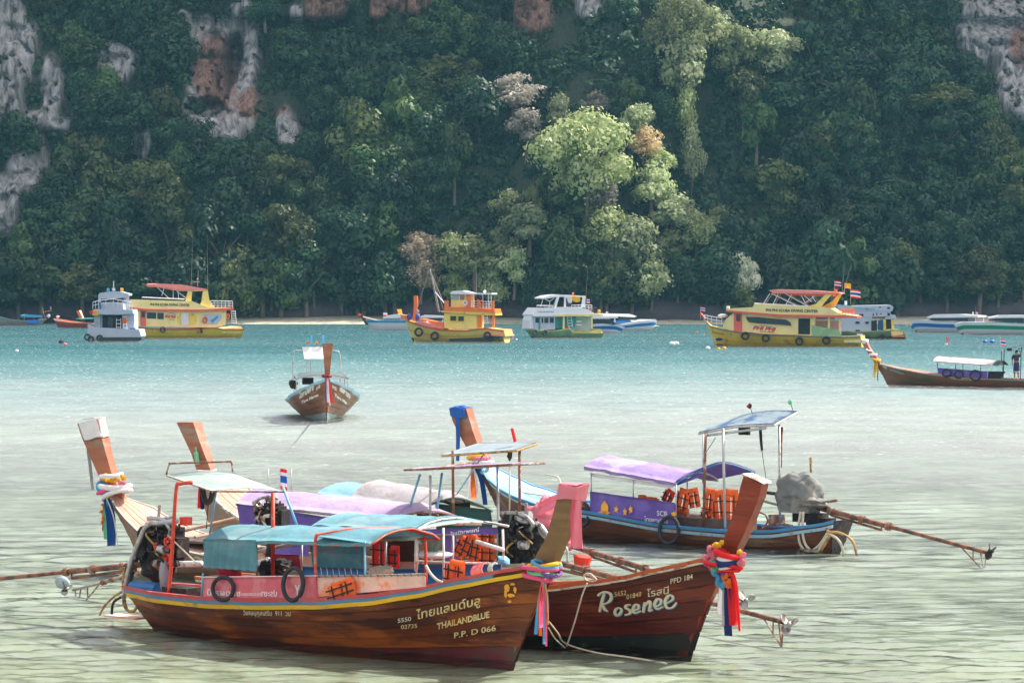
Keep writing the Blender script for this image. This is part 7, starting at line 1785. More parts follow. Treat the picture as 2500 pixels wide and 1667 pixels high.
flag(Y, Q('f5', 1520, 285), (.62, .48), 0, TH, h=.55, name='flag_stripe'); flag(Y, Q('f5', 1615, 290), (.60, .48), 0, [M['cyel']], h=.4, name='flag_cloth'); flag(Y, Q('f5', 1672, 400), (.95, .75), .5, TH, h=.6, name='flag_stripe'); flag(Y, Q('f5', 236, 545), (.45, .4), 0, TH, h=.75, name='flag_stripe')
Y.add('orange_beacon', blob(Y.at(Q('f5', 1530, 275), 0), .16, .16, .16, 8, .1), M['cor']); Y.add('bow_ribbon', tube([Y.at(Q('f5', 235, 490), 0), Y.at(Q('f5', 285, 540), 0)], .13, 6), M['dred'])
for cx, cy, lab in ((665, 705, 'first'), (860, 725, 'second'), (1182, 757, 'third'), (1440, 748, 'fourth')): fend(Y, Q('f5', cx, cy), .30, -2.25, f'{lab} tyre from the bow on the right yellow dive boat')

# --- left yellow dive boat
Z = Rig('dive_boat', (338, 824), (585, 822), 'yellow double decked dive boat at left with a coral sun roof and large side openings', 'boat', 'yellow dive boats at anchor')
ZL = lambda *p: QS('f1', *p)
far_hull(Z, ZL((1165, 690), (1230, 722), (1450, 735), (1700, 735), (1900, 722), (1960, 735), (2150, 735)), 1.9, M['dyel2'], taper=2.4, rim=M['dred'], low=(M['dyel'], .5), stripe=[(M['dkhull'], 0, .30)])
Z.slab('main_cabin', ZL((1190, 620), (1215, 570), (2000, 570), (2000, 640), (1990, 700), (1890, 722), (1190, 712)), -1.6, 1.6, M['dyl'])
Z.slab('upper_deck', ZL((1188, 552), (1250, 475), (1700, 490), (1840, 545), (2060, 545), (2060, 560), (1900, 568), (1190, 566)), -1.85, 1.85, M['dyl'])
Z.slab('red_trim', ZL((1188, 545), (1300, 556), (1800, 562), (2065, 545), (2065, 568), (1800, 577), (1300, 574), (1188, 560)), -1.9, 1.9, M['dred'])
Z.slab('door', ZL((1240, 575), (1290, 575), (1290, 712), (1240, 712)), -1.65, -1.58, M['dred']); window(Z, ZL((1252, 582), (1280, 582), (1280, 632), (1252, 632)), -1.67, name='door_window')
window(Z, ZL((1298, 588), (1380, 590), (1378, 645), (1298, 640)), -1.62); window(Z, ZL((1390, 592), (1446, 592), (1446, 648), (1390, 646)), -1.62)
Z.slab('side_opening', ZL((1580, 600), (1720, 600), (1738, 620), (1738, 680), (1715, 700), (1585, 700), (1565, 670), (1565, 630)), -1.63, -1.57, M['dyel2']); Z.slab('hanging_canvas', ZL((1600, 595), (1665, 595), (1665, 700), (1600, 700)), -1.69, -1.64, M['cwhite'])
Z.slab('side_opening', ZL((1800, 602), (1960, 602), (1960, 640), (1920, 690), (1800, 690)), -1.63, -1.57, M['wgrey']); Z.slab('blue_tarp', ZL((1860, 660), (1925, 615), (1930, 630), (1880, 680)), -1.67, -1.63, M['csky']); Z.add('lifebuoy', ring(Z.at(Q('f1', 1812, 655), -1.72), Vector((.22, 0, 0)), Vector((0, 0, .28)), .08), M['cor'])
lettering(Z, 'PHI PHI SCUBA DIVING CENTER', Q('f1', 1328, 528), Q('f1', 1675, 534), 6, M['tB'], y=-1.88, bold=.03, name='operator_name')
lettering(Z, 'PHI PHI', Q('f1', 1455, 636), Q('f1', 1555, 640), 7, M['tR'], y=-1.63, bold=.06, shear=.3, name='logo_name'); lettering(Z, 'SCUBA', Q('f1', 1495, 655), Q('f1', 1548, 656), 2, M['grn'], y=-1.63, bold=.03, name='logo_line')
Z.add('logo_swoosh', tube(smooth_path([Z.at(Q('f1', x, y), -1.62) for x, y in ((1475, 608), (1515, 594), (1550, 608))], 4), .03, 4), M['csky'])
Z.slab('roof_arch', ZL((1640, 490), (1665, 395), (1700, 390), (1690, 490)), -1.5, -1.3, M['dyel']); Z.slab('roof_arch', ZL((1800, 385), (1835, 385), (1850, 480), (1900, 545), (1760, 545), (1785, 490)), -1.5, -1.3, M['dyel']); Z.slab('arch_beam', ZL((1660, 388), (1835, 385), (1835, 400), (1660, 402)), -1.5, 1.5, M['dyel'])
Z.slab('sun_roof', ZL((1372, 340), (1400, 334), (1600, 342), (1820, 380), (1820, 392), (1600, 392), (1480, 368), (1380, 362)), -1.55, 1.55, M['dpk'])
for a_, b_ in (((1385, 365), (1500, 470)), ((1450, 368), (1430, 440)), ((1530, 375), (1645, 465)), ((1530, 380), (1530, 470)), ((1570, 390), (1580, 470))):
    Z.add('roof_strut', tube([Z.at(Q('f1', *a_), -1.4), Z.at(Q('f1', *b_), -1.5)], .03, 5), M['wht']); Z.add('roof_strut', tube([Z.at(Q('f1', *a_), 1.2), Z.at(Q('f1', *b_), 1.3)], .03, 5), M['greyw'])
Z.add('deck_rail', tube([Z.at(Q('f1', 1255, 455), -1.7), Z.at(Q('f1', 1630, 472), -1.7)], .05, 6), M['wht']); rail(Z, ZL((1860, 545), (2055, 548)), -1.7, .72, M['wht'], 6, bars=3)
ladder(Z, Q('f1', 2040, 570), Q('f1', 2050, 690), -1.4, .5, 6, M['wht'])
aerial(Z, Q('f1', 1688, 355), Q('f1', 1706, -120)); aerial(Z, Q('f1', 1835, 385), Q('f1', 1832, -100)); Z.add('radar_mast', MB().add(tube([Z.at(Q('f1', 1745, 360), 0), Z.at(Q('f1', 1752, 215), 0)], .04, 5, .02)).add(box(Z.at(Q('f1', 1740, 318), 0), (.55, .2, .1))).add(blob(Z.at(Q('f1', 1745, 295), 0), .1, .1, .13, 7)), M['greyw']); aerial(Z, Q('f1', 1965, 470), Q('f1', 1988, 360), .5)
Z.add('lifebuoy', ring(Z.at(Q('f1', 2015, 620), -1.5), Vector((.12, 0, 0)), Vector((0, 0, .24)), .08), M['cor']); Z.add('rust_streaks', MB().add(box(Z.at(Q('f1', 1780, 750), -1.98), (.22, .1, .5))), M['iron'])
Z.slab('stern_platform', ZL((1960, 735), (2130, 712), (2155, 745), (2120, 770), (1960, 770)), -1.7, 1.7, M['dyl'])
fend(Z, Q('f1', 1440, 740), .26, -2.05, 'tyre amidships on the left yellow dive boat')

# --- white boat seen from astern
S = Rig('dive_boat', (213, 831), (328, 831), 'narrow white dive boat seen from astern in front of the left yellow boat', 'boat')
S_ = lambda *p: QS('f1', *p)
S.slab('hull', S_((775, 690), (830, 720), (1230, 740), (1245, 800), (1200, 860), (800, 850), (770, 800)), -2.0, 2.5, M['wgrey'])
S.slab('stern_platform', S_((870, 808), (1250, 808), (1245, 830), (1205, 858), (890, 858)), -2.3, -1.9, M['dkhull'])
S.slab('lower_cabin', S_((830, 610), (1185, 600), (1185, 810), (830, 810)), -1.2, 2.2, M['wgrey'])
S.slab('dark_saloon', S_((905, 612), (1080, 612), (1080, 808), (905, 808)), -1.26, -1.18, M['dark']); S.slab('saloon_door', S_((950, 625), (1000, 625), (1000, 790), (950, 790)), -1.32, -1.25, M['glass'])
S.slab('middle_deck', S_((795, 600), (830, 560), (1170, 565), (1175, 600), (1050, 608), (900, 606)), -1.9, 2.2, M['wgrey']); S.slab('upper_bulwark', S_((880, 500), (1080, 500), (1090, 565), (870, 565)), -1.2, 1.5, M['wgrey'])
S.slab('roof', S_((875, 418), (960, 405), (1060, 405), (1138, 425), (1138, 440), (1060, 462), (900, 470), (876, 436)), -1.2, 1.6, M['wgrey'])
for x_ in (880, 1128): S.slab('roof_pillar', S_((x_-12, 430), (x_+10, 430), (x_+14, 600), (x_-12, 600)), -1.25, -1.05, M['wgrey'])
S.slab('roof_pillar', S_((1085, 450), (1105, 440), (1140, 560), (1120, 560)), 1.0, 1.2, M['wgrey'])
rail(S, S_((820, 560), (870, 545), (1000, 530), (1085, 545), (1165, 560)), -1.5, .7, M['wht'], 8)
ladder(S, Q('f1', 1028, 640), Q('f1', 1028, 800), -1.5, .45, 5, M['wht']); ladder(S, Q('f1', 1085, 615), Q('f1', 1095, 800), -1.6, .35, 6, M['wht'])
S.slab('dive_locker', S_((1145, 725), (1195, 725), (1195, 800), (1145, 800)), -1.9, -1.5, M['cob']); S.add('jacket_bundle', MB().add(blob(S.at(Q('f1', 1105, 665), -1.5), .25, .2, .3, 8, .4, 3)), M['cor'])
S.slab('side_panel', S_((832, 620), (885, 620), (885, 850), (832, 850)), -1.6, -1.4, M['skyin']); S.add('blue_awning_roll', tube([S.at(Q('f1', 882, 500), -1.5), S.at(Q('f1', 890, 600), -1.5)], .09, 6), M['cblue']); S.add('yellow_flag', sheet(lambda u, v: S.at(Q('f1', 815+55*u, 570+45*v), -1.95)+Vector((0, .05*math.sin(u*6), 0)), 4, 3, .01), M['cyel']); S.add('red_flag', sheet(lambda u, v: S.at(Q('f1', 790+30*u, 575+22*v), -1.98)+Vector((0, .05*math.sin(u*6), 0)), 4, 3, .01), M['cred'])
S.add('mast', MB().add(tube([S.at(Q('f1', 1003, 405), 0), S.at(Q('f1', 1003, 312), 0)], .05, 6)).add(box(S.at(Q('f1', 1003, 385), 0), (.3, .2, .25))), M['wgrey'])
flag(S, Q('f1', 945, 410), (.28, .30), 0, [M['csky']], h=.12, name='flag_cloth'); flag(S, Q('f1', 1065, 410), (.30, .34), 0, [M['cyel']], h=.12, name='flag_cloth')
for cx, cy, lab in ((772, 805, 'leftmost'), (803, 825, 'second'), (880, 815, 'third')): fend(S, Q('f1', cx, cy), .26, -2.2, f'{lab} black tyre on the white boat seen from astern')
S.add('white_barrel', MB().add(blob(S.at(Q('f1', 1215, 780), -1.8), .18, .2, .35, 8)).add(blob(S.at(Q('f1', 925, 780), -1.8), .15, .2, .35, 8)), M['wht'], smooth=True)

# --- orange and yellow fishing boat
O = Rig('fishing_boat', (996, 832), (1228, 833), 'orange and yellow wooden fishing boat with a tall raking mast and wheelhouse', 'boat')
OL = lambda *p: QS('f3', *p)
far_hull(O, OL((655, 690), (680, 735), (800, 770), (1000, 828), (1220, 865), (1500, 870), (1750, 840), (1980, 870)), 1.9, M['dyel'], taper=4.2, rim=M['dor'], low=(M['dkhull'], .30), stripe=[(M['dor'], .60, .635)], keel=-.5)
O.slab('stern_flare', OL((1760, 850), (1985, 862), (2005, 945), (1760, 935)), -1.85, 1.85, mat('salmon_orange_paint', (.80, .38, .14), .45, .1, 2)); O.slab('dark_counter', OL((1290, 975), (1700, 960), (1760, 938), (1960, 948), (1780, 1012), (1290, 1012)), -1.84, 1.84, M['dkhull'])
O.slab('deckhouse', OL((1225, 650), (1660, 660), (1650, 850), (1225, 845)), -1.3, 1.3, M['dyel']); O.slab('deckhouse_corner', OL((1640, 660), (1700, 660), (1700, 835), (1640, 835)), -1.3, -1.1, M['dor'])
O.slab('deckhouse_roof', OL((1170, 620), (1300, 628), (1680, 640), (1880, 655), (1880, 680), (1640, 672), (1200, 640)), -1.5, 1.5, M['dyel2']); O.slab('orange_bulwark', OL((1225, 575), (1650, 585), (1860, 600), (1880, 660), (1650, 645), (1225, 640)), -1.45, 1.45, M['dor'])
O.slab('wheelhouse', OL((1315, 400), (1560, 400), (1560, 575), (1310, 572)), -.9, .9, M['dyel']); O.slab('wheelhouse_side', OL((1500, 410), (1562, 410), (1562, 575), (1500, 575)), -.95, -.85, M['dor'])
O.slab('wheelhouse_roof', OL((1300, 395), (1330, 368), (1450, 362), (1580, 395), (1575, 412), (1310, 405)), -1.1, 1.1, M['wht'])
O.slab('windscreen', OL((1322, 412), (1410, 412), (1410, 478), (1320, 478)), -.95, -.88, M['skyin']); O.slab('wheelhouse_door', OL((1428, 418), (1482, 418), (1482, 480), (1428, 480)), -.95, -.88, M['inred'])
window(O, OL((1300, 684), (1382, 684), (1382, 752), (1300, 752)), -1.32, frame=M['dyel2']); window(O, OL((1402, 688), (1480, 688), (1480, 756), (1402, 756)), -1.32, frame=M['dyel2'])
O.add('lifebuoy', ring(O.at(Q('f3', 1492, 520), -1.02), Vector((.2, 0, 0)), Vector((0, 0, .22)), .07), M['wht']); O.add('lifebuoy', ring(O.at(Q('f3', 1700, 525), -1.3), Vector((.17, 0, 0)), Vector((0, 0, .28)), .06), M['dor'])
O.slab('aft_awning', OL((1580, 395), (1830, 395), (1835, 412), (1580, 412)), -1.2, 1.2, M['wht']); O.slab('aft_deck', OL((1680, 600), (1870, 595), (1885, 660), (1870, 680), (1690, 660)), -1.3, 1.3, M['dor'])
for x0_, y0_, y1_ in ((1655, 475, 590), (1845, 490, 600), (1850, 680, 835)): O.slab('orange_post', OL((x0_-13, y0_), (x0_+13, y0_), (x0_+13, y1_), (x0_-13, y1_)), -1.35, -1.15, M['dor'])
O.slab('orange_post', OL((1230, 485), (1278, 485), (1278, 580), (1230, 580)), -1.3, -1.1, M['dor'])
for x_ in (1600, 1720, 1790, 1825): pole(O, Q('f3', x_, 410), Q('f3', x_, 590), -1.1, r=.025, m=M['wht'], name='awning_post')
rail(O, OL((1570, 590), (1840, 600)), -1.25, .75, M['wht'], 7, bars=3); ladder(O, Q('f3', 1725, 660), Q('f3', 1735, 785), -1.3, .4, 4, M['wht'])
O.slab('prow_post', OL((835, 430), (880, 430), (885, 500), (862, 755), (820, 750), (838, 550)), -.16, .16, M['dor']); O.add('blue_wrap', MB().add(blob(O.at(Q('f3', 780, 700), -.2), .24, .3, .36, 9, .2)).add(blob(O.at(Q('f3', 885, 700), -.2), .2, .3, .36, 9, .2)), mat('indigo_barrel', (.06, .06, .30), .6, .1, 4), smooth=True)
O.add('tarpaulin', MB().add(blob(O.at(Q('f3', 880, 680), .1), .28, .3, .55, 9, .3, 3)), M['greyt']); O.slab('bow_bulwark', OL((660, 672), (745, 678), (742, 720), (680, 720)), -.6, .6, M['dor']); O.slab('hold_cover', OL((920, 720), (1180, 775), (1220, 800), (1210, 830), (930, 755)), -1.0, 1.0, M['dor']); O.slab('pink_deck', OL((800, 765), (950, 760), (1220, 830), (1215, 855), (1000, 820)), -1.6, 1.6, M['dpk'])
mt = O.at(Q('f3', 1040, 90), 0)
O.add('mast', MB().add(tube([O.at(Q('f3', 1165, 640), -.3), O.at(Q('f3', 1110, 380), -.1), mt], .075, 7)).add(tube([O.at(Q('f3', 1150, 630), .6), mt+Vector((0, .1, 0))], .06, 7)), M['greyw'])
O.add('stay', MB().add(tube([mt, O.at(Q('f3', 880, 600), 0)], .03, 5)), M['greyw']); O.add('stay', MB().add(tube([mt, O.at(Q('f3', 1220, 520), -.3)], .04, 5)), M['greyw']); O.add('stay', tube([mt, O.at(Q('f3', 1215, 600), .5)], .03, 5), M['greyw']); O.add('boom', tube([O.at(Q('f3', 1110, 380), -.1), O.at(Q('f3', 1225, 520), -.8)], .06, 6), M['wht'])
aerial(O, Q('f3', 1640, 470), Q('f3', 1630, -40)); aerial(O, Q('f3', 1745, 400), Q('f3', 1748, 240), .4); aerial(O, Q('f3', 1870, 640), Q('f3', 1900, 775), -1.0); O.add('loudspeaker', blob(O.at(Q('f3', 1742, 375), .4), .16, .16, .16, 8), M['wht'])
O.add('white_winch', MB().add(blob(O.at(Q('f3', 1010, 765), -1.0), .17, .17, .12, 8)), M['wht'])
for cx, cy, rr, lab in ((902, 890, .36, 'front'), (1103, 940, .34, 'second'), (1775, 930, .28, 'rear'), (1945, 975, .18, 'small sternmost')): fend(O, Q('f3', cx, cy), rr, -2.05, f'{lab} tyre on the orange and yellow fishing boat')

# --- white and green dive boat
G = Rig('dive_boat', (1307, 823), (1462, 822), 'white and pale green two decked dive boat with yellow posts in mid bay', 'boat')
GL = lambda *p: QS('f4', *p)
far_hull(G, GL((225, 850), (300, 872), (500, 878), (720, 845), (780, 900), (1160, 905)), 1.7, M['pgrn'], taper=2.2, rim=M['dyl'], low=(M['dkhull'], .42), keel=-.5)
G.slab('bow', GL((225, 850), (230, 740), (260, 670), (300, 690), (350, 860)), -1.2, 1.2, M['wht']); G.slab('lower_cabin', GL((275, 690), (550, 690), (550, 862), (290, 866)), -1.4, 1.4, M['wgrey'])
G.slab('teal_saloon', GL((550, 695), (820, 690), (800, 840), (550, 850)), -1.0, 1.2, M['teal']); G.slab('far_side', GL((800, 690), (1020, 690), (1020, 880), (800, 870)), 1.1, 1.3, M['wgrey'])
G.slab('upper_hull', GL((262, 668), (330, 580), (540, 585), (700, 570), (860, 575), (960, 600), (1050, 650), (1050, 675), (540, 690), (270, 692)), -1.6, 1.6, M['wht']); G.slab('buff_trim', GL((540, 672), (700, 662), (1100, 660), (1160, 672), (1160, 686), (700, 690), (540, 696)), -1.65, 1.65, M['dyl'])
G.slab('roof', GL((390, 455), (480, 425), (600, 412), (940, 430), (940, 448), (600, 442), (400, 470)), -1.3, 1.3, M['wht'])
for pts in (((575, 440), (610, 430), (560, 590), (540, 590)), ((670, 440), (690, 440), (690, 580), (665, 580)), ((905, 440), (940, 440), (930, 570), (885, 570))): G.slab('roof_pillar', GL(*pts), -1.35, -1.2, M['wht'])
for a_, b_ in (((395, 465), (370, 560)), ((420, 470), (480, 500)), ((540, 460), (480, 500)), ((480, 500), (480, 560)), ((570, 450), (530, 560))): G.add('roof_strut', tube([G.at(Q('f4', *a_), -1.2), G.at(Q('f4', *b_), -1.2)], .03, 5), M['wht'])
G.slab('yellow_cloth', GL((770, 435), (870, 445), (870, 500), (820, 515), (765, 490)), -1.42, -1.36, M['cyel']); G.slab('pale_cloth', GL((690, 430), (765, 432), (765, 520), (720, 520)), -1.42, -1.36, M['cwhite']); G.add('orange_float', blob(G.at(Q('f4', 778, 400), 0), .13, .13, .13, 7), M['cor'])
for x_ in (300, 378, 415, 485):
    window(G, GL((x_, 708), (x_+(20 if x_ == 378 else 48), 708), (x_+(20 if x_ == 378 else 48), 776), (x_, 772)), -1.43)
G.slab('teal_strip', GL((342, 700), (362, 700), (362, 860), (342, 860)), -1.45, -1.38, M['teal'])
for x_, y1_ in ((650, 850), (1008, 850)): G.slab('yellow_post', GL((x_, 690), (x_+22, 690), (x_+22, y1_), (x_, y1_)), -1.5, -1.35, M['dyl'])
ladder(G, Q('f4', 705, 690), Q('f4', 715, 830), -1.3, .5, 4, M['wht']); rail(G, GL((760, 600), (1020, 600)), -1.4, .45, M['wht'], 6); rail(G, GL((318, 570), (520, 575)), -1.2, .2, M['wht'], 4)
lettering(G, 'TWIN ADVENTURE', Q('f4', 325, 640), Q('f4', 530, 640), 3, M['cob'], y=-1.63, bold=.02, name='boat_name')
for cx, cy, rr in ((850, 755, .16), (850, 800, .16), (850, 690, .12)): G.add('gear_rack', box(G.at(Q('f4', cx, cy), -1.0), (.6, .4, .12)), M['wht'])
G.slab('stern_platform', GL((780, 905), (1165, 905), (1130, 850), (1140, 915), (780, 915)), -1.6, 1.6, M['dyl']); G.add('red_box', box(G.at(Q('f4', 692, 825), -1.3), (.35, .3, .2)), M['cred']); G.add('white_stay', tube([G.at(Q('f4', 720, 825), -1.5), G.at(Q('f4', 765, 900), -1.6)], .07, 5), M['dyl'])
aerial(G, Q('f4', 935, 570), Q('f4', 965, 100)); G.slab('dark_locker', GL((1040, 590), (1080, 570), (1080, 655), (1040, 655)), -1.0, -.6, M['dark']); G.add('rolled_flag', blob(G.at(Q('f4', 1110, 630), -.8), .18, .15, .2, 8, .4, 3), M['cyel'])
flag(G, Q('f4', 955, 530), (.34, .5), .4, TH, h=.05, name='flag_stripe'); flag(G, Q('f4', 262, 660), (.25, .42), 0, TH, h=.0, name='flag_stripe'); G.add('crate', box(G.at(Q('f4', 995, 600), -1.2), (.35, .3, .45)), M['inred'])
for cx, cy, lab in ((297, 897, 'forward'), (422, 900, 'after')): fend(G, Q('f4', cx, cy), .24, -1.8, f'{lab} tyre on the pale green hull of the white dive boat')

# --- grey ferry behind the right yellow boat
N = Rig('ferry', (2050, 826), (2200, 826), 'blue grey ferry with a faded green hull moored behind the right yellow dive boat', 'ferry')
NL = lambda *p: QS('f5', *p)
far_hull(N, NL((1500, 640), (1700, 665), (2000, 655), (2060, 645), (2175, 650), (2200, 712)), 2.3, mat('faded_green_hull', (.25, .36, .22), .5, .15, 1.2, (.50, .42, .16), .25, 1.8), bow=-1, taper=2.5, rim=M['dyel'], low=(mat('rusty_bottom', (.18, .07, .04), .7, .3, 2), .45), keel=-.4)
N.slab('lower_deckhouse', NL((1560, 525), (1880, 520), (1870, 660), (1560, 665)), -1.9, 1.9, M['wgrey']); N.slab('middle_deckhouse', NL((1560, 420), (2050, 440), (2060, 520), (1560, 530)), -1.95, 1.95, M['wgrey']); N.slab('upper_bulwark', NL((1545, 405), (1700, 418), (2060, 410), (2085, 430), (2070, 470), (1560, 460)), -2.0, 2.0, M['wgrey'])
N.slab('aft_overhang', NL((2030, 500), (2100, 505), (2115, 545), (1990, 545)), -1.9, 1.9, M['wgrey']); N.slab('doorway', NL((1872, 560), (1925, 555), (1925, 660), (1872, 660)), -1.98, -1.9, M['dark']); N.slab('blue_door', NL((1935, 560), (1985, 550), (1985, 650), (1935, 650)), -1.2, -1.1, M['dblue'])
for x_ in (1990, 2068): N.slab('yellow_post', NL((x_, 540), (x_+20, 540), (x_+22, 650), (x_, 650)), -1.9, -1.7, M['dyel2'])
N.slab('aft_screen', NL((2010, 545), (2060, 545), (2060, 650), (2010, 650)), 1.0, 1.1, M['dark'])
for x0_, y0_, w_, h_ in ((1720, 568, 38, 20), (1815, 568, 32, 20), (1755, 495, 40, 22), (1720, 648, 42, 14), (2022, 430, 28, 18), (1945, 428, 18, 10), (1885, 490, 10, 24), (1918, 485, 10, 22), (1955, 490, 14, 10), (2025, 485, 24, 28)): window(N, NL((x0_, y0_), (x0_+w_, y0_), (x0_+w_, y0_+h_), (x0_, y0_+h_)), -2.0 if y0_ < 470 else -1.97)
N.slab('stern_board', NL((2060, 650), (2175, 650), (2180, 695), (2065, 700)), -2.2, 2.0, M['dyl']); N.slab('stern_step', NL((2060, 698), (2200, 702), (2200, 716), (2070, 716)), -2.3, 2.0, M['dor']); lettering(N, 'ANDAMAN', Q('f5', 1700, 452), Q('f5', 1900, 458), 5, M['csky'], y=-2.03, bold=.02, name='ferry_name')
N.slab('funnel', NL((1618, 370), (1638, 370), (1640, 410), (1618, 410)), -.3, .3, M['wht']); fend(N, Q('f5', 1980, 722), .30, -2.4, 'tyre near the stern of the blue grey ferry'); N.add('dark_stain', box(N.at(Q('f5', 1760, 690), -2.26), (.6, .1, .18)), M['wht'])

# --- speedboats
def speedboat(px, label, stripe, pts, hullp, roofp, s=1, windp=None, bow=-1, name=None, yl=None, grp='white speedboats moored along the far shore', b=1.5):
    r = Rig('speedboat', px[0], px[1], label, 'speedboat', grp)
    far_hull(r, hullp, b, M['wht'], bow=bow, taper=3.2, keel=-.4, low=(M['dkhull'], .34), stripe=[(stripe, .55, .80)])
    rp = r.poly(roofp, -1.2); r.add('roof', prism(rp, -1.2, 1.2), M['wht'])
    if windp: r.add('windscreen', prism(r.poly(windp, -1.15), -1.15, 1.15), M['glass'])
    x0, x1 = min(p[0] for p in rp), max(p[0] for p in rp); zt = min(p[1] for p in rp)+.05
    for x in (x0+.5, (x0+x1)/2, x1-.4):
        for y in (-1.1, 1.1): r.add('roof_post', tube([(x, y, zt), (x, y, zt-.75)], .035, 5), M['wht'])
    r.add('seat_row', MB().add(box(((x0+x1)/2, 0, zt-.62), ((x1-x0)*.8, 1.8, .35))), M['cob' if stripe is M['cob'] else 'grn'])
    if name: lettering(r, name[0], name[1], name[2], name[3], M['wht'], bvh=r.bv, bold=.03, name='operator_name')
    return r
s1 = speedboat(((2235, 809), (2440, 811)), 'blue striped white speedboat lying right of the ferry', M['cob'], None, QS('f6', (825, 480), (880, 430), (1060, 425), (1300, 440), (1700, 455), (2050, 470)), QS('f6', (1110, 385), (1200, 352), (1500, 350), (1770, 368), (1760, 390), (1400, 395), (1120, 398)), windp=QS('f6', (1130, 420), (1180, 395), (1420, 395), (1640, 395), (1640, 440), (1200, 432)), name=('ANDAMAN WAVE', Q('f6', 1000, 525), Q('f6', 1500, 552), 4))
s1.add('bow_eye', box(s1.at(Q('f6', 865, 492), -.5), (.4, .3, .1)), M['cyel']); flag(s1, Q('f6', 1735, 370), (.3, .35), 0, TH, h=.1, name='flag_stripe'); flag(s1, Q('f6', 1695, 368), (.14, .4), 0, [M['wht']], h=.05, name='flag_cloth'); aerial(s1, Q('f6', 1735, 330), Q('f6', 1738, 230))
s2 = speedboat(((2370, 815), (2580, 815)), 'green striped white speedboat cut by the right edge of the picture', M['grn'], None, QS('f6', (1480, 490), (1560, 450), (1900, 450), (2352, 470))+[(2570, 794)], QS('f6', (1915, 392), (2050, 365), (2352, 360))+[(2545, 770), (2545, 776)]+QS('f6', (2352, 392), (1930, 402)), windp=QS('f6', (1930, 435), (1990, 400), (2352, 400), (2352, 455)), name=('TIGER SPIRIT', Q('f6', 1990, 575), Q('f6', 2400, 590), 5))
s3 = speedboat(((1430, 812), (1528, 812)), 'nearer blue and white speedboat overlapped by the white dive boat', M['cob'], None, QS('f4', (850, 790), (1000, 790), (1200, 780), (1350, 790), (1450, 830)), QS('f4', (880, 705), (950, 690), (1355, 700), (1355, 715), (900, 722)), windp=QS('f4', (900, 725), (1260, 725), (1340, 790), (900, 775)), bow=1, b=1.2)
s4 = speedboat(((1480, 806), (1600, 804)), 'farther blue and white speedboat with a long pointed bow behind the white dive boat', M['cob'], None, QS('f4', (1100, 790), (1400, 790), (1650, 750), (1850, 730), (1950, 770)), QS('f4', (1050, 675), (1200, 655), (1500, 660), (1595, 690), (1560, 702), (1300, 690), (1060, 688)), windp=QS('f4', (1350, 740), (1400, 690), (1560, 695), (1600, 740)), bow=1, name=('SEA', Q('f4', 1700, 838), Q('f4', 1880, 815), 3))
flag(s4, Q('f4', 1200, 660), (.4, .28), 0, TH, h=.02, name='flag_stripe')
s5 = Rig('longtail_boat', (905, 803), (990, 803), 'pale blue boat with a red wrapped prow left of the orange fishing boat', 'boat')
far_hull(s5, QS('f3', (210, 745), (300, 740), (450, 745), (600, 745), (800, 745), (1200, 745)), 1.2, M['wht'], taper=2.4, keel=-.4, stripe=[(M['csky'], .80, 1.0)])
s5.add('prow', loft_rect([(s5.at(Q('f3', 225, 800), 0), s5.at(Q('f3', 260, 800), 0), .1), (s5.at(Q('f3', 175, 720), 0), s5.at(Q('f3', 215, 715), 0), .1), (s5.at(Q('f3', 130, 665), 0), s5.at(Q('f3', 160, 655), 0), .12)]), M['hullC']); s5.add('prow_wrap', MB().add(blob(s5.at(Q('f3', 145, 685), 0), .2, .2, .28, 8, .25)), M['redj'], smooth=True)
s5.add('bow_canopy', sheet(lambda u, v: s5.at(Q('f3', 190+180*u, 700+45*u), -.8)+Vector((0, 1.6*v, .1*math.sin(v*3.14))), 5, 4, .02), M['greyw']); s5.slab('roof', QS('f3', (440, 700), (500, 680), (640, 660), (780, 680), (780, 700), (600, 715), (450, 715)), -1.1, 1.1, M['wht'])
s5.slab('cabin', QS('f3', (450, 715), (660, 712), (660, 745), (450, 745)), -.9, .9, M['skyin']); s5.slab('rear_roof', QS('f3', (920, 690), (970, 675), (1215, 685), (1215, 710), (930, 710)), -1.1, 1.1, M['wht']); s5.slab('rear_windows', QS('f3', (940, 710), (1200, 710), (1200, 745), (930, 745)), -.95, .95, M['glass']); s5.add('yellow_prow', loft_rect([(s5.at(Q('f3', 640, 660), .5), s5.at(Q('f3', 690, 660), .5), .1), (s5.at(Q('f3', 622, 600), .5), s5.at(Q('f3', 680, 600), .5), .14)]), M['cyel'])
flag(s5, Q('f3', 448, 700), (.52, .36), 0, [M['cwhite'], M['pink']], h=.2, name='flag_stripe')

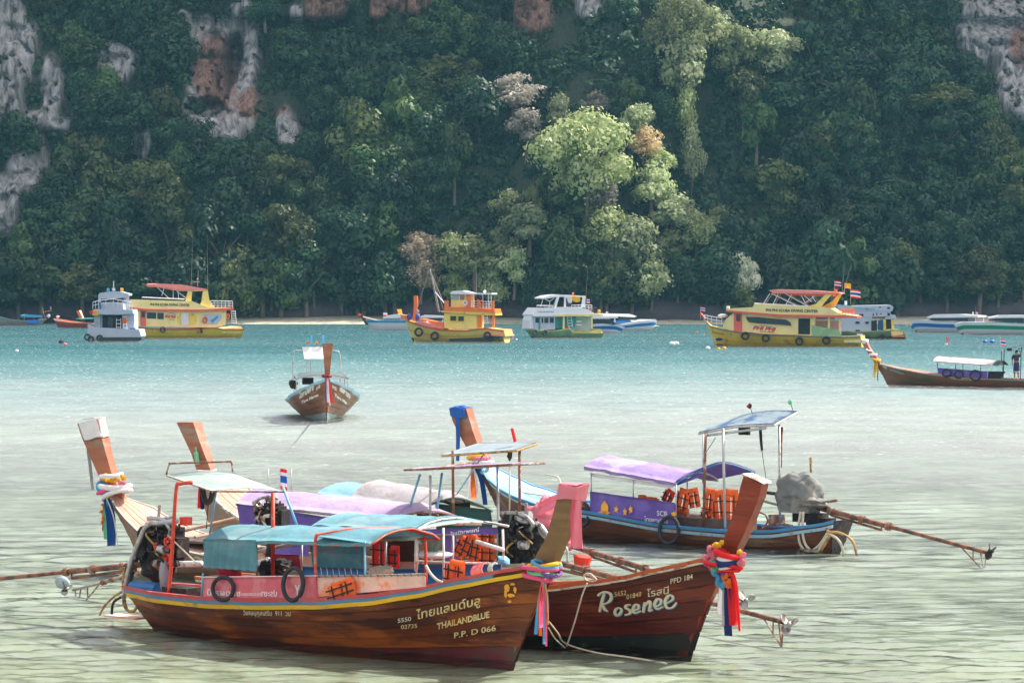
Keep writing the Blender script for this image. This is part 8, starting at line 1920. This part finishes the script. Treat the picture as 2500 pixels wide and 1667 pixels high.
# --- boats at the far left
U = Rig('longtail_boat', (-40, 793), (150, 792), 'weathered grey longtail boat with a pale blue canopy at the far left', 'boat', 'longtail boats moored off the far shore')
far_hull(U, QS('f1', (-160, 620), (0, 628), (100, 650), (250, 665), (430, 645)), 1.1, M['greyw'], bow=1, taper=3, keel=-.3, rim=M['skyg'])
U.slab('canopy', QS('f1', (205, 612), (240, 606), (375, 615), (375, 632), (210, 630)), -.9, .9, M['csky']); U.slab('side_banner', QS('f1', (245, 655), (345, 655), (345, 685), (245, 685)), -1.15, -1.08, M['cob'])
for x_ in (215, 300, 370): pole(U, Q('f1', x_, 628), Q('f1', x_, 668), -.85, r=.03, m=M['greyw'], name='canopy_post')
U.add('engine_and_helm', MB().add(tube([U.at(Q('f1', 370, 550), 0), U.at(Q('f1', 400, 640), 0)], .08, 6)).add(tube([U.at(Q('f1', 390, 585), 0), U.at(Q('f1', 455, 572), 0)], .06, 6)).add(blob(U.at(Q('f1', 420, 625), 0), .25, .2, .3, 8, .3)), M['rust']); U.add('white_cover', blob(U.at(Q('f1', 430, 620), -.2), .22, .2, .25, 8, .3), M['cwhite']); flag(U, Q('f1', 443, 570), (.2, .3), 0, TH, h=.2, name='flag_stripe')
V_ = Rig('longtail_boat', (125, 797), (212, 799), 'rust red longtail boat with an upright orange prow at the far left', 'boat', 'longtail boats moored off the far shore')
far_hull(V_, QS('f1', (428, 645), (520, 665), (640, 680), (780, 688)), 1.0, mat('rust_red_planks', (.42, .09, .045), .5, .15, 2), bow=-1, taper=3, keel=-.3, rim=M['greyw'])
V_.add('prow', loft_rect([(V_.at(Q('f1', 718, 660), 0), V_.at(Q('f1', 745, 655), 0), .1), (V_.at(Q('f1', 700, 620), 0), V_.at(Q('f1', 725, 612), 0), .12), (V_.at(Q('f1', 682, 575), 0), V_.at(Q('f1', 708, 570), 0), .15)]), M['dor']); V_.add('garland', blob(V_.at(Q('f1', 735, 655), 0), .25, .2, .13, 8, .3), M['cyel']); V_.add('teal_canopy', sheet(lambda u, v: V_.at(Q('f1', 665+140*u, 645), -.8)+Vector((0, 1.6*v, .12*math.sin(v*3.14))), 6, 5, .03), M['teal']); V_.add('engine_cover', blob(V_.at(Q('f1', 510, 628), 0), .25, .2, .18, 8, .3), M['cwhite'])

# --- mooring buoys and markers
def buoy(p, r, m, label, cap=None, squash=.8):
    P = wat(*p); t = empty('buoy', label, 'buoy', 'mooring buoys scattered over the bay', (P.x, P.y, 0))
    mesh('float', *blob((0, 0, r*.35), r, r, r*squash, 12, .04), m, t, True)
    v, f = tube(arc((0, 0, r*.35+r*squash*.95), (r*.25, 0, 0), (0, 0, r*.3), 0, 6.28, 8), r*.07, 5); mesh('mooring_eye', v, f, M['iron'], t)
for p, r, m, lab in ((( 1641, 842), .30, M['wht'], 'large white buoy left of the right yellow dive boat, left of the touching pair'), ((1651, 841), .27, M['wht'], 'large white buoy left of the right yellow dive boat, right of the touching pair'), ((1728, 852), .22, M['wht'], 'white buoy under the bow of the right yellow dive boat'), ((1754, 853), .16, M['cyel'], 'small yellow buoy below the bow of the right yellow boat, left one'), ((1768, 852), .18, M['cyel'], 'small yellow buoy below the bow of the right yellow boat, right one'),
    ((1244, 823), .22, M['pink'], 'pink buoy just behind the stern of the orange fishing boat'), ((1252, 820), .17, M['wht'], 'small white buoy behind the pink one'), ((1701, 812), .14, M['cor'], 'small orange buoy left of the right yellow dive boat'), ((1252, 826), .12, M['pink'], 'tiny pink buoy behind the fishing boat stern'), ((159, 842), .18, M['pink'], 'small pink buoy beside a dark float at far left'), ((149, 837), .26, M['iron'], 'dark float beside a small pink buoy at far left'), ((1253+8, 830), .12, M['wht'], 'tiny white buoy near the pink ones off the fishing boat'),
    ((2405, 836), .24, M['cob'], 'blue buoy in front of the green striped speedboat, left one'), ((2422, 836), .26, M['cob'], 'blue buoy in front of the green striped speedboat, right one'), ((41, 858), .16, M['wht'], 'lone white buoy near the left edge of the bay'), ((2085-366, 817), .10, M['cor'], 'tiny orange float near the bow of the right yellow boat')):
    buoy(p, r, m, lab)
P = wat(2310, 842); t = empty('marker_flag', 'small pink flag on a float in open water right of the ferry', 'flag', None, (P.x, P.y, 0))
mesh('float', *blob((0, 0, .05), .16, .16, .12, 8, 0), M['cwhite'], t, True); v, f = tube([(0, 0, 0), (0, 0, .75)], .02, 5); mesh('staff', v, f, M['greyw'], t); v, f = sheet(lambda u, v: (u*.34, .04*math.sin(u*6), .72-.40*v), 5, 3, .01); mesh('flag_cloth', v, f, M['pink'], t)
